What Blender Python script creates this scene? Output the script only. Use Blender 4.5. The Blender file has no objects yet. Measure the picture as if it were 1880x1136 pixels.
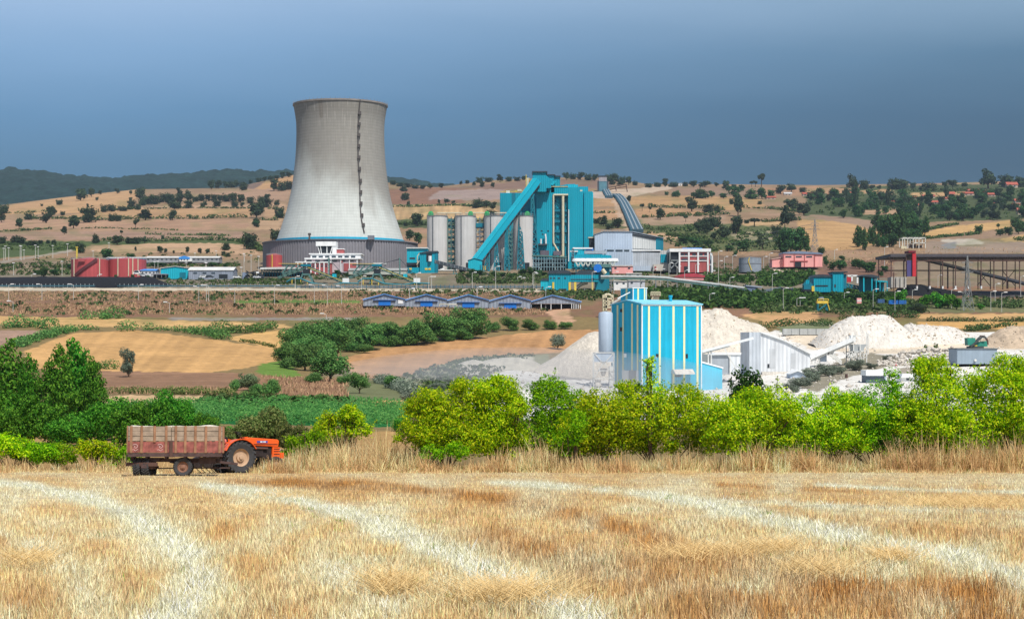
import bpy, math, random
import numpy as np
random.seed(7); RNG = np.random.default_rng(11)
SC = bpy.context.scene; COL = SC.collection
F = 3000.0; CX = 940.0; HY = 620.0            # focal length and level line of the photograph, in its own pixels
R = math.radians
def P(px, py, Y): return ((px-CX)/F*Y, Y, (HY-py)/F*Y)
def lin(c):
    c = c/255.0
    return c/12.92 if c <= .04045 else ((c+.055)/1.055)**2.4
def C(r, g, b, k=.85): return tuple(min(.82, lin(v)*k) for v in (r, g, b))

# ------------------------------------------------------------------ noise
def _hash(i, j, s):
    h = (i*374761393 + j*668265263 + s*974634777) & 0x7fffffff
    h = ((h ^ (h >> 13))*1274126177) & 0x7fffffff
    return ((h ^ (h >> 16)) & 0xffff)/65535.0
def vnoise(x, y, s=0):
    x = np.asarray(x, float); y = np.asarray(y, float)
    i = np.floor(x).astype(np.int64); j = np.floor(y).astype(np.int64)
    u = x-i; v = y-j; u = u*u*(3-2*u); v = v*v*(3-2*v)
    a = _hash(i, j, s); b = _hash(i+1, j, s); c = _hash(i, j+1, s); d = _hash(i+1, j+1, s)
    return (a*(1-u)+b*u)*(1-v)+(c*(1-u)+d*u)*v
def fbm(x, y, s=0, o=4):
    r = 0; a = .5
    for k in range(o):
        r = r+a*vnoise(x*2**k, y*2**k, s+k); a *= .5
    return r/(1-.5**o)

# ------------------------------------------------------------------ materials
MATS = {}
def newmat(name):
    m = bpy.data.materials.new(name); m.use_nodes = True; nt = m.node_tree; nt.nodes.clear()
    return m, nt, nt.nodes.new, nt.links.new
def M(name, col=None, rough=.6, var=.14, scale=.25, streak=.12, metal=0., bump=0., rib=0., spec=.3):
    """painted, concrete or metal surface with uneven tone, rain streaks and optional cladding ribs"""
    if name in MATS: return MATS[name]
    m, nt, N, L = newmat(name)
    out = N('ShaderNodeOutputMaterial'); b = N('ShaderNodeBsdfPrincipled'); L(b.outputs[0], out.inputs[0])
    b.inputs['Roughness'].default_value = rough; b.inputs['Metallic'].default_value = metal
    b.inputs['Specular IOR Level'].default_value = spec
    tc = N('ShaderNodeTexCoord')
    n1 = N('ShaderNodeTexNoise'); n1.inputs['Scale'].default_value = scale; n1.inputs['Detail'].default_value = 6
    L(tc.outputs['Object'], n1.inputs['Vector'])
    mp = N('ShaderNodeMapping'); mp.inputs['Scale'].default_value = (1, 1, .06); L(tc.outputs['Object'], mp.inputs[0])
    n2 = N('ShaderNodeTexNoise'); n2.inputs['Scale'].default_value = scale*5; n2.inputs['Detail'].default_value = 3
    L(mp.outputs[0], n2.inputs['Vector'])
    r1 = N('ShaderNodeMapRange'); r1.inputs['From Min'].default_value = .3; r1.inputs['From Max'].default_value = .7
    r1.inputs['To Min'].default_value = 1-var; r1.inputs['To Max'].default_value = 1+var; L(n1.outputs[0], r1.inputs[0])
    r2 = N('ShaderNodeMapRange'); r2.inputs['From Min'].default_value = .3; r2.inputs['From Max'].default_value = .7
    r2.inputs['To Min'].default_value = 1-streak; r2.inputs['To Max'].default_value = 1+streak*.5; L(n2.outputs[0], r2.inputs[0])
    mu = N('ShaderNodeMath'); mu.operation = 'MULTIPLY'; L(r1.outputs[0], mu.inputs[0]); L(r2.outputs[0], mu.inputs[1])
    vm = N('ShaderNodeVectorMath'); vm.operation = 'SCALE'; vm.inputs[0].default_value = col; L(mu.outputs[0], vm.inputs['Scale'])
    L(vm.outputs[0], b.inputs['Base Color'])
    if rib:
        sx = N('ShaderNodeSeparateXYZ'); L(tc.outputs['Object'], sx.inputs[0])
        ad = N('ShaderNodeMath'); ad.operation = 'ADD'; L(sx.outputs[0], ad.inputs[0]); L(sx.outputs[1], ad.inputs[1])
        sn = N('ShaderNodeMath'); sn.operation = 'MULTIPLY'; sn.inputs[1].default_value = 6.283/rib; L(ad.outputs[0], sn.inputs[0])
        si = N('ShaderNodeMath'); si.operation = 'SINE'; L(sn.outputs[0], si.inputs[0])
        bp = N('ShaderNodeBump'); bp.inputs['Strength'].default_value = .35; bp.inputs['Distance'].default_value = rib*.25
        L(si.outputs[0], bp.inputs['Height']); L(bp.outputs[0], b.inputs['Normal'])
    elif bump:
        n3 = N('ShaderNodeTexNoise'); n3.inputs['Scale'].default_value = scale*8; n3.inputs['Detail'].default_value = 8
        L(tc.outputs['Object'], n3.inputs['Vector'])
        bp = N('ShaderNodeBump'); bp.inputs['Strength'].default_value = .6; bp.inputs['Distance'].default_value = bump
        L(n3.outputs[0], bp.inputs['Height']); L(bp.outputs[0], b.inputs['Normal'])
    MATS[name] = m
    return m
def FOL(name, cols, trans=.3, rough=.6):
    """leaves: each leaf takes its own tone from the list"""
    if name in MATS: return MATS[name]
    m, nt, N, L = newmat(name)
    out = N('ShaderNodeOutputMaterial'); g = N('ShaderNodeNewGeometry'); oi = N('ShaderNodeObjectInfo')
    rp = N('ShaderNodeValToRGB'); L(g.outputs['Random Per Island'], rp.inputs[0])
    e = rp.color_ramp.elements
    for k in range(len(cols)-2): e.new(.5)
    for k, c in enumerate(cols):
        e[k].position = k/(len(cols)-1); e[k].color = (*c, 1)
    hv = N('ShaderNodeHueSaturation')
    mr = N('ShaderNodeMapRange'); mr.inputs['To Min'].default_value = .8; mr.inputs['To Max'].default_value = 1.15
    L(oi.outputs['Random'], mr.inputs[0]); L(mr.outputs[0], hv.inputs['Value'])
    m2 = N('ShaderNodeMapRange'); m2.inputs['To Min'].default_value = .485; m2.inputs['To Max'].default_value = .515
    L(oi.outputs['Random'], m2.inputs[0]); L(m2.outputs[0], hv.inputs['Hue'])
    L(rp.outputs[0], hv.inputs['Color'])
    d = N('ShaderNodeBsdfPrincipled'); d.inputs['Roughness'].default_value = rough; d.inputs['Specular IOR Level'].default_value = .1
    t = N('ShaderNodeBsdfTranslucent'); L(hv.outputs[0], d.inputs['Base Color']); L(hv.outputs[0], t.inputs[0])
    mx = N('ShaderNodeMixShader'); mx.inputs[0].default_value = trans
    L(d.outputs[0], mx.inputs[1]); L(t.outputs[0], mx.inputs[2]); L(mx.outputs[0], out.inputs[0])
    MATS[name] = m
    return m
def ATT(name, attr='albedo', rough=.9, n=((.05, .35), (.6, .3)), bump=.0, bscale=1., trans=0.):
    """surface whose own colour is stored on the mesh (field crops, bare soil, straw), broken up by noise"""
    if name in MATS: return MATS[name]
    m, nt, N, L = newmat(name)
    out = N('ShaderNodeOutputMaterial'); b = N('ShaderNodeBsdfPrincipled')
    b.inputs['Roughness'].default_value = rough; b.inputs['Specular IOR Level'].default_value = .1
    a = N('ShaderNodeAttribute'); a.attribute_name = attr; cur = a.outputs['Color']; tc = N('ShaderNodeTexCoord')
    for sc, am in n:
        t = N('ShaderNodeTexNoise'); t.inputs['Scale'].default_value = sc; t.inputs['Detail'].default_value = 7
        t.inputs['Roughness'].default_value = .65
        L(tc.outputs['Object'], t.inputs['Vector'])
        r = N('ShaderNodeMapRange'); r.inputs['From Min'].default_value = .3; r.inputs['From Max'].default_value = .7
        r.inputs['To Min'].default_value = 1-am; r.inputs['To Max'].default_value = 1+am; L(t.outputs[0], r.inputs[0])
        v = N('ShaderNodeVectorMath'); v.operation = 'SCALE'; L(cur, v.inputs[0]); L(r.outputs[0], v.inputs['Scale']); cur = v.outputs[0]
    L(cur, b.inputs['Base Color'])
    if bump:
        t = N('ShaderNodeTexNoise'); t.inputs['Scale'].default_value = bscale; t.inputs['Detail'].default_value = 8
        L(tc.outputs['Object'], t.inputs['Vector'])
        bp = N('ShaderNodeBump'); bp.inputs['Strength'].default_value = .8; bp.inputs['Distance'].default_value = bump
        L(t.outputs[0], bp.inputs['Height']); L(bp.outputs[0], b.inputs['Normal'])
    if trans:
        t = N('ShaderNodeBsdfTranslucent'); L(cur, t.inputs[0]); mx = N('ShaderNodeMixShader'); mx.inputs[0].default_value = trans
        L(b.outputs[0], mx.inputs[1]); L(t.outputs[0], mx.inputs[2]); L(mx.outputs[0], out.inputs[0])
    else: L(b.outputs[0], out.inputs[0])
    MATS[name] = m
    return m

# ------------------------------------------------------------------ meshes
def link(name, me, mat=None, parent=None):
    o = bpy.data.objects.new(name, me); COL.objects.link(o)
    if mat and not me.materials: me.materials.append(mat)
    if parent: o.parent = parent
    return o
def arrmesh(name, v, faces, smooth=False, colors=None):
    """mesh from numpy: v (n,3), faces (m,k)"""
    me = bpy.data.meshes.new(name); v = np.ascontiguousarray(v, np.float32); faces = np.ascontiguousarray(faces, np.int32)
    k = faces.shape[1]; me.vertices.add(len(v)); me.vertices.foreach_set('co', v.ravel())
    me.loops.add(faces.size); me.loops.foreach_set('vertex_index', faces.ravel())
    me.polygons.add(len(faces)); me.polygons.foreach_set('loop_start', np.arange(0, faces.size, k, dtype=np.int32))
    if smooth: me.polygons.foreach_set('use_smooth', np.ones(len(faces), bool))
    me.update(calc_edges=True)
    if colors is not None:
        at = me.attributes.new('albedo', 'FLOAT_COLOR', 'POINT')
        c = np.ones((len(v), 4), np.float32); c[:, :3] = colors; at.data.foreach_set('color', c.ravel())
    return me
def grid_faces(nr, nc):
    i = np.arange(nr-1)[:, None]*nc+np.arange(nc-1)[None]
    return np.stack([i, i+1, i+nc+1, i+nc], -1).reshape(-1, 4)
class MB:
    def __init__(s): s.v = []; s.f = []; s.smooth = False
    def add(s, vs, fs):
        n = len(s.v); s.v += [tuple(p) for p in vs]; s.f += [tuple(n+i for i in q) for q in fs]; return s
    def box(s, x0, x1, y0, y1, z0, z1):
        return s.add([(x0,y0,z0),(x1,y0,z0),(x1,y1,z0),(x0,y1,z0),(x0,y0,z1),(x1,y0,z1),(x1,y1,z1),(x0,y1,z1)],
                     [(0,3,2,1),(4,5,6,7),(0,1,5,4),(1,2,6,5),(2,3,7,6),(3,0,4,7)])
    def prism(s, poly, y0, y1):
        """poly in (x,z), counter-clockwise seen from -y, extruded in y"""
        n = len(poly)
        return s.add([(x,y0,z) for x,z in poly]+[(x,y1,z) for x,z in poly],
                     [tuple(range(n)), tuple(range(2*n-1,n-1,-1))]+[(i,i+n,(i+1)%n+n,(i+1)%n) for i in range(n)])
    def prismx(s, poly, x0, x1):
        """poly in (y,z) extruded in x"""
        n = len(poly)
        return s.add([(x0,y,z) for y,z in poly]+[(x1,y,z) for y,z in poly],
                     [tuple(range(n-1,-1,-1)), tuple(range(n,2*n))]+[(i,(i+1)%n,(i+1)%n+n,i+n) for i in range(n)])
    def prismz(s, poly, z0, z1):
        n = len(poly)
        return s.add([(x,y,z0) for x,y in poly]+[(x,y,z1) for x,y in poly],
                     [tuple(range(n-1,-1,-1)), tuple(range(n,2*n))]+[(i,(i+1)%n,(i+1)%n+n,i+n) for i in range(n)])
    def bar(s, p, q, w, h=None):
        """square bar from p to q, w wide and h high"""
        h = w if h is None else h
        p = np.array(p, float); q = np.array(q, float); d = q-p; L = np.linalg.norm(d); d = d/max(L, 1e-9)
        up = np.array([0,0,1.]) if abs(d[2]) < .95 else np.array([0,1.,0])
        a = np.cross(d, up); a /= np.linalg.norm(a); b = np.cross(a, d); a *= w/2; b *= h/2
        vs = [p-a-b, p+a-b, p+a+b, p-a+b, q-a-b, q+a-b, q+a+b, q-a+b]
        return s.add(vs, [(0,1,2,3),(7,6,5,4),(0,4,5,1),(1,5,6,2),(2,6,7,3),(3,7,4,0)])
    def tube(s, p, q, r, r2=None, n=8):
        r2 = r if r2 is None else r2
        p = np.array(p, float); q = np.array(q, float); d = q-p; d = d/max(np.linalg.norm(d), 1e-9)
        up = np.array([0,0,1.]) if abs(d[2]) < .95 else np.array([1.,0,0])
        a = np.cross(d, up); a /= np.linalg.norm(a); b = np.cross(d, a); vs = []
        for c, rr in ((p, r), (q, r2)):
            for k in range(n):
                t = 2*math.pi*k/n; vs.append(c+a*math.cos(t)*rr+b*math.sin(t)*rr)
        return s.add(vs, [(k, (k+1)%n, (k+1)%n+n, k+n) for k in range(n)]+[tuple(range(n-1,-1,-1)), tuple(range(n,2*n))])
    def path(s, pts, r, n=7):
        for a, b in zip(pts, pts[1:]): s.tube(a, b, r, n=n)
        return s
    def lathe(s, prof, n=32, c=(0,0,0), caps=True):
        """prof: (radius, z) bottom to top, turned about z"""
        b = len(s.v)
        for r, z in prof:
            for k in range(n):
                t = 2*math.pi*k/n; s.v.append((c[0]+r*math.cos(t), c[1]+r*math.sin(t), c[2]+z))
        for i in range(len(prof)-1):
            for k in range(n):
                s.f.append((b+i*n+k, b+i*n+(k+1)%n, b+(i+1)*n+(k+1)%n, b+(i+1)*n+k))
        if caps:
            s.f.append(tuple(b+k for k in range(n-1,-1,-1))); e = b+(len(prof)-1)*n; s.f.append(tuple(e+k for k in range(n)))
        return s
    def rot(s, about, axis, ang):
        from mathutils import Matrix, Vector
        m = Matrix.Rotation(ang, 3, axis); a = Vector(about)
        s.v = [tuple(m @ (Vector(p)-a)+a) for p in s.v]; return s
    def shift(s, d): s.v = [(p[0]+d[0], p[1]+d[1], p[2]+d[2]) for p in s.v]; return s
    def mesh(s, name):
        me = bpy.data.meshes.new(name); me.from_pydata(s.v, [], s.f); me.update()
        if s.smooth: me.shade_smooth(); me.set_sharp_from_angle(angle=R(40))
        return me
    def build(s, name, mat, parent=None): return link(name, s.mesh(name), mat, parent)
def bevel(o, w, n=2):
    m = o.modifiers.new('bevel', 'BEVEL'); m.width = w; m.segments = n; m.limit_method = 'ANGLE'; return o

# ------------------------------------------------------------------ things
def tag(o, label=None, cat=None, group=None, kind=None):
    if label: o['label'] = label
    if cat: o['category'] = cat
    if group: o['group'] = group
    if kind: o['kind'] = kind
    return o
AUTO = []                                       # (object, place across the picture, noun, plural, place phrase)
ORD = 'first second third fourth fifth sixth seventh eighth ninth tenth eleventh twelfth thirteenth fourteenth fifteenth sixteenth seventeenth eighteenth nineteenth twentieth twenty-first twenty-second twenty-third twenty-fourth twenty-fifth twenty-sixth twenty-seventh'.split()
def finish_labels():
    g = {}
    for a in AUTO: g.setdefault((a[2], a[4]), []).append(a)
    for (noun, place), l in g.items():
        l.sort(key=lambda a: a[1]); n = len(l)
        for i, (o, px, _, plural, _) in enumerate(l):
            if n == 1: o['label'] = f'{noun} {place}'
            elif i == 0: o['label'] = f'leftmost of the {plural} {place}'
            elif i == n-1: o['label'] = f'rightmost of the {plural} {place}'
            else: o['label'] = f'{ORD[i]} from left of the {plural} {place}'
class T:
    """a thing: an Empty on the ground; its parts are given in photograph pixels at its own distance, depths in metres"""
    def __init__(s, name, label, cat, px, py, Y=None, group=None, rz=0, kind=None):
        s.Y = Y or depth(px, py); s.k = s.Y/F; s.px = px; s.py = py
        s.o = bpy.data.objects.new(name, None); COL.objects.link(s.o); s.o.location = P(px, py, s.Y); s.o.rotation_euler = (0,0,rz)
        s.o.empty_display_size = .5
        tag(s.o, label, cat, group, kind)
    def x(s, px): return (px-s.px)*s.k
    def z(s, py): return (s.py-py)*s.k
    def pt(s, px, py, d=0): return (s.x(px), d, s.z(py))
    def add(s, name, mb, mat, par=None): return mb.build(name, mat, par or s.o)
    def box(s, name, mat, xa, xb, ya, yb, d0=0., d1=5., par=None):
        return s.add(name, MB().box(s.x(xa), s.x(xb), d0, d1, s.z(yb), s.z(ya)), mat, par)
    def boxes(s, name, mat, rects, d0=-.12, d1=.3, par=None):
        return [s.box(name, mat, *r, d0, d1, par) for r in rects]
    def poly(s, name, mat, pts, d0, d1, par=None):
        """outline in pixels, clockwise on screen from bottom left"""
        p = [(s.x(a), s.z(b)) for a, b in pts]
        A = sum(p[i][0]*p[(i+1)%len(p)][1]-p[(i+1)%len(p)][0]*p[i][1] for i in range(len(p)))
        if A < 0: p = p[::-1]
        return s.add(name, MB().prism(p, d0, d1), mat, par)
    def tube(s, name, mat, pts, r, par=None, n=8):
        m = MB(); m.path([s.pt(*p) for p in pts], r, n); return s.add(name, m, mat, par)
    def bars(s, name, mat, segs, w, par=None):
        m = MB()
        for a, b in segs: m.bar(s.pt(*a), s.pt(*b), w)
        return s.add(name, m, mat, par)
    def gable(s, name, mat, xa, xb, xr, ye, yr, d0, d1, th=.25, over=.5, par=None):
        """two roof slopes, ridge running away from the viewer at xr"""
        m = MB()
        for e in (xa, xb):
            x0, z0, x1, z1 = s.x(e), s.z(ye), s.x(xr), s.z(yr)
            sg = 1 if x0 < x1 else -1
            x0 -= sg*over; q = [(x0, z0), (x1, z1), (x1, z1+th), (x0, z0+th)]
            m.prism(q if sg > 0 else q[::-1], d0-over, d1+over)
        return s.add(name, m, mat, par)
    def gablex(s, name, mat, xa, xb, ye, yr, d0, d1, th=.25, over=.4, par=None):
        """two roof slopes, ridge running across the picture"""
        m = MB(); dm = (d0+d1)/2; z0, z1 = s.z(ye), s.z(yr)
        for d, sg in ((d0-over, 1), (d1+over, -1)):
            q = [(d, z0), (dm, z1), (dm, z1+th), (d, z0+th)]
            m.prismx(q if sg > 0 else q[::-1], s.x(xa)-over, s.x(xb)+over)
        return s.add(name, m, mat, par)
# ------------------------------------------------------------------ the lie of the land: at each distance, where the ground shows in the photograph
K = [0, 450, 700, 900, 1100, 1300, 1500, 1880]
CONT = [(74, [872]*8), (80, [865]*8), (90, [856]*8), (100, [846,838,838,840,842,842,842,842]),
 (130, [808,795,790,795,802,804,802,800]), (160, [782,774,776,783,788,792,788,782]), (200, [755,739,743,765,768,772,767,760]),
 (240, [736,726,729,748,752,757,751,741]), (300, [713,706,713,727,737,742,736,725]), (350, [695,690,700,713,724,729,722,710]),
 (400, [672,671,684,694,711,715,706,694]), (450, [645,652,664,671,690,697,686,672]), (500, [622,634,644,649,661,672,656,648]),
 (550, [603,612,620,624,632,640,632,628]), (600, [588,592,599,601,602,606,601,606]), (650, [570,575,577,577,579,580,582,586]),
 (700, [554,558,564,565,566,567,569,573]), (760, [534,538,544,546,550,551,552,554]), (850, [522,524,527,529,532,533,535,539]),
 (900, [512,513,514,515,516,516,517,523]), (980, [499,497,497,497,497,498,497,505]), (1100, [478,480,482,482,480,480,478,482]),
 (1300, [455,452,454,450,448,448,446,455]), (1600, [425,425,424,415,410,410,412,421]), (2000, [397,392,393,378,373,376,382,390]),
 (2400, [384,362,363,352,346,356,359,360])]
CREST = ([-700,0,120,250,430,480,540,600,720,800,900,1000,1090,1140,1190,1300,1500,1700,1880,2600], [380,377,362,348,345,333,321,326,336,344,331,327,325,331,338,338,340,337,332,330])
COLS = np.arange(-700, 2604, 5.5)
cy = np.array([c[0] for c in CONT]+[2850.]); LC = np.log(cy)
VC = np.array([np.interp(COLS, K, c[1]) for c in CONT]+[np.interp(COLS, *CREST)])
mv = VC[:, (COLS > 0) & (COLS < 1880)].mean(1)
ROWV = np.concatenate([np.linspace(mv[0], mv[-1], 620)])
YS = np.exp(np.interp(-ROWV, -mv, LC)); YS[0] = 74; NR = len(YS); NC = len(COLS)
V = np.empty((NR, NC))
for j in range(NC): V[:, j] = np.interp(np.log(YS), LC, VC[:, j])
for it in range(3):
    V[3:-3] = (V[:-6]+V[1:-5]+V[2:-4]+V[3:-3]+V[4:-2]+V[5:-1]+V[6:])/7
lg = np.log(YS)[:, None]; cc = COLS[None, :]
V += (fbm(cc/70+lg*3, lg*22, 3)-.5)*5*np.clip((lg-math.log(95))/1.2, 0, 1)*np.clip((math.log(2850)-lg)/.25, 0, 1)
V = np.minimum.accumulate(V-np.arange(NR)[:, None]*1e-4, 0)
def _col(px):
    c = np.clip((np.asarray(px, float)-COLS[0])/5.5, 0, NC-1.001); i = c.astype(int); return i, c-i
def field_z(Y):
    Y = np.asarray(Y, float); return np.where(Y > 8, -(1.035+.0685*Y), -(1.5+(1.583-1.5)*np.clip(Y, -20, 8)/8))
def depth(px, py):
    if py > 866: return 1.035/((py-HY)/F-.0685)
    i, t = _col(px); vs = V[:, i]*(1-t)+V[:, i+1]*t
    return float(np.exp(np.interp(-py, -vs, np.log(YS))))
def depths(px, py):
    """depth() for arrays"""
    px = np.asarray(px, float); py = np.asarray(py, float); i, t = _col(px); lo = np.zeros(len(px), int); hi = np.full(len(px), NR-1)
    def val(r): return V[r, i]*(1-t)+V[r, i+1]*t
    for _ in range(11):
        mid = (lo+hi)//2; g = val(mid) > py; lo = np.where(g, mid, lo); hi = np.where(g, hi, mid)
    a, b = val(lo), val(hi); f = np.clip((a-py)/np.maximum(a-b, 1e-6), 0, 1)
    return np.exp(np.log(YS)[lo]*(1-f)+np.log(YS)[hi]*f)
def gz(X, Y):
    """height of the ground at world X, Y (Y > 74)"""
    X = np.asarray(X, float); Y = np.asarray(Y, float); i, t = _col(X/Y*F+CX)
    r = np.interp(np.log(Y), np.log(YS), np.arange(NR)); r = np.clip(r, 0, NR-1.001); a = r.astype(int); u = r-a
    v = (V[a, i]*(1-t)+V[a, i+1]*t)*(1-u)+(V[a+1, i]*(1-t)+V[a+1, i+1]*t)*u
    return (HY-v)/F*Y
def inpoly(px, py, poly):
    r = np.zeros(np.shape(px), bool); n = len(poly)
    for k in range(n):
        x0, y0 = poly[k]; x1, y1 = poly[(k+1) % n]
        if y0 == y1: continue
        c = ((y0 > py) != (y1 > py)) & (px < (x1-x0)*(py-y0)/(y1-y0)+x0); r ^= c
    return r
def scatter_points(poly, n):
    xs = [p[0] for p in poly]; ys = [p[1] for p in poly]; out = np.empty((0, 2))
    while len(out) < n:
        q = np.stack([RNG.uniform(min(xs), max(xs), n*2), RNG.uniform(min(ys), max(ys), n*2)], 1)
        out = np.vstack([out, q[inpoly(q[:, 0], q[:, 1], poly)]])
    return out[:n]

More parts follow.
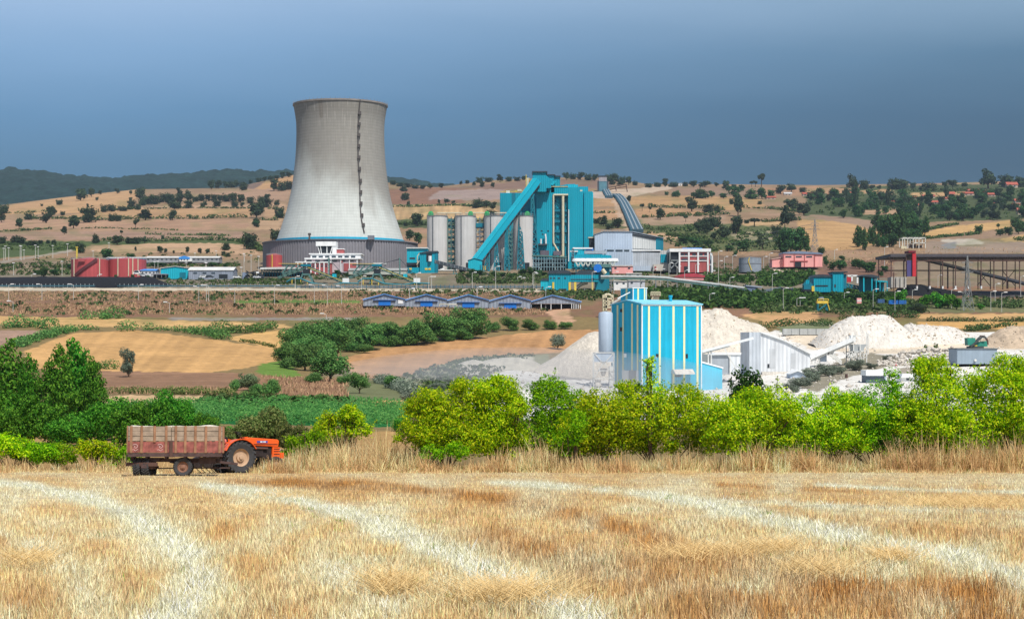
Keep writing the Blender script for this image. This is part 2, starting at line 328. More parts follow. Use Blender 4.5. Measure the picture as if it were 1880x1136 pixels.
# what grows or lies where: outline in photograph pixels, colour, optional crop rows (angle, spacing, contrast)
def bx(a, b, c, d): return [(a, c), (b, c), (b, d), (a, d)]
FIELDS = [
 (bx(-700,2600,310,480), C(168,134,98), None), (bx(-700,2600,478,535), C(142,124,102), None), (bx(-700,2600,533,556), C(132,104,82), None),
 (bx(-700,2600,554,582), C(142,108,84), None), (bx(-700,2600,582,905), C(140,120,80), None),
 # left hillside
 ([(-700,380),(0,380),(160,352),(250,348),(260,360),(235,372),(250,380),(140,392),(20,393),(-700,400)], C(206,158,104), (80,9,.06)),
 ([(255,382),(330,376),(460,376),(520,372),(520,384),(450,386),(250,390)], C(196,155,118), None),
 ([(100,399),(180,388),(260,384),(460,383),(458,399),(330,400),(240,400)], C(200,154,102), (85,10,.07)),
 ([(-700,404),(90,404),(130,402),(460,403),(455,422),(200,424),(-700,424)], C(190,146,112), (70,13,.09)),
 ([(-700,427),(240,425),(455,424),(470,430),(450,440),(250,440),(-700,442)], C(178,140,114), (88,8,.06)),
 ([(-700,445),(0,442),(120,443),(250,441),(460,441),(480,444),(460,448),(160,449),(135,462),(0,474),(-700,476)], C(86,106,52), None),
 ([(155,452),(300,446),(420,446),(468,461),(480,468),(430,466),(300,463),(180,463)], C(204,162,122), (86,11,.06)),
 ([(430,347),(540,345),(540,360),(520,368),(380,364),(360,356)], C(184,144,112), None), ([(430,345),(480,334),(540,322),(560,322),(560,346),(470,347)], C(206,156,100), None),
 ([(430,346),(440,338),(480,334),(470,347)], C(140,112,98), None), ([(480,385),(530,382),(520,402),(482,400)], C(194,152,108), None),
 ([(460,404),(520,402),(515,422),(455,422)], C(200,160,118), None), ([(0,479),(40,474),(130,458),(136,461),(60,474),(0,485)], C(170,158,140), None),
 # behind the tower and the plant
 ([(712,346),(860,344),(850,374),(712,376)], C(158,112,84), None), ([(788,366),(810,350),(920,346),(925,366),(860,368)], C(178,152,142), None),
 ([(712,376),(920,372),(920,378),(712,380)], C(120,122,80), None), ([(720,377),(860,374),(912,380),(912,404),(735,404),(720,400)], C(212,170,112), (10,7,.2)),
 ([(712,404),(800,402),(920,404),(920,420),(712,420)], C(92,104,60), None), ([(712,420),(800,418),(800,470),(712,470)], C(184,140,106), None),
 ([(820,345),(990,330),(1120,330),(1120,346),(990,350),(900,347)], C(150,116,96), None),
 ([(1085,352),(1120,350),(1140,362),(1120,366),(1085,364)], C(206,184,168), None), ([(1085,365),(1125,365),(1132,379),(1085,380)], C(194,148,98), None),
 ([(1085,384),(1130,384),(1142,402),(1085,404)], C(196,148,102), None), ([(1085,405),(1140,404),(1150,420),(1085,420)], C(104,106,60), None),
 ([(1120,360),(1128,358),(1150,400),(1160,425),(1150,425),(1134,392)], C(206,172,142), None), ([(1140,358),(1152,362),(1180,420),(1180,428),(1172,428)], C(140,136,100), None),
 ([(1100,350),(1240,340),(1240,346),(1160,360),(1128,366)], C(212,186,160), None),
 # right hillside
 ([(1230,342),(1400,346),(1400,358),(1240,358)], C(164,130,104), None), ([(1150,362),(1240,358),(1400,364),(1400,378),(1340,386),(1240,378),(1160,378)], C(200,154,98), (88,8,.05)),
 ([(1166,382),(1240,382),(1300,390),(1240,396),(1172,398)], C(196,148,100), None), ([(1170,400),(1250,396),(1330,394),(1330,412),(1180,416)], C(178,144,114), None),
 ([(1172,414),(1330,410),(1480,420),(1480,458),(1350,462),(1240,450),(1180,430)], C(104,112,62), None),
 ([(1180,424),(1220,428),(1262,438),(1240,448),(1200,436)], C(200,160,118), None), ([(1262,420),(1330,416),(1310,424)], C(190,156,114), None),
 ([(1360,385),(1450,390),(1460,398),(1380,394)], C(180,142,110), None), ([(1360,410),(1440,405),(1440,412),(1370,416)], C(206,166,112), None),
 ([(1340,428),(1420,424),(1425,440),(1350,440)], C(168,156,118), None), ([(1400,346),(1500,342),(1500,358),(1400,360)], C(190,140,100), None),
 ([(1480,345),(1900,336),(2600,336),(2600,408),(1880,402),(1700,408),(1600,420),(1480,400)], C(84,98,54), None),
 ([(1480,344),(1560,346),(1550,356),(1480,355)], C(196,148,104), None), ([(1580,350),(1640,346),(1640,360),(1580,356)], C(200,156,104), None),
 ([(1670,354),(1780,352),(1770,362),(1690,362)], C(206,162,104), None), ([(1470,398),(1500,394),(1600,404),(1640,410),(1600,420),(1500,408)], C(170,138,112), None),
 ([(1585,386),(1650,384),(1640,394),(1590,394)], C(190,150,112), None),
 ([(1460,404),(1510,404),(1570,412),(1612,424),(1618,444),(1570,458),(1500,460),(1480,440)], C(208,160,98), (84,9,.07)),
 ([(1680,430),(1760,414),(1862,404),(1860,418),(1760,428),(1710,436)], C(218,170,98), (80,9,.05)), ([(1700,438),(1860,420),(1880,424),(1880,434),(1710,442)], C(170,136,106), None),
 ([(1830,438),(1880,430),(2600,428),(2600,442),(1850,446)], C(214,168,104), None), ([(1700,442),(1880,444),(2600,444),(2600,466),(1700,464)], C(166,142,120), None),
 ([(1730,440),(1790,438),(1800,448),(1740,452)], C(206,194,176), None), ([(1730,446),(1755,444),(1760,456),(1730,456)], C(150,150,150), None),
 ([(1360,464),(1480,462),(1640,458),(1660,470),(1600,480),(1380,474)], C(176,138,104), None), ([(1200,468),(1440,470),(1440,500),(1200,500)], C(126,104,84), None),
 ([(1500,476),(1640,478),(1640,510),(1500,505)], C(128,98,82), None),
 # the plant's own ground
 ([(-700,505),(460,502),(560,505),(1100,506),(1420,500),(1640,510),(1640,535),(1100,532),(-700,531)], C(132,122,104), None), ([(-700,528),(540,529),(1120,532),(1120,536),(540,534),(-700,533)], C(206,192,168), None),
 ([(1640,526),(2600,526),(2600,545),(1640,543)], C(146,108,88), None), ([(1780,536),(1880,534),(1880,546),(1790,546)], C(96,90,90), None),
 ([(1380,548),(2600,548),(2600,575),(1380,573)], C(122,120,84), None), ([(430,550),(660,550),(660,557),(430,557)], C(100,128,60), None),
 ([(1415,492),(1450,484),(1455,492),(1425,508)], C(220,204,180), None), ([(1280,522),(1310,520),(1315,532),(1285,534)], C(220,204,186), None),
 ([(1000,572),(1040,566),(1050,590),(1030,600),(1015,590)], C(206,164,132), None),
 # fields below the embankment
 ([(-700,580),(0,580),(170,583),(240,596),(120,606),(0,594),(-700,594)], C(206,166,110), (86,6,.06)), ([(170,583),(330,588),(525,595),(530,602),(430,604),(240,601)], C(206,168,112), (83,6,.14)),
 (bx(320,660,583,588), C(150,140,130), None),
 ([(-700,606),(60,606),(112,606),(45,632),(0,637),(-700,640)], C(168,138,118), (80,7,.05)),
 ([(45,646),(130,612),(240,605),(400,624),(512,640),(508,662),(440,676),(380,684),(200,682),(60,676)], C(206,162,106), (40,11,.06)),
 ([(422,620),(470,610),(527,605),(525,636),(500,640),(430,624)], C(210,168,108), (75,6,.08)),
 ([(180,681),(400,684),(432,684),(430,712),(300,716),(190,714)], C(150,116,90), (88,7,.1)), ([(180,712),(430,712),(430,726),(180,726)], C(128,110,78), None),
 ([(140,730),(240,725),(430,727),(430,734),(320,744),(140,748)], C(214,180,136), None),
 ([(470,668),(520,662),(560,690),(520,694),(470,685)], C(110,140,60), None),
 ([(430,684),(520,692),(640,694),(640,735),(500,735),(430,720)], C(150,114,86), None), ([(630,696),(760,700),(760,735),(640,735)], C(120,124,86), None),
 ([(190,748),(320,744),(500,738),(650,740),(756,748),(742,784),(640,782),(480,780),(320,775)], C(40,118,56), None), ([(646,740),(700,734),(760,734),(760,747),(680,746)], C(204,160,106), (85,5,.06)),
 ([(632,658),(700,640),(800,629),(1000,607),(1110,604),(1110,638),(1010,648),(880,656),(780,684),(700,694),(650,690),(636,676)], C(192,146,100), (30,12,.06)),
 ([(735,694),(860,656),(930,652),(1010,650),(1000,676),(900,690),(860,720),(760,740),(740,715)], C(146,146,112), None), ([(840,672),(900,660),(975,655),(980,668),(900,688),(850,690)], C(196,190,172), None),
 # the lime works' white yard
 ([(860,698),(930,680),(990,672),(1100,660),(1300,618),(1440,606),(1700,606),(1880,612),(2600,612),(2600,770),(860,770)], C(234,230,222), None),
 ([(1000,684),(1100,676),(1100,698),(1010,696)], C(160,156,150), None), ([(1440,612),(1700,614),(1900,626),(1900,640),(1600,650),(1480,640)], C(228,212,188), None),
 ([(1545,658),(1600,648),(1655,658),(1640,668),(1590,684),(1540,700),(1500,720),(1470,710),(1500,684)], C(160,152,132), None),
 ([(1648,676),(1710,672),(1720,684),(1650,686)], C(176,166,150), None), ([(1760,660),(1840,660),(1840,672),(1760,672)], C(176,150,126), None),
 ([(1360,578),(1420,572),(1500,574),(1500,590),(1440,600),(1420,600)], C(204,160,112), None), ([(1420,600),(1500,590),(1530,590),(1520,612),(1440,612)], C(124,130,96), None),
 ([(1690,576),(2600,572),(2600,588),(1690,586)], C(210,168,114), (88,5,.08)), ([(1690,590),(2600,590),(2600,600),(1690,604)], C(212,166,104), None),
 ([(-700,800),(520,795),(760,790),(760,868),(-700,868)], C(176,142,92), None),
]
def paint_ground():
    px = np.broadcast_to(COLS[None], V.shape).ravel(); py = V.ravel(); Yv = np.broadcast_to(YS[:, None], V.shape).ravel()
    jx = px+(vnoise(px/9, py/3, 21)-.5)*9+(vnoise(px/40, py/14, 22)-.5)*12; jy = py+(vnoise(px/8, py/3, 23)-.5)*2.4
    col = np.tile(np.array(C(140,120,80)), (len(px), 1))
    for poly, c, rows in FIELDS:
        xs = [p[0] for p in poly]; ys = [p[1] for p in poly]
        sel = np.where((jx >= min(xs)) & (jx <= max(xs)) & (jy >= min(ys)) & (jy <= max(ys)))[0]
        sel = sel[inpoly(jx[sel], jy[sel], poly)]
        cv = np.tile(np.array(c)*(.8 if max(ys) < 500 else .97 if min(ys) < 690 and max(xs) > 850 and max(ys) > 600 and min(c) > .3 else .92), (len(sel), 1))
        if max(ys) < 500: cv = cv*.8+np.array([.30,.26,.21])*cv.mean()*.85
        if rows:
            a = R(rows[0]); w = math.cos(a)*px[sel]+math.sin(a)*py[sel]*(5 if rows[0] > 60 else 1.2)
            cv *= (1+rows[2]*1.6*(vnoise(w/rows[1]*2, px[sel]*0+1, 5)-.5)*2)[:, None]
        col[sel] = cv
    col *= (.86+.28*fbm(px/60, py/12, 31))[:, None]
    g = np.clip((fbm(px/45+9, py/9, 41)-.56)*5, 0, 1)*np.where((py > 330) & (py < 600), .35, 0)      # patches of green weeds
    col = col*(1-g[:, None])+np.array(C(98,112,60))*g[:, None]
    return col
gx = (COLS[None]-CX)/F*YS[:, None]; gyy = np.broadcast_to(YS[:, None], V.shape); gzz = (HY-V)/F*YS[:, None]
vt = np.stack([gx, gyy, gzz], -1); ext = []
for Yn, dz in ((3100, -40), (3600, -130), (4300, -200), (5200, -260), (6200, -300)):
    ext.append(np.stack([(COLS-CX)/F*Yn, np.full(NC, Yn), np.minimum(gzz[-1]+dz, 240)], -1))
vt = np.concatenate([vt, np.array(ext)], 0); cg = paint_ground().reshape(NR, NC, 3)
cg = np.concatenate([cg, np.tile(np.array(C(70,84,52)), (len(ext), NC, 1))], 0)
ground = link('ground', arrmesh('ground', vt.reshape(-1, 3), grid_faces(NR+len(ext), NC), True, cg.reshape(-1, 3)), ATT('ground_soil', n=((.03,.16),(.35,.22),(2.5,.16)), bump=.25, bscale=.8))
tag(ground, 'farmland rising from the valley to the dry hills', None, kind='structure')
# ------------------------------------------------------------------ stubble field the camera stands in
BANDS = [([(-60,882),(60,890),(160,915),(250,950),(330,1000),(365,1060),(330,1136),(250,1230)], 34, 1.0),
 ([(380,893),(500,908),(640,945),(740,985),(860,1040),(980,1100),(1060,1150),(1200,1260)], 34, .95),
 ([(900,884),(1100,897),(1260,918),(1400,950),(1560,985),(1720,1020),(1880,1068),(2100,1130)], 34, .85), ([(1500,890),(1700,900),(1960,905)], 14, .8),
 ([(-60,960),(60,1000),(140,1060),(170,1136)], 26, .35), ([(500,990),(620,1050),(700,1136)], 40, .35), ([(1280,918),(1450,925),(1640,935),(1960,942)], 16, .5)]
BROWN = [([(430,885),(700,893),(940,920),(1100,960),(1280,1020),(1500,1090),(1800,1150)], 42, 1.0), ([(900,1000),(1150,1060),(1350,1136)], 70, .8), ([(1700,1110),(1960,1090)], 40, .9),
 ([(0,1000),(60,1090),(40,1140)], 30, .4), ([(1320,890),(1600,905)], 14, .6), ([(380,940),(450,1030),(520,1136)], 30, .45), ([(1060,905),(1300,940),(1880,990)], 22, .45)]
def band_value(px, py, bands):
    r = np.zeros(len(px))
    for pl, w, s in bands:
        d = np.full(len(px), 1e9)
        for (x0, y0), (x1, y1) in zip(pl, pl[1:]):
            ex, ey = (x1-x0), (y1-y0)*2.2; qx, qy = px-x0, (py-y0)*2.2
            t = np.clip((qx*ex+qy*ey)/(ex*ex+ey*ey), 0, 1); d = np.minimum(d, np.hypot(qx-t*ex, qy-t*ey))
        ww = w*(.35+1.5*np.clip((py-866)/270, 0, 2)); r = np.maximum(r, s*np.exp(-(d/ww)**2))
    return r
PALE = np.array(C(255,232,194,1.08)); GOLD = np.array(C(240,200,142,1)); RUST = np.array(C(206,152,86,.92)); GREY = np.array(C(212,178,134,.95)); DARK = np.array(C(164,122,76,.85))
def straw_mix(px, py, rnd):
    """share of pale cut straw and of browner standing stubble at a place on the field"""
    pale = band_value(px, py, BANDS); br = band_value(px, py, BROWN)*(1-pale*.8); n = fbm(px/90, py/26, 51)
    pale = np.clip(pale*(.35+1.05*fbm(px/38, py/10, 53))+(n-.5)*1.1+.14, 0, 1); br = np.clip(br+(fbm(px/60+7, py/20, 61)-.5)*.9, 0, 1)
    c = np.where((rnd < .55)[:, None], GOLD, GREY)
    br = np.clip(br*1.08, 0, 1); c = c*(1-br[:, None])+np.where((rnd*7 % 1 < .6)[:, None], RUST, DARK)*br[:, None]
    k = np.clip(pale*1.05, 0, .85)[:, None]
    return c*(1-k)+PALE*k, pale, br
fx = np.linspace(-46, 46, 400); fy = np.concatenate([np.linspace(-14, 4, 20), np.linspace(4.3, 76.4, 420)])
FX, FY = np.meshgrid(fx, fy); FZ = field_z(FY)+(fbm(FX*.9, FY*.9, 71)-.5)*.09
fpx = FX/np.maximum(FY, 3)*F+CX; fpy = HY-FZ/np.maximum(FY, 3)*F
fc, fp, fb = straw_mix(fpx.ravel(), np.clip(fpy.ravel(), 860, 1300), RNG.random(FX.size))
fld = link('stubble_field', arrmesh('stubble_field', np.stack([FX, FY, FZ], -1).reshape(-1, 3), grid_faces(len(fy), len(fx)), True, fc*.64), ATT('stubble_soil', n=((.8,.25),(9.,.3),(40.,.3)), bump=.04, bscale=14.))
tag(fld, kind='structure')
def blades(name, X, Y, Z, h, w, lean, col, kind='stuff', mat=None):
    """thin upright blades, each its own triangle pair"""
    n = len(X); a = RNG.uniform(0, 6.283, n); d = np.stack([np.cos(a), np.sin(a), np.zeros(n)], 1)
    b = np.stack([X, Y, Z], 1); l = RNG.uniform(0, 6.283, n)
    tip = b+np.stack([np.cos(l)*lean*h, np.sin(l)*lean*h, h*np.sqrt(np.maximum(1-lean**2, .02))], 1)
    mid = (b*.45+tip*.55)+np.stack([-np.cos(l)*lean*h*.12, -np.sin(l)*lean*h*.12, 0*h], 1); ww = w[:, None]
    v = np.stack([b-d*ww/2, b+d*ww/2, mid+d*ww*.42, tip+d*ww*.12, tip-d*ww*.12, mid-d*ww*.42], 1).reshape(-1, 3)
    i = np.arange(n)[:, None]*6; f = np.concatenate([i+np.array([[0,1,2,5]]), i+np.array([[5,2,3,4]])], 0)
    o = link(name, arrmesh(name, v, f, False, np.repeat(col, 6, 0)), mat or ATT('straw', n=((3.,.12),), trans=.12, rough=.7))
    return tag(o, kind=kind)
def field_ground(X, Y): return field_z(Y)
n = 520000
spx = RNG.uniform(-800, 2680, n); spy = 864+330*RNG.random(n)**1.08
sY = 1.035/((np.maximum(spy, 866.2)-HY)/F-.0685); sY = np.minimum(sY, 75.6)+RNG.uniform(-.5, .5, n); sX = (spx-CX)/F*sY
rnd = RNG.random(n); sc_, pal, brn = straw_mix(spx, spy, rnd)
sh = np.clip(RNG.normal(.068, .026, n), .02, .16)*(1+.5*brn)*(.7+.6*fbm(sX*2.2, sY*2.2, 83)); lean = np.clip(np.abs(RNG.normal(.14, .2, n))+pal*RNG.random(n)*.8, 0, .97)
sc_ = sc_*np.clip(RNG.normal(1, .36, n), .25, 1.5)[:, None]
stub = blades('stubble', sX, sY, field_z(sY)-.02, sh*(1+.5*pal*(lean > .6)), .0046+.00019*sY, lean, np.clip(sc_*1.14, 0, .87))
tag(stub, 'cut straw stubble standing in pale and brown swaths across the foreground field', 'stubble')
# loose straw lying in heaps
lp = []
for (cx_, cy_, rx, ry, m) in ((1760,928,170,10,2600),(1300,1030,110,12,1500),(1420,1020,60,8,700),(1640,1036,50,8,500),(720,1090,60,16,700),(520,915,60,5,500),(930,1110,120,22,1500),(440,945,80,7,500),(1250,870,40,3,400),(1500,1065,90,14,900),(60,1040,60,16,700)):
    lp.append(np.stack([cx_+RNG.normal(0, rx*.5, m), cy_+RNG.normal(0, ry*.5, m)], 1))
lp = np.concatenate(lp); lY = np.minimum(1.035/((np.maximum(lp[:,1], 868)-HY)/F-.0685), 74); lX = (lp[:,0]-CX)/F*lY; m = len(lX)
lo_ = blades('loose_straw', lX, lY, field_z(lY)+RNG.uniform(.03, .1, m), RNG.uniform(.12, .34, m), .0035+.0001*lY, RNG.uniform(.88, .985, m), np.array(C(238,206,146,.95))*RNG.uniform(.7, 1.1, (m, 1)))
tag(lo_, 'loose golden straw lying in low heaps on the stubble', 'straw')
m = 900; k_ = RNG.integers(0, 60, m); wx = RNG.uniform(80, 1800, 60); wy = 880+240*RNG.random(60)
wpx = wx[k_]+RNG.normal(0, 7, m); wpy = wy[k_]; wY = 1.035/((wpy-HY)/F-.0685)+RNG.normal(0, .05, m); wX = (wpx-CX)/F*wY
wd = blades('weeds', wX, wY, field_z(wY), RNG.uniform(.03, .09, m), np.full(m, .01), RNG.uniform(.2, .8, m), np.array(C(130,156,64))*RNG.uniform(.6, 1.3, (m, 1)))
tag(wd, 'small green weeds sprouting here and there in the stubble', 'weeds')
# ------------------------------------------------------------------ leaves, trees, hedges
def leafmesh(name, c, nrm, L, W, jit=.7, rng=RNG):
    """rhombic leaves at centres c facing roughly along nrm"""
    n = len(c); q = nrm+rng.normal(0, jit, (n, 3)); q /= np.linalg.norm(q, axis=1)[:, None]
    t = np.cross(q, rng.normal(0, 1, (n, 3))); t /= np.maximum(np.linalg.norm(t, axis=1), 1e-6)[:, None]; b = np.cross(q, t)
    L = np.broadcast_to(L, n)[:, None]/2; W = np.broadcast_to(W, n)[:, None]/2
    v = np.stack([c-t*L, c+b*W+t*L*.1, c+t*L, c-b*W+t*L*.1], 1).reshape(-1, 3)
    return arrmesh(name, v, np.arange(n*4).reshape(-1, 4))
def blobs_pts(blobs, n, shell=.35, rng=RNG, flat=0.):
    """points in the outer layer of ellipsoids (cx,cy,cz,rx,ry,rz) with outward normals"""
    B = np.array(blobs, float); w = (B[:, 3]*B[:, 5]+B[:, 4]*B[:, 5]+B[:, 3]*B[:, 4]); k = rng.choice(len(B), n, p=w/w.sum())
    d = rng.normal(0, 1, (n, 3)); d /= np.linalg.norm(d, axis=1)[:, None]
    r = 1-np.abs(rng.normal(0, shell, n)); r = np.clip(r, .05, 1.12); r *= 1+.16*(vnoise(d[:, 0]*3+k*7, d[:, 2]*3+d[:, 1]*2, 5)-.5)*2
    p = B[k, :3]+d*B[k, 3:]*r[:, None]; nn = d/np.maximum(B[k, 3:], 1e-3); nn /= np.linalg.norm(nn, axis=1)[:, None]
    nn[:, 2] += .25
    return p, nn
def oak_blobs(rng, lobes=9, w=.5, z0=.3, z1=.86, r=.24):
    b = [(0, 0, (z0+z1)/2, w*.62, w*.62, (z1-z0)*.5)]
    for i in range(lobes):
        a = 6.283*i/lobes+rng.uniform(-.5, .5); q = rng.uniform(.35, 1)*w*.62; z = rng.uniform(z0, z1); s = r*rng.uniform(.7, 1.25)
        b.append((math.cos(a)*q, math.sin(a)*q, z, s, s, s*rng.uniform(.6, .95)))
    return b
def trunk_mb(h, r, limbs, rng):
    m = MB(); m.tube((0,0,-.06), (0,0,h*.6), r*1.25, r*.9); m.tube((0,0,h*.55), (rng.uniform(-.03,.03),0,h*1.5), r*.9, r*.35)
    for i in range(limbs):
        a = 6.283*i/limbs+rng.uniform(-.4, .4); m.tube((0,0,h*rng.uniform(.6, 1)), (math.cos(a)*.26, math.sin(a)*.26, h+rng.uniform(.15, .4)), r*.5, r*.15, n=6)
    return m
BARK = M('bark', C(96,78,60), var=.3, scale=6, rough=.9)
OAKF = FOL('dark_oak_leaves', [C(42,60,48,.85), C(62,82,56,.85), C(90,108,70,.85)], .2)
GRNF = FOL('green_leaves', [C(44,76,46,.85), C(64,104,58,.85), C(94,130,70,.85)], .3)
MIDF = FOL('valley_leaves', [C(52,92,46,.95), C(90,138,68,.95), C(136,174,96,.95)], .3)
POPF = FOL('poplar_leaves', [C(34,92,22,.95), C(72,140,36,.95), C(122,182,58,.95)], .35)
PALF = FOL('pale_leaves', [C(84,104,70,.85), C(120,138,96,.85), C(150,162,120,.85)], .3)
GRYF = FOL('dusty_leaves', [C(96,112,96,.85), C(130,142,122,.85), C(160,168,150,.85)], .25)
OLVF = FOL('olive_scrub_leaves', [C(78,100,46,.85), C(112,130,66,.85), C(150,150,90,.85)], .3)
YELF = FOL('bright_leaves', [C(70,124,4,1.0), C(134,184,6,1.1), C(188,216,14,1.15), C(214,232,46,1.2)], .45)
LIMF = FOL('lime_leaves', [C(62,122,8,1.0), C(118,176,10,1.1), C(172,208,28,1.12)], .45)
LOWF = FOL('hedge_leaves', [C(52,78,40,.85), C(78,104,54,.85), C(104,124,70,.85)], .25)
PROTO = {}
def proto(kind, var, hi=False):
    """crown and trunk meshes one unit wide and one unit high, shared by the trees of a kind"""
    key = (kind, var, hi)
    if key in PROTO: return PROTO[key]
    rng = np.random.default_rng(hash_str(kind)*31+var*7+hi); th = None
    if kind == 'oak': b = oak_blobs(rng, 11+var % 3*2, .58, .2, .7, .24)+[(0, 0, .3, .4, .4, .3)]+[(.27*math.cos(1.05*q), .27*math.sin(1.05*q), .2, .2, .2, .19) for q in range(6)]; th = .08
    elif kind == 'tall': b = oak_blobs(rng, 9, .46, .24, .9, .2); th = .26
    elif kind == 'umbrella': b = oak_blobs(rng, 8, .5, .62, .88, .17); th = .6
    elif kind == 'poplar':
        b = [(rng.uniform(-.08,.08), rng.uniform(-.08,.08), z, .5*w, .5*w, .13) for z, w in ((.14,.5),(.26,.72),(.38,.85),(.5,.82),(.62,.74),(.74,.62),(.86,.46),(.95,.26))]; th = .12
    elif kind == 'bush': b = oak_blobs(rng, 9, .5, .12, .72, .24)
    elif kind == 'dome': b = oak_blobs(rng, 12, .5, .22, .8, .22); th = .16
    n, s = (6500, .05) if hi else (900, .115)
    if kind == 'poplar': n = int(n*.9); s *= .9
    p, nn = blobs_pts(b, n, .3, rng)
    if hi:                                      # a few holes and outlying sprays
        keep = vnoise(p[:, 0]*7+var, p[:, 2]*7+p[:, 1]*5, 9) > .2; p, nn = p[keep], nn[keep]
    p[:, 2] = np.maximum(p[:, 2], .0)
    hs = 1.35 if kind == 'poplar' else 1
    crown = leafmesh(kind+'_crown', p, nn, s*rng.uniform(.7, 1.3, len(p))*hs, s*.72, .6, rng)
    tr = trunk_mb(th, .028 if hi else .04, 5, rng).mesh(kind+'_trunk') if th else None
    PROTO[key] = (crown, tr); return PROTO[key]
def hash_str(s): return sum(ord(c)*(i+3) for i, c in enumerate(s))
TREEN = [0]
def tree(name, kind, fol, px, py, w, h=None, label=None, auto=None, hi=False, Y=None, group=None, cat='tree', var=None):
    """px, py: foot of the trunk; w, h: size in photograph pixels"""
    h = h or w*.92; TREEN[0] += 1; v = TREEN[0] % 4 if var is None else var
    crown, tr = proto(kind, v, hi); Y = Y or depth(px, py); k = Y/F
    mk = crown.name+fol.name
    if mk not in PROTO:
        c2 = crown.copy(); c2.materials.clear(); c2.materials.append(fol); PROTO[mk] = c2
    cm = PROTO[mk]
    if tr is None:
        o = link(name, cm)
    else:
        o = bpy.data.objects.new(name, None); COL.objects.link(o); link('crown', cm, None, o); link('trunk', tr, BARK, o)
    z = field_z(Y) if Y < 74 else float(gz((px-CX)/F*Y, Y))
    o.location = ((px-CX)/F*Y, Y, z-.01*h*k); o.rotation_euler = (0, 0, (TREEN[0]*2.4) % 6.28); o.scale = (w*k, w*k, h*k)
    tag(o, label, cat, group)
    if auto: AUTO.append((o, px)+auto)
    return o
def A3(noun, plural, place): return (noun, plural, place)

# -- hillside trees left of the tower: foot x, foot y, width, optional height
G1 = 'trees scattered over the dry hillside'
def batch(lst, kind, fol, noun, plural, place, group, name='oak_tree', cat='tree'):
    for j, t in enumerate(lst): tree(name, t[4] if len(t) > 4 else ('dome' if (t[0]*7+j) % 4 == 0 else 'tall' if (t[0]*3+j) % 5 == 0 else kind) if kind == 'oak' else kind, fol, t[0], t[1]+1.5, t[2]*1.2, (t[3] if len(t) > 3 and t[3] else t[2]*.95)*(1.2+.34*((t[0]*13+t[1]*7) % 10)/10), None, (noun, plural, place), False, None, group, cat)
O = ('dark round oak', 'dark round oaks')
batch([(7,391,18),(3,407,17),(52,402,15),(95,397,18),(115,394,9),(85,408,19)], 'oak', OAKF, *O, 'along the hedge at the left edge', G1)
batch([(148,367,21),(168,360,14),(109,375,12),(215,354,9),(184,356,7),(240,356,7),(178,367,6),(161,380,6),(77,377,5),(240,367,6)], 'oak', OAKF, 'small dark tree', 'small trees', 'on the topmost tan field under the forested hill', G1, 'field_tree')
batch([(135,418,22),(162,407,28,26),(205,405,14,15),(217,405,12),(267,403,28,16),(317,403,15,17)], 'oak', OAKF, 'large dark oak', 'larger oaks', 'above the striped field', G1)
batch([(191,388,12),(204,387,15),(225,386,18,9),(241,380,14),(253,384,11)], 'oak', OAKF, *O, 'on the hedge between middle tan fields', G1)
batch([(35,419,14,15),(118,429,13,11),(249,420,12,14,'umbrella'),(223,432,7,9,'umbrella'),(299,438,6,8)], 'oak', OAKF, 'lone small tree', 'lone trees', 'standing out in the striped lower fields', G1, 'field_tree')
batch([(33,446,27,17),(4,446,13),(60,449,22,9),(88,446,7),(99,447,9),(148,463,16,17),(176,445,13,16),(215,448,25,16),(237,446,14),(250,446,15,12),(265,445,12),(75,448,12,8)], 'oak', OAKF, *O, 'along the green strip above the lamp posts', G1)
batch([(197,476,25,18),(240,476,16,11)], 'dome', GRNF, 'fresh green tree', 'fresh green trees', 'behind the red storage tanks', G1, 'broadleaf_tree')
batch([(294,463,12),(304,463,8),(344,463,8,10),(367,464,8),(381,464,9),(249,460,5,7),(319,464,5)], 'dome', OAKF, 'small round tree', 'small round trees', 'in line above the long white-roofed shed', G1, 'field_tree')
batch([(459,456,25,25),(415,458,15,15),(470,414,15,12),(506,440,21,20),(410,468,8),(419,470,8)], 'oak', OAKF, *O, 'left of the cooling tower foot', G1)
batch([(258,363,18,19),(272,374,19),(284,374,19),(300,370,18,18),(313,372,19),(330,363,13,17),(330,372,16),(346,370,17),(262,376,14)], 'oak', OAKF, 'tree', 'clustered dark trees', 'at the left end of the tree belt', G1)
batch([(359,369,13),(370,368,12),(382,368,12),(393,368,13),(415,369,15),(428,369,15),(442,371,15),(460,372,13),(404,369,11)], 'oak', OAKF, 'tree', 'dark trees', 'in mid tree belt', G1)
batch([(486,379,27,17),(508,378,12),(480,372,12,13),(471,399,28,24),(478,388,14),(514,399,19,20),(490,366,11)], 'oak', OAKF, *O, 'bunched against the cooling tower shell', G1)
batch([(320,383,23,12),(346,381,15,14),(376,378,10),(398,378,14),(431,379,13,12),(445,378,8),(327,381,12),(372,379,8)], 'oak', OAKF, *O, 'just under the long tree belt', G1)
batch([(447,348,15),(503,349,18),(517,349,17),(530,347,15),(388,346,14),(401,345,13),(414,344,13),(425,341,13),(434,339,11),(475,333,10,7),(486,331,10,7),(497,329,11,7),(508,328,12,7),(519,326,12,8),(530,324,12,8),(448,337,9,6),(460,335,9,6)], 'oak', OAKF, 'tree', 'dark trees', 'along the crest left of the tower', G1)
batch([(470,416,14,11)], 'dome', GRNF, 'light green round tree', 'light green trees', 'below the dark oaks left of the tower', G1, 'broadleaf_tree')
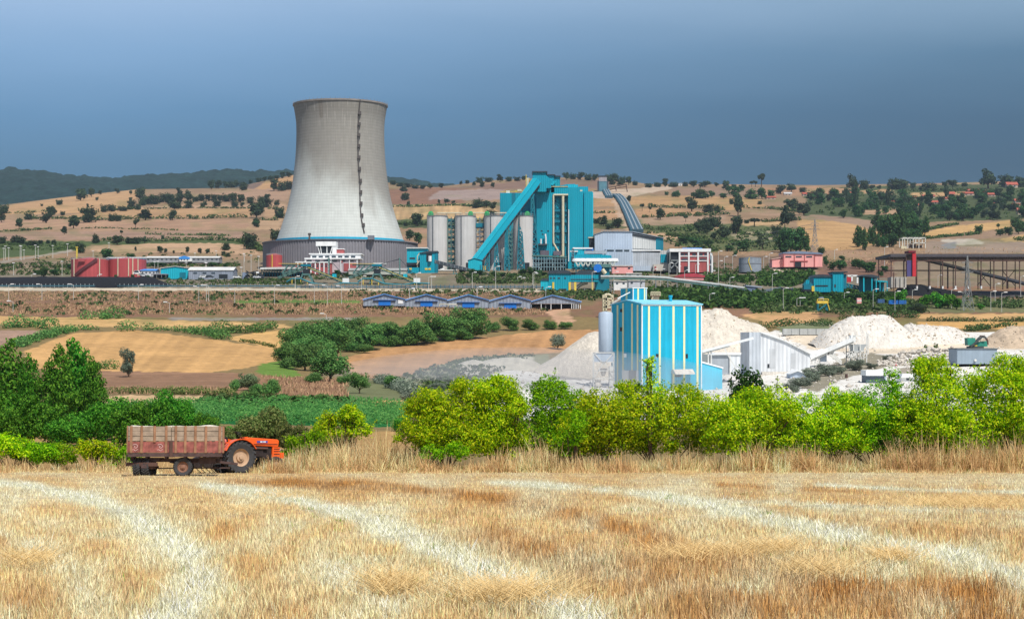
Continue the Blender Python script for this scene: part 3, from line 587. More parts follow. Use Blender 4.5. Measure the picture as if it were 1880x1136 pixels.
# behind and right of the tower
batch([(741,350,13,10),(744,366,15,13),(766,414,25,19),(745,414,8),(878,380,25,15),(893,380,20,10),(820,370,11,8),(806,372,6),(832,372,8,5),(750,378,6,10),(905,384,14,12),(902,398,20,13)], 'oak', OAKF, *O, 'between the cooling tower and boiler house', G1)
batch([(768,446,15,17)], 'dome', GRNF, 'light green round tree', 'light green trees', 'above the teal house by the silos', G1, 'broadleaf_tree'); batch([(752,440,20,16)], 'oak', OAKF, 'dark round tree', 'dark trees', 'just right of the cooling tower wall', G1)
batch([(1108,414,17,17),(1133,418,20,16,'dome'),(1118,420,16,10),(1155,369,9,9,'dome'),(1095,409,14,10)], 'oak', OAKF, *O, 'between the boiler house and hill conveyor', G1)
batch([(722,338,12,8),(735,341,14,8),(748,343,14,8),(762,345,14,8),(776,346,12,7),(790,345,12,7),(810,344,10,7),(846,338,7,6),(858,336,8,6),(880,334,13,9),(897,333,15,9),(918,333,14,11),(934,332,12,8),(950,331,12,7),(962,330,10,7),(870,340,8),(885,342,9),(905,343,8)], 'oak', OAKF, 'tree', 'trees', 'on the skyline between tower and boiler house', G1)
batch([(1040,329,13),(1052,328,13),(1066,329,14),(1080,330,14),(1092,331,12),(1118,332,14),(1130,334,14),(1142,336,12),(1154,338,12),(1166,339,10),(1124,338,12),(1138,341,12)], 'oak', OAKF, 'tree', 'trees', 'on the wooded knoll beside the hilltop conveyor house', G1)
batch([(1191,343,13,8),(1207,342,14,9),(1221,342,13,11),(1236,342,17,9),(1258,341,10,9),(1273,342,16,10),(1294,342,23,9),(1315,341,10,7),(1332,347,15,14),(1380,342,8,9,'umbrella'),(1387,342,9,9,'umbrella'),(1398,342,17,18,'umbrella'),(1348,344,12,6)], 'oak', OAKF, 'tree', 'trees', 'on the skyline right of the hill conveyor', G1)
batch([(1241,360,16,12),(1224,357,7),(1288,363,27,16),(1274,362,14,8),(1307,361,14,9),(1350,364,24,16),(1379,364,22,17),(1399,364,21,17),(1328,363,16,8),(1416,360,12,11),(1362,350,12,10),(1338,352,14,9)], 'oak', GRNF, 'green tree', 'green trees', 'on the upper right slope below the skyline', G1, 'broadleaf_tree')
batch([(1270,387,25,19),(1300,389,21,15),(1317,389,11,14),(1355,396,23,30,'tall'),(1353,406,16,14),(1343,374,8,9),(1395,374,8,7)], 'oak', OAKF, 'large dark oak', 'large dark oaks', 'on the second hedge right of conveyor', G1)
batch([(1212,402,19,20),(1179,386,9,10,'umbrella'),(1193,388,7,8,'umbrella'),(1259,406,10,9,'umbrella'),(1385,415,21,15,'umbrella'),(1371,409,10,8)], 'oak', OAKF, 'dark tree', 'dark trees', 'in terraced fields right of the conveyor', G1)
batch([(1284,426,22,18),(1302,416,24,17),(1298,429,20,18),(1313,416,22,24),(1352,428,23,27),(1330,438,26,20),(1310,438,12,10),(1290,414,18,14)], 'oak', OAKF, *O, 'in the cluster above the red-panelled office', G1)
batch([(1275,452,26,14),(1255,446,24,10),(1300,450,22,11),(1365,460,24,18),(1350,470,9,10),(1338,460,18,10)], 'dome', GRNF, 'green tree', 'bushy trees', 'close above the red-panelled office roof', G1, 'broadleaf_tree')
tree('pale_tree', 'tall', PALF, 1400, 458, 30, 40, 'tall pale loose tree above the round grey tank', None, False, None, G1)
batch([(1441,418,20,30,'tall'),(1453,405,17,15),(1423,432,17,20),(1455,386,26,18),(1476,394,27,19),(1433,355,19,14),(1453,351,20,12),(1474,352,12,9)], 'oak', OAKF, *O, 'on the slope above the pink building', G1)
batch([(1437,462,26,32,'poplar'),(1452,462,34,42,'dome'),(1468,462,22,36,'dome'),(1480,464,16,28,'dome'),(1508,464,13,14,'oak'),(1444,464,20,24,'dome')], 'dome', GRNF, 'leafy green tree', 'leafy green trees', 'massed behind the pink building', G1, 'broadleaf_tree')
# village wood on the right
VW = 'trees of the village wood on the right hillside'
batch([(1565,349,22,22),(1587,346,17,17),(1648,346,38,20),(1676,344,10,9),(1703,349,29,15),(1749,342,22,12),(1771,341,11,9),(1733,339,7),(1814,345,32,26),(1848,342,26,20),(1873,342,24,21),(1531,362,17,14),(1614,352,10,10,'umbrella'),(1600,354,12,12,'umbrella')], 'oak', OAKF, 'dark tree', 'dark trees', 'on the skyline above the red village roofs', VW)
batch([(1571,382,11,36),(1631,380,11,30),(1737,362,10,22),(1662,385,9,24),(1690,390,8,20),(1555,372,8,18)], 'poplar', OAKF, 'slim dark poplar', 'slim dark poplars', 'rising from the village wood', VW, 'poplar_tree', 'poplar')
batch([(1576,452,20,30),(1587,458,14,28),(1597,446,12,24),(1604,450,13,30),(1612,452,14,20),(1622,452,18,18),(1580,446,14,24)], 'poplar', GRNF, 'slim poplar', 'slim poplars', 'left of the white concrete frame', VW, 'poplar_tree', 'poplar')
batch([(1630,448,34,44),(1645,446,34,46),(1655,440,26,44),(1620,430,26,30),(1672,444,22,22),(1684,436,24,30),(1676,424,22,30),(1698,432,20,26),(1637,452,24,20),(1665,430,24,36),(1610,420,22,26)], 'dome', GRNF, 'tall green tree', 'tall green trees', 'in the thick grove above the white frame', VW, 'broadleaf_tree')
batch([(1797,426,15,16,'oak'),(1833,421,8,9,'umbrella'),(1852,431,18,14,'dome'),(1870,428,20,18,'dome'),(1836,432,16,12),(1863,416,16,18),(1880,424,18,20)], 'oak', GRNF, 'tree', 'trees', 'by the golden field at the right edge', VW, 'field_tree')
rr = random.Random(5)
for i in range(150):
    while True:
        px, py = rr.uniform(1475, 1900), rr.uniform(350, 408)
        if inpoly(np.array([px]), np.array([py]), [(1480,358),(1580,362),(1700,366),(1800,356),(1900,350),(1900,402),(1760,408),(1690,412),(1640,400),(1560,404),(1500,390)])[0]: break
    w = rr.uniform(11, 23)*(1 if py < 390 else 1.15)
    tree('broadleaf_tree', rr.choice(['dome','oak','dome','tall']), rr.choice([GRNF, GRNF, OAKF]), px, py, w, w*rr.uniform(.75, 1.15), 'dark green tree crowded into the village wood among red roofs', None, False, None, 'crowded trees of the village wood')
for px, py, w, h in ((1530,496,22,18),(1544,496,24,22),(1570,492,20,18),(1578,494,22,20),(1590,500,26,22),(1600,500,24,22),(1617,508,14,12),(1515,484,10,16),(1484,505,9,12),(1456,505,7,10),(1427,486,16,12),(1517,488,12,12),(1546,478,14,10),(1500,484,10,8),(1625,500,18,14)):
    tree('young_tree', 'dome', GRNF, px, py, w, h, None, ('young green tree', 'young trees', 'on the slope below the pink building'), False, None, 'young trees around the plant')
for px, py, w, h in ((1655,560,26,30),(1700,564,30,26),(1722,566,34,32),(1740,566,32,30),(1756,568,24,24),(1718,560,26,28),(1642,560,24,22),(1600,556,28,26),(1575,556,26,22),(1558,554,22,18),(1800,568,18,12),(1530,552,24,20),(1620,556,22,22)):
    tree('young_tree', 'dome', POPF if px > 1640 else GRNF, px, py, w, h, None, ('leafy young tree', 'leafy young trees', 'behind the white lime heaps'), False, None, 'young trees around the plant')
tree('round_bush', 'bush', GRYF if False else OAKF, 1684, 576, 37, 27, 'big round dark bush beside the blue containers', None, True, None, None, 'bush')
for px, py, w, h in ((80,508,26,18),(68,506,18,12),(100,506,22,14),(150,508,8,9),(181,512,6,7),(212,512,8,9),(243,512,9,9),(272,512,8,8),(303,513,7,6),(285,492,26,12),(15,490,7,7),(4,492,8,8),(298,490,22,9),(390,490,26,10),(414,492,14,10),(128,496,12,14)):
    tree('round_shrub', 'dome', GRNF, px, py, w, h, None, ('green shrub', 'green shrubs', 'around the red storage tanks and sheds'), False, None, 'shrubs around the plant', 'shrub')
for px, py, w, h in ((660,492,18,10),(713,490,10,8),(745,490,9,10),(640,508,14,10),(620,506,16,12),(848,503,18,12),(866,506,20,14),(880,506,18,12),(940,510,16,10),(960,506,22,14),(975,506,20,18),(990,506,20,12),(1000,508,14,10),(860,510,16,8),(905,505,14,8),(922,508,18,9),(1180,488,9,10),(1060,492,8,10),(1230,496,12,8),(1255,500,10,6)):
    tree('round_shrub', 'dome', GRNF, px, py, w, h, None, ('green shrub', 'green shrubs', 'in front of the silos and cooling tower'), False, None, 'shrubs around the plant', 'shrub')
# -- valley trees
G2 = 'trees of the valley tree row'
VR = [(541,642,48,56),(522,668,44,44),(564,655,64,60),(592,624,58,48),(560,678,56,50),(607,697,70,62),(586,668,54,60),(618,655,54,54),(640,626,50,46),(672,640,54,52),(655,632,46,50),(700,630,48,42),(733,632,48,46),(765,631,54,50),(800,623,54,50),(835,621,58,54),(866,620,60,58),(620,640,50,52),(547,662,44,50)]
for i, (px, py, w, h) in enumerate(VR): tree('broadleaf_tree', 'dome' if i % 3 else 'bush', MIDF, px, py+2, w*1.3, h*1.08, None, ('rounded green tree', 'rounded green trees', 'in the thick valley tree row'), True, None, G2)
for px, py, w, h in ((905,609,32,24),(938,607,38,30),(975,606,38,24),(1010,605,32,22),(1038,604,30,18)): tree('round_shrub', 'bush', MIDF, px, py, w, h, None, ('low green bush', 'low green bushes', 'right of the valley tree row'), True, None, 'low bushes of the valley tree row', 'bush')
for px, py, w, h in ((690,634,44,22),(718,636,44,24),(750,634,46,24),(782,630,50,24),(818,626,48,26),(850,624,46,26),(640,646,46,26),(668,648,40,22),(530,676,44,24),(575,702,40,22),(632,704,36,20)): tree('round_bush', 'bush', MIDF, px, py, w, h, None, ('low green bush', 'low green bushes', 'under the valley tree row'), True, None, 'low bushes of the valley tree row', 'bush')
tree('broadleaf_tree', 'dome', MIDF, 660, 722, 46, 44, 'dark round tree standing apart below the valley tree row', None, True)
tree('round_bush', 'bush', MIDF, 722, 713, 38, 28, 'round green bush right of the lone tree below the row', None, True, None, None, 'bush')
tree('broadleaf_tree', 'dome', GRYF, 1024, 641, 34, 32, 'dusty round tree on the edge of the white lime cone', None, True)
tree('olive_tree', 'tall', FOL('olive_leaves', [C(74,88,74), C(104,116,98), C(132,144,122)], .2), 236, 692, 37, 52, 'lone grey-green tree on the brown field, its trunk bare', None, True)
for px, py, w, h, f in ((455,716,50,40,PALF),(430,722,22,30,MIDF),(500,726,38,36,MIDF),(458,742,52,36,MIDF),(475,728,40,32,MIDF),(592,746,36,28,MIDF),(540,742,40,20,OLVF),(560,744,44,22,MIDF),(615,748,40,20,OLVF),(640,750,36,14,OLVF),(400,744,34,16,OLVF),(425,748,34,16,MIDF),(510,745,36,18,OLVF)):
    tree('round_bush', 'bush', f, px, py, w, h, None, ('green bush', 'green bushes', 'in the scrub above the corn field'), True, None, 'bushes above the corn field', 'bush')
for px, py, w, h in ((760,744,48,36),(800,720,44,22),(830,716,50,18),(745,722,34,18),(790,738,40,28)):
    tree('dusty_bush', 'bush', GRYF, px, py, w, h, None, ('dusty grey bush', 'dusty grey bushes', 'on the slope left of the lime works'), True, None, 'dusty bushes by the lime works', 'bush')
for px, py, w, h in ((1492,700,44,30),(1515,690,46,28),(1470,712,52,26),(1572,680,34,24),(1560,676,26,18),(1630,662,22,14),(1540,686,32,18),(1600,676,26,12),(1455,720,40,20)):
    tree('dusty_bush', 'bush', GRYF, px, py, w, h, None, ('pale dusty bush', 'pale dusty bushes', 'beside the white road of the lime works'), True, None, 'dusty bushes by the lime works', 'bush')
# poplars at the left and the leafy thicket below them
PG = 'poplars at the left edge of the valley'
tree('poplar_tree', 'poplar', POPF, 16, 790, 128, 146, 'broad poplar cut by the left picture edge', None, True, 168, PG, 'poplar')
tree('poplar_tree', 'poplar', POPF, 110, 782, 92, 136, 'tall poplar, left stem of the pair beside the tan field', None, True, 165, PG, 'poplar')
tree('poplar_tree', 'poplar', POPF, 138, 782, 92, 142, 'tallest poplar, right stem of the pair beside the tan field', None, True, 172, PG, 'poplar'); tree('poplar_tree', 'poplar', POPF, 168, 782, 66, 112, 'slim shorter poplar right of the tall pair', None, True, 170, PG, 'poplar')
tree('poplar_tree', 'poplar', POPF, 54, 786, 60, 122, 'narrow poplar tucked right of the broad edge poplar', None, True, 166, PG, 'poplar'); tree('poplar_tree', 'poplar', POPF, -30, 778, 60, 130, 'poplar mostly outside the left picture edge', None, True, 168, PG, 'poplar')
for px, py, w, h in ((-12,838,84,96),(28,838,92,104),(78,838,86,98),(122,834,74,66),(160,832,74,80),(200,830,80,84),(240,828,76,92),(284,826,76,88),(322,824,64,88),(352,822,60,70),(380,818,52,62),(408,812,44,46)):
    tree('thicket_tree', 'bush', POPF, px, py+6, w*1.12, h*1.12, None, ('leafy deep green thicket tree', 'leafy thicket trees', 'behind the trailer'), True, 112+(px % 17), 'thicket trees behind the trailer', 'tree')
for px, py, w, h, Y in ((472,815,92,96,105),(436,812,66,72,104),(510,815,62,70,106),(540,812,70,72,103),(562,820,56,50,98),(590,812,60,58,102),(415,812,54,60,106),(625,812,60,46,106),(490,815,60,80,110)):
    tree('olive_bush', 'bush', OLVF, px, py, w, h, None, ('olive brown bush', 'olive brown bushes', 'behind the orange tractor'), True, Y, 'olive bushes behind the tractor', 'bush')
tree('dark_tree', 'dome', FOL('dark_leaves', [C(30,56,22), C(52,84,30), C(80,110,44)], .3), 1372, 760, 96, 150, 'dark green leafy tree behind the bright shrubs, below the factory lean-to', None, True, 125)
tree('round_bush', 'bush', POPF, 735, 790, 40, 34, 'small dark green bush at the right end of the corn', None, True, 130, None, 'bush')

# ------------------------------------------------------------------ bright shrubs along the far edge of the stubble
def shrub(label, cat, fol, Y, blobs, n, leaf, name='shrub', group=None, stems=9, sprays=14, foot=None):
    """blobs in photograph pixels (x, y, rx, ry) at distance Y"""
    k = Y/F; bx_ = np.mean([b[0] for b in blobs]); foot = foot or 858
    zg = float(field_z(Y)) if Y < 74 else float(gz((bx_-CX)/F*Y, Y))
    o = bpy.data.objects.new(name, None); COL.objects.link(o); o.location = ((bx_-CX)/F*Y, Y, zg); tag(o, label, cat, group)
    B = []
    for (x, y, rx, ry) in blobs:
        z = (HY-y)*k-zg; B.append(((x-bx_)*k, RNG.uniform(-.3, .6), z, rx*k, min(rx, ry)*k*.95, ry*k))
        for j in range(5):
            a = RNG.uniform(0, 6.283); q = RNG.uniform(.55, .95); s = RNG.uniform(.25, .42)*min(rx, ry)*k
            B.append(((x-bx_)*k+math.cos(a)*rx*k*q, RNG.uniform(-.8, .5)*min(rx, ry)*k, z+math.sin(a)*ry*k*q, s, s, s*.8))
    p, nn = blobs_pts(B, n//6, .3); keep = vnoise(p[:, 0]*1.6+3, p[:, 2]*1.6+p[:, 1]*1.3, 13)+RNG.uniform(-.15, .15, len(p)) > .14; p, nn = p[keep], nn[keep]; p = np.repeat(p, 8, 0); nn = np.repeat(nn, 8, 0); p = p+RNG.normal(0, leaf*.85, p.shape)*np.array([1, 1, .6])
    m = MB(); sp = [p]; sn = [nn]
    for i in range(stems):
        b = B[RNG.integers(0, len(B))]; x0 = b[0]*.25; m.path([(0, 0, -.1), (x0, 0, .25), (x0*.5+b[0]*.5+RNG.uniform(-.2,.2), RNG.uniform(-.2,.2), b[2]*.5), (b[0], b[1], b[2]), (b[0]+RNG.uniform(-.3,.3), b[1], b[2]+b[5]*.7)], .03, 5)
    for i in range(sprays):                       # shoots sticking out of the outline
        b = B[RNG.integers(0, len(blobs)*6)]; a = RNG.uniform(-.2, 3.3); st = np.array([b[0]+math.cos(a)*b[3]*.8, b[1]-b[4]*.2, b[2]+math.sin(a)*b[5]*.8]); d = np.array([math.cos(a)*.6, RNG.uniform(-.3,.3), abs(math.sin(a))*.6+.3]); d /= np.linalg.norm(d)
        L = RNG.uniform(.35, .8)*max(.5, min(1, b[3])); m.tube((b[0]*.25, 0, .2), b[:3], .012, n=4); m.tube(b[:3], st, .012, n=4); m.tube(st, st+d*L, .012, .005, n=4); q = 22
        t = RNG.uniform(.1, 1, q)[:, None]; sp.append(st+d*L*t+RNG.normal(0, .07, (q, 3))*(1.2-t)); sn.append(np.tile([0,-.3,1.], (q, 1)))
    p = np.vstack(sp); nn = np.vstack(sn); ok = p[:, 2] > .02; p, nn = p[ok], nn[ok]
    link('foliage', leafmesh('foliage', p, nn, leaf*RNG.uniform(.45, 1.4, len(p)), leaf*RNG.uniform(.35, .7, len(p)), .7), fol, o); m.build('stems', BARK, o)
    return o
SG = 'bright shrubs along the far edge of the stubble'
shrub('broad yellow-green shrub, leftmost of the bright row, leaning over dry grass', 'shrub', YELF, 77, [(800,770,62,52),(760,795,34,26),(850,750,52,50),(825,806,72,36),(780,750,36,36),(870,812,40,26)], 22000, .13, 'bright_shrub', SG)
shrub('tall yellow-green shrub peaking left of the green feathery one', 'shrub', YELF, 78, [(910,745,58,52),(900,790,60,46),(880,720,30,28),(925,712,28,24),(930,806,50,32)], 20000, .13, 'bright_shrub', SG)
shrub('greener feathery-topped shrub with thin shoots below the white yard', 'shrub', LIMF, 79.5, [(1000,755,66,54),(1010,720,36,32),(1045,755,40,40),(985,790,60,36),(1030,806,56,30),(1070,785,40,40)], 21000, .12, 'feathery_shrub', SG, 9, 34)
shrub('low yellow-green shrub in front of the dark gap below the factory silo', 'shrub', YELF, 77, [(1085,790,62,46),(1110,755,46,42),(1050,815,44,26),(1120,806,60,34),(1140,770,40,44)], 20000, .125, 'bright_shrub', SG)
shrub('big rounded yellow shrub hiding the foot of the striped factory', 'shrub', YELF, 77.5, [(1190,760,62,56),(1245,750,56,48),(1160,730,36,34),(1215,796,80,40),(1290,770,50,56),(1170,808,44,26)], 24000, .13, 'bright_shrub', SG)
shrub('thin upright leafy shoot rising in front of the striped factory', 'sapling', YELF, 77, [(1195,685,11,26),(1203,715,16,20),(1189,668,7,12)], 520, .13, 'leafy_shoot', None, 5, 8)
shrub('yellow-green shrub directly below the dark leafy tree', 'shrub', YELF, 76.5, [(1390,770,66,52),(1345,785,50,50),(1425,745,40,40),(1400,804,70,34),(1330,806,50,34),(1320,765,36,44)], 22000, .125, 'bright_shrub', SG)
shrub('sprawling light shrub between two taller ones, thin and twiggy', 'shrub', YELF, 77, [(1500,775,68,52),(1545,770,50,52),(1480,804,64,34),(1555,735,16,22),(1528,722,13,18),(1540,806,60,32),(1450,780,44,44)], 21000, .12, 'bright_shrub', SG)
shrub('medium green shrub under the small white-roofed sheds', 'shrub', LIMF, 78, [(1610,755,62,52),(1640,790,60,44),(1590,800,56,36),(1636,704,18,30),(1570,775,40,46),(1660,765,44,44)], 21000, .125, 'bright_shrub', SG)
shrub('large yellow shrub with loose peaks below the rock heap', 'shrub', YELF, 77, [(1720,740,60,60),(1690,780,60,48),(1740,790,60,44),(1715,690,34,34),(1700,670,22,20)], 22000, .13, 'bright_shrub', SG)
shrub('dense tall yellow shrub against the right picture edge', 'shrub', YELF, 77, [(1830,730,62,62),(1880,755,62,72),(1800,785,60,44),(1850,682,30,30),(1890,690,34,40),(1780,715,30,30)], 26000, .13, 'bright_shrub', SG)
shrub('yellow shrub just beyond the right picture edge', 'shrub', YELF, 78, [(1960,750,60,60),(1940,790,50,50)], 6000, .13, 'bright_shrub', SG)
shrub('low trailing sprig of leaves at the foot of the leftmost bright shrub', 'shrub', LIMF, 75.6, [(795,832,26,14),(840,826,24,14)], 1500, .11, 'low_shrub', None, 4, 4)
shrub('small green shrub low in the dry grass below the feathery one', 'shrub', LIMF, 75.8, [(1040,815,26,24),(1060,780,18,30)], 2200, .11, 'low_shrub', None, 4, 6)
LG = 'yellow-green bushes at the left field edge'
shrub('brightest yellow bush at the left picture edge', 'bush', YELF, 80, [(5,820,32,24),(40,822,26,18)], 3600, .14, 'bright_bush', LG, 5, 6)
shrub('low yellow-green bush just right of the edge bush', 'bush', LIMF, 80, [(75,830,34,16),(50,838,34,14)], 2800, .13, 'bright_bush', LG, 5, 6)
shrub('green bush in the middle of the left field edge', 'bush', LIMF, 81, [(115,832,32,20),(95,826,14,14)], 2600, .13, 'bright_bush', LG, 5, 6)
shrub('yellow-topped bush left of the trailer', 'bush', YELF, 80, [(165,824,28,16),(195,826,26,14),(180,838,30,12)], 3400, .13, 'bright_bush', LG, 5, 6)
shrub('green bush showing behind the trailer rear wheel', 'bush', LIMF, 80, [(222,838,26,18),(245,835,24,18)], 2400, .13, 'bright_bush', LG, 5, 5)
shrub('yellow-green sapling right of the tractor, left one of two', 'sapling', YELF, 88, [(600,778,20,22),(592,795,22,16)], 2600, .14, 'bright_sapling', LG, 6, 8); shrub('yellow-green pointed sapling, right one of two beside the tractor', 'sapling', YELF, 88, [(645,772,26,18),(650,790,34,14),(640,756,10,14)], 3400, .14, 'bright_sapling', LG, 6, 8)
shrub('green bush low in front of the tractor bonnet', 'bush', LIMF, 84, [(548,822,28,22),(575,806,26,14),(530,838,16,14)], 3000, .13, 'bright_bush', LG, 5, 6)

# ------------------------------------------------------------------ hedges
def hedge(pts, w, h, label, fol=LOWF, group='hedges between the fields', dens=1., name='hedge'):
    """pts in photograph pixels on the ground; w, h metres"""
    q = []; L = 0
    for (x0, y0), (x1, y1) in zip(pts, pts[1:]):
        a = np.array([(x0-CX)/F*depth(x0, y0), depth(x0, y0)]); b = np.array([(x1-CX)/F*depth(x1, y1), depth(x1, y1)]); l = np.linalg.norm(b-a); st = max(2, int(l/(w*.6)))
        for i in range(st): q.append(a+(b-a)*(i+RNG.uniform(0, .6))/st)
        L += l
    q = np.array(q); B = []
    for c in q:
        s = RNG.uniform(.55, 1.15); off = RNG.normal(0, w*.12, 2); X, Yq = c+off
        B.append((X, Yq, float(gz(X, Yq))+h*s*.4, w*.6*s, w*.6*s, h*s*.62))
    Y0 = np.mean(q[:, 1]); ls = max(.22, Y0*.0011); n = int(min(9000, len(B)*w*h*3.2/(ls*ls)*dens)); p, nn = blobs_pts(B, n, .25)
    c0 = np.array([q[:, 0].mean(), Y0, float(gz(q[:, 0].mean(), Y0))]); o = link(name, leafmesh(name, p-c0, nn, ls*RNG.uniform(.8, 1.4, n), ls*.8, .6), fol); o.location = c0
    return tag(o, label, 'hedge', group)
H = hedge
H([(235,607),(300,607),(360,612),(415,624)], 7, 3.4, 'thick green hedge along the top of the big tan field', MIDF)
H([(405,612),(450,612),(490,606),(520,601)], 8, 4.4, 'green hedge joining the valley tree row from the left', MIDF)
H([(0,603),(50,600),(98,604)], 6, 4.2, 'dark hedge clump on the field at the left edge', MIDF)
H([(30,637),(75,622),(110,612),(140,607),(180,605)], 5, 2.6, 'sloping hedge left of the big tan field', MIDF); H([(165,586),(195,585),(222,583)], 8, 4.2, 'short bushy hedge under the brown embankment', MIDF)
H([(440,626),(480,632),(505,638)], 2, 1, 'thin brown hedge below the small striped field', OLVF); H([(172,676),(204,678)], 4, 2.2, 'short dark hedge right of the poplars', MIDF)
H([(200,722),(260,722),(330,724),(430,724)], 2.5, 1.3, 'patchy low hedge along the brown field bottom', OLVF)
H([(695,700),(735,716),(760,726)], 3, 2, 'low hedge descending beside the dusty slope', GRYF)
for a in (([(60,402),(110,402),(170,404)], 7, 4, 'left part of the hedge above the striped field'), ([(175,405),(230,403),(290,402),(330,402)], 7, 4.5, 'middle part of the hedge above the striped field'), ([(335,402),(390,401),(455,400)], 7, 5, 'right part of the hedge above the striped field'),
 ([(0,426),(60,423),(95,421)], 4, 2.6, 'dark thin hedge below the striped field, left end'), ([(150,420),(250,421),(330,423)], 3, 1.6, 'thin dark line of hedge along the striped field foot'), ([(270,431),(360,432),(420,434)], 4, 2.2, 'thin green hedge across the lower left field'), ([(190,442),(300,443),(380,441),(455,444)], 8, 4, 'broad green hedge above the sheds'), ([(440,443),(470,452),(480,462)], 7, 3.5, 'green hedge dropping to the tower wall'),
 ([(20,392),(60,390),(100,389)], 6, 3, 'green hedge below the top tan field, left end'), ([(205,387),(225,386),(250,384)], 6, 4, 'hedge under the top tan field, right end'), ([(270,384),(360,382),(450,383),(515,384)], 5, 2.6, 'long thin hedge left of the tower at shoulder height'), ([(60,492),(95,492),(125,490)], 5, 3, 'dark hedge left of the red tanks'),
 ([(480,404),(510,405)], 6, 4, 'short hedge beside the tower flank')):
    H(*a)
for a in (([(1192,380),(1240,382),(1290,383),(1330,386)], 7, 4.5, 'green hedge under the upper right field'), ([(1180,400),(1220,399),(1260,397),(1340,394)], 7, 4.5, 'green hedge line below the single dark oak'), ([(1178,420),(1215,422),(1260,421),(1290,420)], 9, 5, 'thick hedge above the turbine hall, upper line'), ([(1225,432),(1260,436),(1300,438)], 9, 4, 'thick hedge above the turbine hall, lower line'), ([(1368,382),(1420,384),(1470,390)], 7, 3.6, 'green hedge across the right slope, upper one'), ([(1400,408),(1440,406),(1470,404)], 7, 4, 'green hedge across the right slope, lower one'),
 ([(1690,440),(1740,435),(1800,430)], 5, 3.2, 'dark hedge under the long golden field'), ([(1690,424),(1730,417),(1760,412)], 6, 3, 'hedge above the long golden field'), ([(1860,440),(1900,443)], 7, 4, 'dark hedge at the right edge below the golden strip'), ([(1650,352),(1720,351),(1790,350)], 8, 5, 'green hedge on the ridge by the village'), ([(1620,446),(1660,440),(1690,436)], 9, 5, 'bushy hedge behind the white concrete frame'), ([(1085,392),(1130,391)], 5, 3, 'short hedge right of the boiler house'),
 ([(720,412),(760,413),(790,414)], 8, 4, 'hedge right of the tower above the silos'), ([(720,380),(800,378),(900,380)], 6, 3, 'hedge along the top of the striped straw field')):
    H(*a)
for a in (([(1410,602),(1450,596),(1500,596),(1530,600)], 8, 2.6, 'scrubby hedge behind the concrete blocks'), ([(1550,586),(1600,584),(1660,582),(1690,584)], 6, 3, 'dark hedge left of the big round bush'), ([(1700,590),(1780,590),(1880,590)], 4, 1.8, 'low hedge between the two tan strips at right'), ([(1780,608),(1820,602),(1860,598)], 5, 2.4, 'hedge above the brown spoil mound'), ([(1500,568),(1560,566),(1640,570),(1680,572)], 7, 3, 'green scrub hedge before the young trees'), ([(1780,562),(1830,564),(1880,566)], 6, 3, 'green scrub hedge right of the pylon')): H(*a)
# ------------------------------------------------------------------ countless low growth
def scrub(name, label, cat, mat, items):
    P_, N_, S_ = [], [], []
    for poly, n, r, h in items:
        q = scatter_points(poly, n); Yq = depths(q[:, 0], q[:, 1]); X = (q[:, 0]-CX)/F*Yq; m = 9
        k = RNG.uniform(.5, 1.4, n); d = RNG.normal(0, 1, (n, m, 3)); d /= np.linalg.norm(d, axis=2)[..., None]; d[..., 2] = np.abs(d[..., 2])
        c = np.stack([X, Yq, gz(X, Yq)], 1)[:, None, :]+d*np.array([r, r, h])*k[:, None, None]; P_.append(c.reshape(-1, 3)); N_.append(d.reshape(-1, 3)); S_.append(np.repeat(k*(r+h)*.55, m))
    p = np.concatenate(P_); o = link(name, leafmesh(name, p, np.concatenate(N_), np.concatenate(S_), np.concatenate(S_)*.7, .5), mat)
    return tag(o, label, cat, None, 'stuff')
DRYF = FOL('dry_weed_leaves', [C(124,100,80,.75), C(146,120,94,.75), C(172,146,112,.75)], .2, .9)
DRYP = [(bx(-100,1000,557,578), 3600, .75, .8), (bx(-100,680,535,553), 2200, .75, .6), ([(640,536),(1000,536),(1080,545),(1000,548),(640,546)], 200, .9, .7), (bx(1440,1640,474,490), 160, 1.2, .9), (bx(700,1900,454,470), 200, 1.4, 1), ([(480,690),(640,694),(640,735),(500,735)], 350, .6, .6), (bx(200,430,712,724), 260, .5, .6)]
DP = []
for poly, n_, r_, h_ in DRYP:
    q = scatter_points(poly, n_*4); DP.append(np.column_stack([q, np.full(len(q), h_)]))
DP = np.concatenate(DP); dY = depths(DP[:, 0], DP[:, 1]); dX = (DP[:, 0]-CX)/F*dY; nd = len(dX); dn = fbm(dX*.03, dY*.06, 88)
dc = np.array(C(176,144,112,1.0))*np.clip(RNG.normal(1, .16, (nd, 1)), .5, 1.4)*(.7+.6*dn[:, None]); dc[RNG.random(nd) < .06] = np.array(C(110,124,70))
tag(blades('dry_scrub', dX, dY, gz(dX, dY)-.1, DP[:, 2]*RNG.uniform(.6, 1.5, nd)*(.5+dn), np.full(nd, 1)*dY*.0006, np.clip(np.abs(RNG.normal(.3, .25, nd)), 0, .95), dc), 'brown dry weeds covering the embankments below the plant', 'scrub')
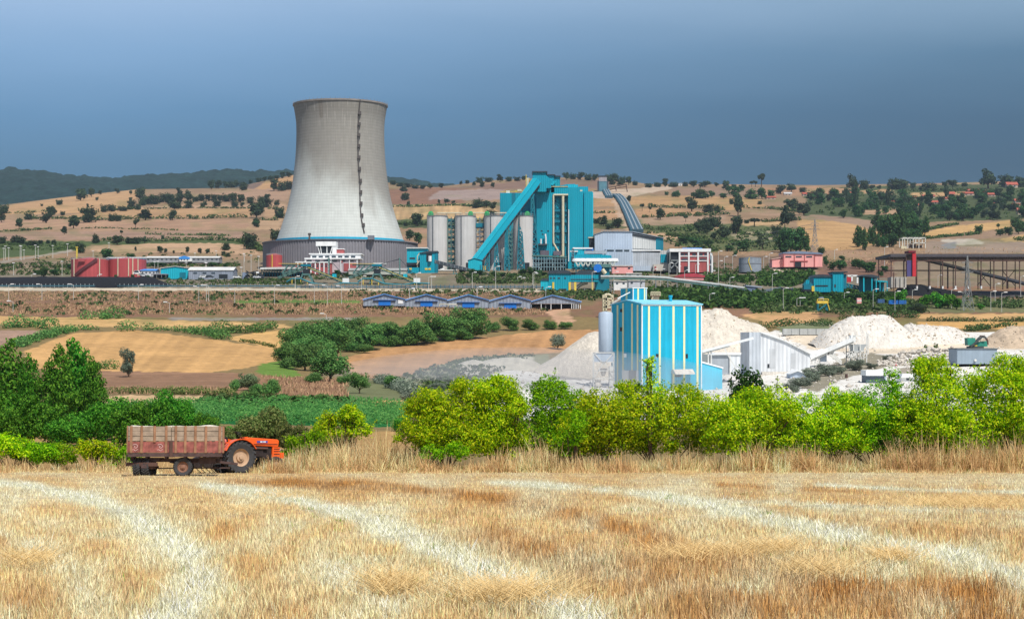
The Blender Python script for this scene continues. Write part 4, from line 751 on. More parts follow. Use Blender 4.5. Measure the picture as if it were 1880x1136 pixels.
scrub('green_scrub', 'low green scrub spotted over the slopes and plant grounds', 'scrub', LOWF, [([(1190,418),(1480,424),(1480,458),(1300,464),(1190,440)], 260, 2.4, 2.0), ([(1480,350),(1880,345),(1880,402),(1700,408),(1480,396)], 260, 2.6, 2.4), (bx(0,150,446,460), 130, 2, 1.2), (bx(-60,1000,556,578), 200, 1.3, 1.1), (bx(100,560,538,552), 120, 1.2, 1), (bx(640,1120,533,545), 330, 1.1, .9), (bx(1100,1380,498,530), 260, 1.3, 1), (bx(300,480,508,524), 230, 1, .8), (bx(1000,1130,535,552), 130, 1.5, 1.2), ([(740,690),(870,655),(980,652),(900,690),(800,730)], 330, .8, .7), (bx(1380,1700,552,576), 420, 1.4, 1.2), (bx(1700,1880,546,566), 160, 1.3, 1), (bx(1230,1480,484,500), 200, 1, .8), ([(380,735),(520,738),(640,745),(640,752),(380,750)], 160, .9, .8), ([(60,470),(500,462),(500,484),(60,492)], 120, 1.3, 1), (bx(840,1010,504,521), 330, 1.2, 1.3), (bx(430,560,513,517), 120, 1, .9), (bx(430,560,519,523), 120, 1, .9), (bx(1190,1430,494,503), 260, 1, 1), (bx(560,760,504,514), 160, 1.1, 1), (bx(-20,140,484,506), 160, 1.4, 1.4), (bx(270,440,484,490), 120, 1.2, 1)])
YPF = FOL('sapling_leaves', [C(46,80,38), C(70,108,48), C(104,140,66)], .3)
scrub('plantation', 'dense plantation of young green trees below the white pipe conveyor', 'plantation', YPF, [([(1190,538),(1280,532),(1370,542),(1420,548),(1400,566),(1290,566),(1190,560)], 900, 1.1, 2.6), ([(1390,544),(1500,534),(1570,538),(1660,548),(1640,556),(1500,562),(1400,560)], 900, 1.1, 2.2), ([(1390,506),(1490,500),(1500,520),(1440,528),(1390,524)], 420, 1.1, 2.2), ([(1290,508),(1390,510),(1370,520),(1290,516)], 200, 1.1, 2)])
# corn
q = scatter_points([(180,752),(320,746),(500,740),(650,742),(754,750),(742,784),(640,782),(480,780),(320,776),(180,776)], 26000); Yq = depths(q[:, 0], q[:, 1]); X = (q[:, 0]-CX)/F*Yq
X = np.round(X/.75)*.75+RNG.normal(0, .08, len(X)); p = np.stack([X, Yq, gz(X, Yq)+RNG.uniform(.1, 1.15, len(X))], 1)
tag(link('corn', leafmesh('corn', p, np.tile([0,-.35,1.], (len(p), 1)), RNG.uniform(.35, .7, len(p)), .11, .5), FOL('corn_leaves', [C(56,104,50), C(84,136,64), C(124,168,86)], .3)), 'field of green corn beyond the tractor', 'corn', None, 'stuff')
# dry grass bank along the field edge
gp = []
def gstrip(pts, n, y0, y1):
    xs = np.sort(RNG.uniform(pts[0][0], pts[-1][0], n)); top = np.interp(xs, [p[0] for p in pts], [p[1] for p in pts]); Yg = RNG.uniform(y0, y1, n); gp.append(np.stack([xs, top, Yg], 1))
gstrip([(-200,838),(0,838),(60,846),(150,836),(230,834),(300,846),(420,850),(500,846)], 9000, 75, 82)
gstrip([(490,848),(530,826),(580,806),(640,798),(700,800),(740,806),(800,830)], 15000, 75, 86)
gstrip([(740,814),(800,846),(880,846),(960,812),(1020,806),(1060,832),(1150,836),(1250,828),(1330,818),(1420,820),(1500,826),(1600,832),(1660,812),(1760,806),(1880,808),(2500,812)], 58000, 74.6, 77)
gstrip([(-200,857),(400,858),(900,854),(1500,856),(2500,856)], 19000, 72.2, 75.4)
gstrip([(462,848),(480,842),(500,838),(530,838),(545,842)], 3600, 71.5, 73.2)
tf = np.concatenate(gp); sel = RNG.choice(len(tf), 3700, False); tf = tf[sel]; gp = np.repeat(tf, 26, 0); gp[:, 0] += RNG.normal(0, 6.5, len(gp)); gp[:, 2] = np.clip(gp[:, 2]+RNG.normal(0, .12, len(gp)), 71.5, 88); tufth = np.repeat(RNG.uniform(.28, 1.15, len(tf))*np.where(RNG.random(len(tf)) < .25, .55, 1), 26); tuftc = np.repeat(np.clip(RNG.normal(1, .2, len(tf)), .55, 1.4), 26); gX = (gp[:, 0]-CX)/F*gp[:, 2]; gY = gp[:, 2]; gZ = np.where(gY < 75.6, field_z(gY), gz(gX, np.maximum(gY, 74.5)))
hh = np.clip(((HY-gp[:, 1])/F*gY-gZ), .25, 2.2)*RNG.uniform(.35, 1.12, len(gX)); clump = fbm(gX*.8, gY*.8, 77); hh *= np.clip(.15+1.5*clump, .3, 1.25)*tufth
gc = np.array(C(230,192,142,1.1))*np.clip(RNG.normal(1, .22, (len(gX), 1)), .4, 1.5)*tuftc[:, None]; gc[:] = np.where((clump > .55)[:, None], gc*np.array([.86,.78,.74]), gc); gr = RNG.random(len(gX)) < .04; gc[gr] = np.array(C(120,140,60))
tag(blades('dry_grass', gX, gY, gZ-.03, hh, np.full(len(gX), .024), np.clip(np.abs(RNG.normal(.32, .3, len(gX))), 0, .96), np.clip(gc, 0, .8)), 'tall dry brown grass along the far edge of the stubble', 'dry grass')
# ------------------------------------------------------------------ materials of the works
TEAL = M('teal_cladding', C(0,152,176,1.0), rough=.55, var=.07, streak=.1, scale=.06, rib=1.2); TEALD = M('teal_cladding_dark', C(8,118,140,1.0), rough=.6, var=.1, scale=.1)
TEALL = M('teal_cladding_light', C(20,178,200,1.0), rough=.55, var=.07, scale=.06, rib=1.2); STEEL = M('teal_steel', C(20,120,138,.9), var=.2, scale=.4)
DROOF = M('dark_roof', C(58,70,80,.9), var=.15, scale=.3); CONC = M('silo_concrete', C(200,198,196,1.0), var=.07, streak=.14, scale=.15, rough=.85)
GREY = GREYM = M('grey_cladding', C(176,190,206,1.0), rough=.5, var=.05, streak=.06, scale=.1, rib=1.0); BEIGE = M('beige_cladding', C(196,198,196,1.0), rough=.6, var=.06, streak=.12, scale=.1, rib=1.4)
WHITE = M('white_paint', C(232,234,234,1.0), var=.06, streak=.1, scale=.2); WROOF = M('white_roof', C(226,226,222,.9), var=.08, scale=.15, rough=.5, rib=.8)
GLASS = M('window_glass', C(52,70,84,.8), rough=.15, var=.2, spec=.6); DARK_ = M('dark_opening', C(44,52,60,.7), var=.25, scale=.4); BRICK = M('dull_red_panel', C(166,84,84,1.0), var=.1, scale=.3)
REDT = M('red_tank_paint', C(180,80,82,.95), rough=.5, var=.1, streak=.2, scale=.12); PIPE = M('beige_pipe', C(206,198,170,1.0), var=.1, scale=.4); YEL = M('yellow_paint', C(222,196,80,.95), var=.12, scale=.5)
LAMPM = M('lamp_post_galvanised', C(206,206,200,.95), var=.1, scale=1); BELT = M('conveyor_dark', C(74,82,90,.9), var=.2, scale=.3); RAIL = M('rail_steel', C(150,160,164,.9), var=.15, scale=.5)
COALM = M('coal', C(34,36,42,.6), var=.3, scale=.8, bump=.5, rough=.95); PINK = M('pink_render', C(240,164,160,1.0), var=.06, streak=.08, scale=.2); SKYB = M('light_blue_paint', C(64,146,226,.95), var=.08, scale=.2); BLUEM = M('blue_paint', C(30,120,214,.95), var=.08, scale=.2)
GREENM = M('green_machine', C(40,150,84,.95), var=.12, scale=.5); RUSTM = M('rusty_steel', C(98,72,64,.8), var=.25, scale=.4); STEELG = M('grey_green_steel', C(90,130,126,.9), var=.2, scale=.4); GSTEEL = M('galvanised_steel', C(140,146,148,.8), var=.15, scale=.5)
def shell_mat():
    m, nt, N, L = newmat('cooling_tower_concrete'); out = N('ShaderNodeOutputMaterial'); b = N('ShaderNodeBsdfPrincipled'); L(b.outputs[0], out.inputs[0]); b.inputs['Roughness'].default_value = .9; b.inputs['Specular IOR Level'].default_value = .1
    tc = N('ShaderNodeTexCoord'); sx = N('ShaderNodeSeparateXYZ'); L(tc.outputs['Object'], sx.inputs[0])
    def math_(op, a, bb=None, c=None):
        n = N('ShaderNodeMath'); n.operation = op
        for i, v in enumerate((a, bb, c)):
            if v is None: continue
            if isinstance(v, (int, float)): n.inputs[i].default_value = v
            else: L(v, n.inputs[i])
        return n.outputs[0]
    ang = math_('ARCTAN2', sx.outputs[0], math_('MULTIPLY', sx.outputs[1], -1)); z = sx.outputs[2]
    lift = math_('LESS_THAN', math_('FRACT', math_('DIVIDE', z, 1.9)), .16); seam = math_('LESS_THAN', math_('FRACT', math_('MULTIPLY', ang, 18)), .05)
    cv = N('ShaderNodeCombineXYZ'); L(math_('MULTIPLY', ang, 30), cv.inputs[0]); L(math_('MULTIPLY', z, .06), cv.inputs[1]); st = N('ShaderNodeTexNoise'); st.inputs['Scale'].default_value = 1.2; st.inputs['Detail'].default_value = 5; L(cv.outputs[0], st.inputs['Vector'])
    cw = N('ShaderNodeCombineXYZ'); L(math_('MULTIPLY', ang, 2.2), cw.inputs[0]); L(math_('MULTIPLY', z, .03), cw.inputs[1]); bg = N('ShaderNodeTexNoise'); bg.inputs['Scale'].default_value = 1.4; bg.inputs['Detail'].default_value = 6; L(cw.outputs[0], bg.inputs['Vector'])
    cl = N('ShaderNodeCombineXYZ'); L(math_('FLOOR', math_('DIVIDE', z, 1.9)), cl.inputs[1]); L(math_('FLOOR', math_('MULTIPLY', ang, 9)), cl.inputs[0]); wn = N('ShaderNodeTexWhiteNoise'); wn.noise_dimensions = '2D'; L(cl.outputs[0], wn.inputs['Vector'])
    def ss(x, a, bb):
        n = N('ShaderNodeMapRange'); n.interpolation_type = 'SMOOTHSTEP'; n.inputs['From Min'].default_value = a; n.inputs['From Max'].default_value = bb; L(x, n.inputs['Value']); return n.outputs[0]
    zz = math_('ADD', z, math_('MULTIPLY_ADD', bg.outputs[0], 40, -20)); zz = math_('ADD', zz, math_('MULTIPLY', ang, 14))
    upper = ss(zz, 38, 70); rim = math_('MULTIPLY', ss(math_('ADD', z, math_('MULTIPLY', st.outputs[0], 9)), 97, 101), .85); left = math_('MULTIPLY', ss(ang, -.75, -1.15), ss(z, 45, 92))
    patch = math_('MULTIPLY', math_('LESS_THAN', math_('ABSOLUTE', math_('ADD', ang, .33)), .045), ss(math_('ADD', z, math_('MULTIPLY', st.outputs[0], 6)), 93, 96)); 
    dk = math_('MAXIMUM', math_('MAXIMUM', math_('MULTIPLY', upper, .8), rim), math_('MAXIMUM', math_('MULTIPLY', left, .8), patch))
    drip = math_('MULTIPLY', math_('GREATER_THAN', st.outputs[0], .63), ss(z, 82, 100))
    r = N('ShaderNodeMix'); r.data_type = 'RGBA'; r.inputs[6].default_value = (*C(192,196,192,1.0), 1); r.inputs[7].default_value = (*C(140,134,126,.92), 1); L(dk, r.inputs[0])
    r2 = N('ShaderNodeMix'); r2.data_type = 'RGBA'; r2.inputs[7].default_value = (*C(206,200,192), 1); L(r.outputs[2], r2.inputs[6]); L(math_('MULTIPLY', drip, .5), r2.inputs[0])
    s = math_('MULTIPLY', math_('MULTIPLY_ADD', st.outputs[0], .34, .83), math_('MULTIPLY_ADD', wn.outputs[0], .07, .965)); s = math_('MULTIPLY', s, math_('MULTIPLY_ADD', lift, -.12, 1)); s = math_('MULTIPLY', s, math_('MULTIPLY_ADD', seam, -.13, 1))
    v = N('ShaderNodeVectorMath'); v.operation = 'SCALE'; L(r2.outputs[2], v.inputs[0]); L(s, v.inputs['Scale']); L(v.outputs[0], b.inputs['Base Color']); return m
# ------------------------------------------------------------------ cooling tower
t = T('cooling_tower', 'huge grey concrete cooling tower with waisted shell and dark stair line', 'cooling tower', 625, 494, 1020)
prof = [(449,118.6),(434,113.8),(424,110.4),(413.5,107),(398,101.8),(382,97.2),(366,93.4),(350,90),(334,87.3),(318,85.2),(302,83.4),(286,82),(270,81),(255,80.4),(240,80.2),(223,80.6),(210,82),(198,84),(190,85.4)]
def rad(py): return np.interp(py, [p[0] for p in prof][::-1], [p[1] for p in prof][::-1])*t.k
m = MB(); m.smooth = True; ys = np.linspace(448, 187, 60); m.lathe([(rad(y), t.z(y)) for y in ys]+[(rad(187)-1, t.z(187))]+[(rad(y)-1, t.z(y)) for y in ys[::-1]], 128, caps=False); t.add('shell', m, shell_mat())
m = MB(); zt = t.z(187); m.lathe([(rad(187)+.01, zt-1.2), (rad(187)+.5, zt-1.0), (rad(187)+.5, zt), (rad(187)-1.2, zt), (rad(187)-1.2, zt-1.2)], 96, caps=False)
for k in range(64):
    a = 6.283*k/64; c = (math.cos(a)*(rad(187)+.3), math.sin(a)*(rad(187)+.3)); m.bar((*c, zt), (*c, zt+1.3), .12)
t.add('rim', m, M('rim_concrete', C(150,142,136), scale=.3, var=.2))
m = MB(); m.lathe([(117.6*t.k, t.z(445.4)), (117.6*t.k, t.z(440.6)), (116*t.k, t.z(440.6)), (116*t.k, t.z(445.4))], 128, caps=False); t.add('blue_band', m, M('blue_band_paint', C(36,176,214,1.0), var=.05))
m = MB(); n = 320
for k in range(n):                              # ribbed noise wall: alternate panels stand proud
    a0, a1 = 6.2832*k/n, 6.2832*(k+1)/n; r = 140*t.k+(.35 if k % 2 else 0)
    q = [(r*math.cos(a0), r*math.sin(a0)), (r*math.cos(a1), r*math.sin(a1)), ((r-1.5)*math.cos(a1), (r-1.5)*math.sin(a1)), ((r-1.5)*math.cos(a0), (r-1.5)*math.sin(a0))]; m.prismz(q, -4, t.z(446.6))
t.add('base_wall', m, M('base_wall_panels', C(132,130,136,1.0), var=.06, streak=.1, scale=.3)); m = MB(); m.lathe([(140*t.k-.6, t.z(447)-.2), (140*t.k+.9, t.z(447)-.2), (140*t.k+.9, t.z(446)), (140*t.k-.6, t.z(446))], 128, caps=False); t.add('wall_coping', m, M('coping', C(120,124,134,1.0)))
def onshell(a, py, out=.6): r = rad(py)+out; return (math.sin(a)*r, -math.cos(a)*r, t.z(py))
m = MB(); la = [(188,.52),(255,.50),(300,.49),(340,.5),(380,.47),(410,.46),(433,.48)]
for i in range(60):
    y0, y1 = 188+245*i/60, 188+245*(i+1)/60; a0 = np.interp(y0, *zip(*la)); a1 = np.interp(y1, *zip(*la)); m.bar(onshell(a0, y0), onshell(a1, y1), .6, .6)
t.add('ladder', m, M('ladder_cage', C(92,86,84,.9)));
for i, y in enumerate((212,232,252,272,293,314,336,357,378,400,418)):
    a = np.interp(y, *zip(*la)); m = MB(); p = onshell(a+.012, y, 1); m.box(p[0]-.8, p[0]+.8, p[1]-.6, p[1]+1, p[2]-1.0, p[2]+1.0); t.add('ladder_platform', m, M('ladder_cage', None))
t.box('vent_box', M('coping', None), 687, 698, 439.5, 447, -46.5, -42); t.box('vent_post', M('ladder_cage', None), 583.5, 586.5, 437, 447, -46.8, -46); t.box('vent_cap', M('ladder_cage', None), 582.5, 587.5, 435.5, 439, -47, -45.5)
t.box('side_gatehouse', M('coping', None), 755, 764, 446.5, 480, -3, 20)
t.o.scale = (1, 1, .98)
# ------------------------------------------------------------------ concrete silos with plant on top
SIL = [(784,821),(835.5,873),(889,927),(942,979)]
for i, (a, b) in enumerate(SIL):
    lab = ('leftmost tall concrete silo, standing free beside the teal transfer house','second tall concrete silo, between two stair towers','third concrete silo, half hidden by the sloping teal conveyor','rightmost concrete silo, seen behind the conveyor trestles')[i]
    t = T('concrete_silo', lab, 'silo', (a+b)/2, 496, 1000, 'tall concrete silos'); r = (b-a)/2*t.k
    m = MB(); m.smooth = True; m.lathe([(r, -2), (r, t.z(398))], 48); t.add('shell', m, CONC); m = MB(); m.lathe([(r+.25, t.z(398)), (r+.25, t.z(396.6))], 48); t.add('roof_slab', m, M('silo_roof', C(130,136,142)))
    t.bars('ladder', BELT, [(((a+b)/2-7, 398, -r*.93), ((a+b)/2-7, 488, -r*.93))], .45)
    m = MB(); gx = t.x(a+6 if i in (0,2) else b-9); gx = t.x((791,864,894,968)[i]); z = t.z(396.4); m.box(gx-1.6, gx+1.6, -1.5, 1.5, z, z+1.7); m.tube((gx, 0, z+1.7), (gx, 0, z+2.8), 1.7, .8); t.add('filter_head', m, GREENM)
    segs = []
    for k in range(24):
        a0, a1 = 6.283*k/24, 6.283*(k+1)/24
        p = (r*math.cos(a0), r*math.sin(a0), t.z(396.4)); q = (r*math.cos(a1), r*math.sin(a1), t.z(396.4)); segs.append((p, q))
    m = MB()
    for p, q in segs:
        for h in (.6, 1.2): m.bar((p[0],p[1],p[2]+h), (q[0],q[1],q[2]+h), .1)
        m.bar(p, (p[0],p[1],p[2]+1.2), .1)
    t.add('handrail', m, RAIL); t.box('loading_door', DARK_, (a+b)/2+2, b-7, 483, 497, -r-.3, -r*.6)
    if i < 3: t.tube('overhead_pipe', PIPE, [((a+b)/2, 391, 0), ((a+b)/2+45, 391, 0)], .35)
for i, (a, b, mat, lab) in enumerate(((822,834.5,STEELG,'blue-grey steel stair tower between the first and second silo'),(874,888,M('stair_grey',C(120,136,150,.95)),'stair tower with zigzag beige flights between second and third silo'))):
    t = T('stair_tower', lab, 'stair tower', (a+b)/2, 496, 1001); segs = []
    for x in (a, (a+b)/2, b):
        for d in (0, 4): segs.append(((x, 398, d), (x, 496, d)))
    for y in range(402, 492, 8): segs += [((a, y, 0), (b, y, 0)), ((a, y, 4), (b, y, 4))]
    t.bars('frame', mat, segs, .45); t.bars('stair_flight', PIPE if i else RAIL, [((a if k % 2 else b, 402+k*8, 1), (b if k % 2 else a, 410+k*8, 1)) for k in range(11)], .5)
    for y in range(403, 490, 10): t.box('landing', TEALD if not i else mat, a+.6, b-.6, y, y+(4.5 if not i else 2), 2.2, 5)
    if i: t.box('cabin', TEALD, a, b, 410, 417, -.6, 3); t.box('duct_head', YEL, a+1, b-1, 400, 404, 0, 3)
# ------------------------------------------------------------------ boiler house
t = T('boiler_house', 'tallest turquoise boiler house with stepped roof and a recessed pipe shaft', 'industrial building', 1036, 500, 1010)
W = TEAL; t.box('wall', W, 985, 1002, 343.5, 502, 0, 40); t.box('wall', W, 1002-.0, 1011.5, 343.5, 356, 0.03, 40.03); t.box('wall', W, 1011.5, 1043, 343.5, 357, .0, 40.1); t.box('wall', W, 1043, 1065, 344, 502, -.0, 40.2)
t.box('wall', TEAL, 1002, 1015, 356, 502, .05, 39.9); t.box('shaft_back', TEAL, 1015, 1043, 357, 500, 2.4, 39.8); t.box('recess', TEAL, 1065, 1072.5, 351, 502, 1.5, 40.3); t.box('side_wing', W, 1072.5, 1088, 351.5, 502, .2, 40.4)
t.box('side_wing', TEALL, 1087.9, 1089.2, 353, 502, .6, 39); t.box('rear_block', W, 917.5, 988, 349.5, 502, 18, 50); t.box('rear_block_edge', TEALD, 940, 946, 349.6, 372, 17.7, 18.1)
t.poly('roof_house', W, [(1029,345),(1029,339),(1042,336),(1057,335.5),(1057,345)], 8, 30); t.box('roof_house', W, 1063, 1081, 340.5, 352, 8, 30); t.box('roof_house', TEALL, 1043, 1062, 337.5, 345, 6, 20)
t.box('parapet', M('parapet_beige', C(196,186,140)), 1003, 1043, 342, 343.6, -.3, 2); t.box('roof_vent', WHITE, 929, 936, 344, 350, 24, 28); t.bars('roof_rail', YEL, [((918,347,18.5),(988,347,18.5)),((945,345,22),(985,345,22))], .3); t.boxes('roof_unit', PIPE, [(1060,1070,347,351),(950,958,346,349.6)], 6, 9)
segs = [];
for y in (362, 380, 396, 404, 422, 445, 468, 485): segs.append(((1015, y, 1.6), (1043, y, 1.6)))
for x in (1021, 1029, 1037): segs.append(((x, 357, 1.8), (x, 498, 1.8)))
segs += [((1015,362,2),(1029,380,2)), ((1043,362,2),(1029,380,2)), ((1015,404,2),(1043,396,2)), ((1015,422,2),(1029,445,2)), ((1043,422,2),(1029,445,2)), ((1037,360,2.2),(1043,396,2.2))]
t.bars('shaft_steel', STEEL, segs, .42); t.boxes('shaft_gallery', TEALD, [(1017,1041,y,y+4.5) for y in (357.5,384,404,422,442)], 1.2, 3.2)
t.tube('main_pipe', PIPE, [(1033.5,360,-.6),(1033.5,470,-.6),(1033.5,498,-.6)], .8, n=12); t.tube('thin_pipe', PIPE, [(1043,358,-.5),(1016,358,-.5),(1016,446,-.5),(1030,471,-.6)], .55)
t.tube('thin_pipe', WHITE, [(1044,385,-.4),(1044,480,-.4)], .3); t.boxes('louvre', DARK_, [(1003,1008,351,353.6),(993,996,423,425),(1005,1008,423,425),(995,998,429,431)], -.15, .2)
t.box('shaft_slot', DARK_, 1064.6, 1071, 361, 366, 2.7, 3.2); t.bars('slot_brace', STEEL, [((1065,366,2.6),(1071,386,2.6)),((1071,366,2.6),(1065,386,2.6)),((1068,366,2.6),(1068,400,2.6))], .35)
t.tube('steam_pipe', WHITE, [(993,450,-2),(993,439,-2)], .5); t.tube('steam_pipe', WHITE, [(1002,450,-2),(1002,438,-2),(1001,430,-2)], .5); t.box('pipe_bridge', BELT, 979, 1005, 448, 450.5, -3, -.4); t.boxes('duct_bank', M('duct_red_grey', C(110,104,116)), [(992,1008,460,469),(1016,1030,461,469)], -1.2, .4)
t = T('head_house', 'turquoise head house at the top of the sloping conveyor, with dark cap roof', 'head house', 991, 352, 1004)
t.box('wall', TEAL, 978, 1003, 317, 352, 0, 14); t.box('roof', DROOF, 977, 1005, 314.5, 317, -1, 15); t.poly('side_gallery', TEAL, [(1003,345),(1003,322),(1012,330),(1012,345)], 1, 10); t.box('tower', TEAL, 1004, 1018, 320.5, 352, 6, 18); t.box('tower_roof', DROOF, 1003, 1020, 318.6, 320.5, 5, 19)
t.box('tower', TEAL, 1019, 1029, 322.5, 352, 8, 20); t.box('tower_roof', DROOF, 1018.6, 1030, 320.4, 322.5, 7, 21); t.bars('chute', TEALL, [((1004,336,4),(1012,328,4)),((1013,338,6),(1020,331,6))], 1.5); t.box('side_lift', PIPE, 967, 971, 326, 345, 2, 6); t.bars('lift_post', YEL, [((966,320,2),(966,347,2)),((972,326,3),(972,347,3))], .35)
# sloping conveyor gallery: a roofed box girder on lattice trestles
t = T('sloping_conveyor', 'long turquoise enclosed conveyor gallery rising steeply to the head house', 'conveyor', 880, 497, 975)
A = np.array(t.pt(873.5, 480, 0)); B = np.array(t.pt(987, 323.5, 28)); d = (B-A)/np.linalg.norm(B-A)
m = MB(); m.bar(A, B, 4.4, 3.5); t.add('gallery', m, M('gallery_cladding', C(4,164,190,1.0), rough=.5, var=.06, streak=.04, scale=.08)); up = np.cross(np.cross(d, [0,0,1.]), d); up /= np.linalg.norm(up)
m = MB(); m.bar(A+up*1.95, B+up*1.95, 5, .3); t.add('gallery_roof', m, TEALL); m = MB(); m.bar(A-up*2.0, B-up*2.0, 4, .5); 
for k in range(18): p = A+(B-A)*k/18; q = A+(B-A)*(k+1)/18; m.bar(p-up*3.8, q-up*3.8, .35); m.bar(p-up*2, (p+q)/2-up*3.8, .28); m.bar((p+q)/2-up*3.8, q-up*2, .28)
t.add('under_truss', m, BELT)
def trestle(xt, yt, xb0, xb1, yb, d, nb):
    segs = []
    for dd in (d-2.5, d+2.5): segs += [((xt-1.6, yt, d), (xb0, yb, dd)), ((xt+1.6, yt, d), (xb1, yb, dd))]
    for k in range(nb):
        f0, f1 = k/nb, (k+1)/nb; L0, R0 = xt-1.6+(xb0-xt+1.6)*f0, xt+1.6+(xb1-xt-1.6)*f0; L1, R1 = xt-1.6+(xb0-xt+1.6)*f1, xt+1.6+(xb1-xt-1.6)*f1; y0, y1 = yt+(yb-yt)*f0, yt+(yb-yt)*f1
        segs += [((L0,y0,d-2.5*f0),(R1,y1,d-2.5*f1)), ((R0,y0,d-2.5*f0),(L1,y1,d-2.5*f1)), ((L1,y1,d-2.5*f1),(R1,y1,d-2.5*f1))]
    t.bars('trestle', STEEL, segs, .55)
trestle(897, 463, 887, 898, 498, 6, 3); trestle(911, 444, 906, 917, 500, 9, 4); trestle(929, 419, 926, 937, 504, 13, 7); trestle(955, 382, 950, 964, 500, 20, 9); trestle(978, 345, 974, 990, 470, 25, 9); t.bars('trestle', STEELG, [((934, 414, 14), (934, 500, 14)), ((940, 408, 14), (940, 500, 14))]+[((934, 420+8*k, 14), (940, 428+8*k, 14)) for k in range(9)], .6)
t = T('conveyor_house', 'small turquoise gabled house at the foot of the sloping conveyor', 'building', 872, 497, 972)
t.poly('wall', TEALL, [(859.5,497),(859.5,479),(866,475.5),(872,475),(885,479),(885,497)], 0, 9); t.gable('roof', TEALD, 859.5, 885, 871, 478.5, 474.5, 0, 9, .3, .4); t.box('side_door', TEALD, 881, 884, 486, 497, -.15, .2); t.boxes('handrail_post', YEL, [(888,889,488,496),(891,892,488,496)], -.2, .1)
# ------------------------------------------------------------------ transfer house and dark conveyor
t = T('transfer_house', 'turquoise transfer house with white-roofed rear block and dark top opening', 'industrial building', 782, 508, 955)
t.box('rear_block', TEALL, 745, 783, 454.5, 512, 10, 26); t.box('rear_roof', WROOF, 744, 784, 452.5, 454.6, 9, 27); t.box('wall', TEAL, 771, 803, 464, 512, 0, 12); t.poly('roof', DROOF, [(770,465.5),(770,463.8),(785,461.2),(804,460.6),(804,463.5)], -.6, 12.6); t.box('top_opening', DARK_, 783, 793, 465, 480, -.25, .3); t.box('rear_window', GLASS, 750, 760, 471, 474, 9.8, 10.2); t.box('side_wall', TEALD, 799, 803.4, 466, 512, -.4, 11)
t.boxes('window', YEL, [(780,785,492,495.5),(786.5,791,492,495.5),(751,756,492,495)], -.2, .2); t.box('low_wing', TEAL, 746, 771, 491, 512, 1, 12); t.box('dark_band', DARK_, 746, 771, 482, 487, 1.5, 9.9); t.bars('outside_stair', PIPE, [((766,470,2),(770,464,2)),((766,470,2),(766,490,2)),((770,478,1),(765,486,1))], .5); t.tube('cyclone', WHITE, [(789.5,470,-1),(789.5,480,-1)], 1)
t = T('belt_conveyor', 'long dark open conveyor sloping down from the transfer house, right of it', 'conveyor', 895, 512, 945); m = MB(); m.bar(t.pt(798, 480.5, 0), t.pt(992, 528.5, 0), 3, 1.8); t.add('girder', m, BELT)
m = MB(); m.bar(t.pt(798, 477.6, 0), t.pt(992, 526, 0), 2.2, .5); t.add('belt_cover', m, M('belt_cover', C(120,126,132,.9))); m = MB(); [m.bar(t.pt(800+7*k, 478+1.73*k, -1.6), t.pt(800+7*k, 483+1.73*k, -1.6), .22) for k in range(28)]; t.add('girder_posts', m, RAIL); t.bars('support', STEELG, [((835,489,0),(832,504,0)),((835,489,0),(838,504,0))], .6); [t.bars('support', STEELG, [q_], .6) for q_ in (((870,498,0),(868,512,0)),((905,506,0),(905,516,0)),((945,516,0),(945,524,0)))]
t = T('arched_hopper', 'low turquoise arched belt hood on the ground left of the silos', 'hopper', 815, 513, 950); t.poly('hood', TEALL, [(796,514),(801,506),(812,503),(842,502),(842,507),(818,508),(812,514)], 0, 6); t.box('hood_end', TEALD, 796, 801, 506, 514, -.3, .3)
t = T('pump_shed', 'small white pitched shed at the foot of the silos', 'shed', 815, 505, 970); t.poly('wall', WHITE, [(798,505),(798,497),(806,495),(813,492),(820,497),(838,497),(838,505)], 0, 7); t.box('roof', WROOF, 797, 839, 494.8, 496.8, -.6, 7.6); t.boxes('window', GLASS, [(802,806,499,502),(826,831,499,502)], -.15, .1)
# ------------------------------------------------------------------ turbine hall and annexes
t = T('turbine_hall', 'large pale grey turbine hall with dark louvres under the roof edge', 'industrial building', 1155, 494, 985)
t.poly('wall', GREY, [(1092,496),(1092,431),(1108,426.5),(1161,427),(1161,496)], 0, 50); t.poly('ribbed_wall', BEIGE, [(1161,496),(1161,428),(1204,436),(1204,496)], .3, 50); t.poly('teal_end', TEALD, [(1204,496),(1204,436.5),(1218,438),(1218,496)], .5, 49); t.poly('louvre_band', DARK_, [(1161,432.5),(1161,429.5),(1204,436.8),(1204,441)], -.1, .6)
t.poly('roof', M('hall_roof', C(150,162,174)), [(1091,431),(1108,425.6),(1161,426),(1219,437.5),(1219,436.6),(1161,424.6),(1108,424.4),(1091,429.8)][::1], -.5, 50.5); t.bars('roof_rail', RAIL, [((1104,422,2),(1150,422,2))]+[((1104+6*k, 422, 2), (1104+6*k, 425, 2)) for k in range(8)], .2); t.box('side_stair', DARK_, 1083, 1092, 435, 455, 6, 14); t.box('side_stair_slab', PIPE, 1081, 1092, 434, 436, 5.5, 14.5)
t = T('hall_annex', 'lower pale grey annex with a row of dark windows before the turbine hall', 'industrial building', 1172, 496, 962)
t.box('wall', GREY, 1112, 1162, 457, 498, 0, 20); t.poly('wall', M('annex_cladding', C(192,198,204), rib=1.1), [(1162,498),(1162,461),(1212,464),(1212,498)], .2, 20); t.box('teal_panel', TEAL, 1213, 1224, 467, 482, -.2, .4); t.box('end_block', BEIGE, 1212, 1229, 459.5, 498, .4, 19); t.boxes('window', GLASS, [(1114,1127,458.5,461.6),(1130,1143,458.5,461.6),(1146,1155,458.5,461.6)], -.15, .2); t.box('roof_edge', WHITE, 1160, 1213, 458.8, 461, -.4, 20.4); t.bars('roof_rail', BELT, [((1162,456.5,1),(1212,459,1))], .35)
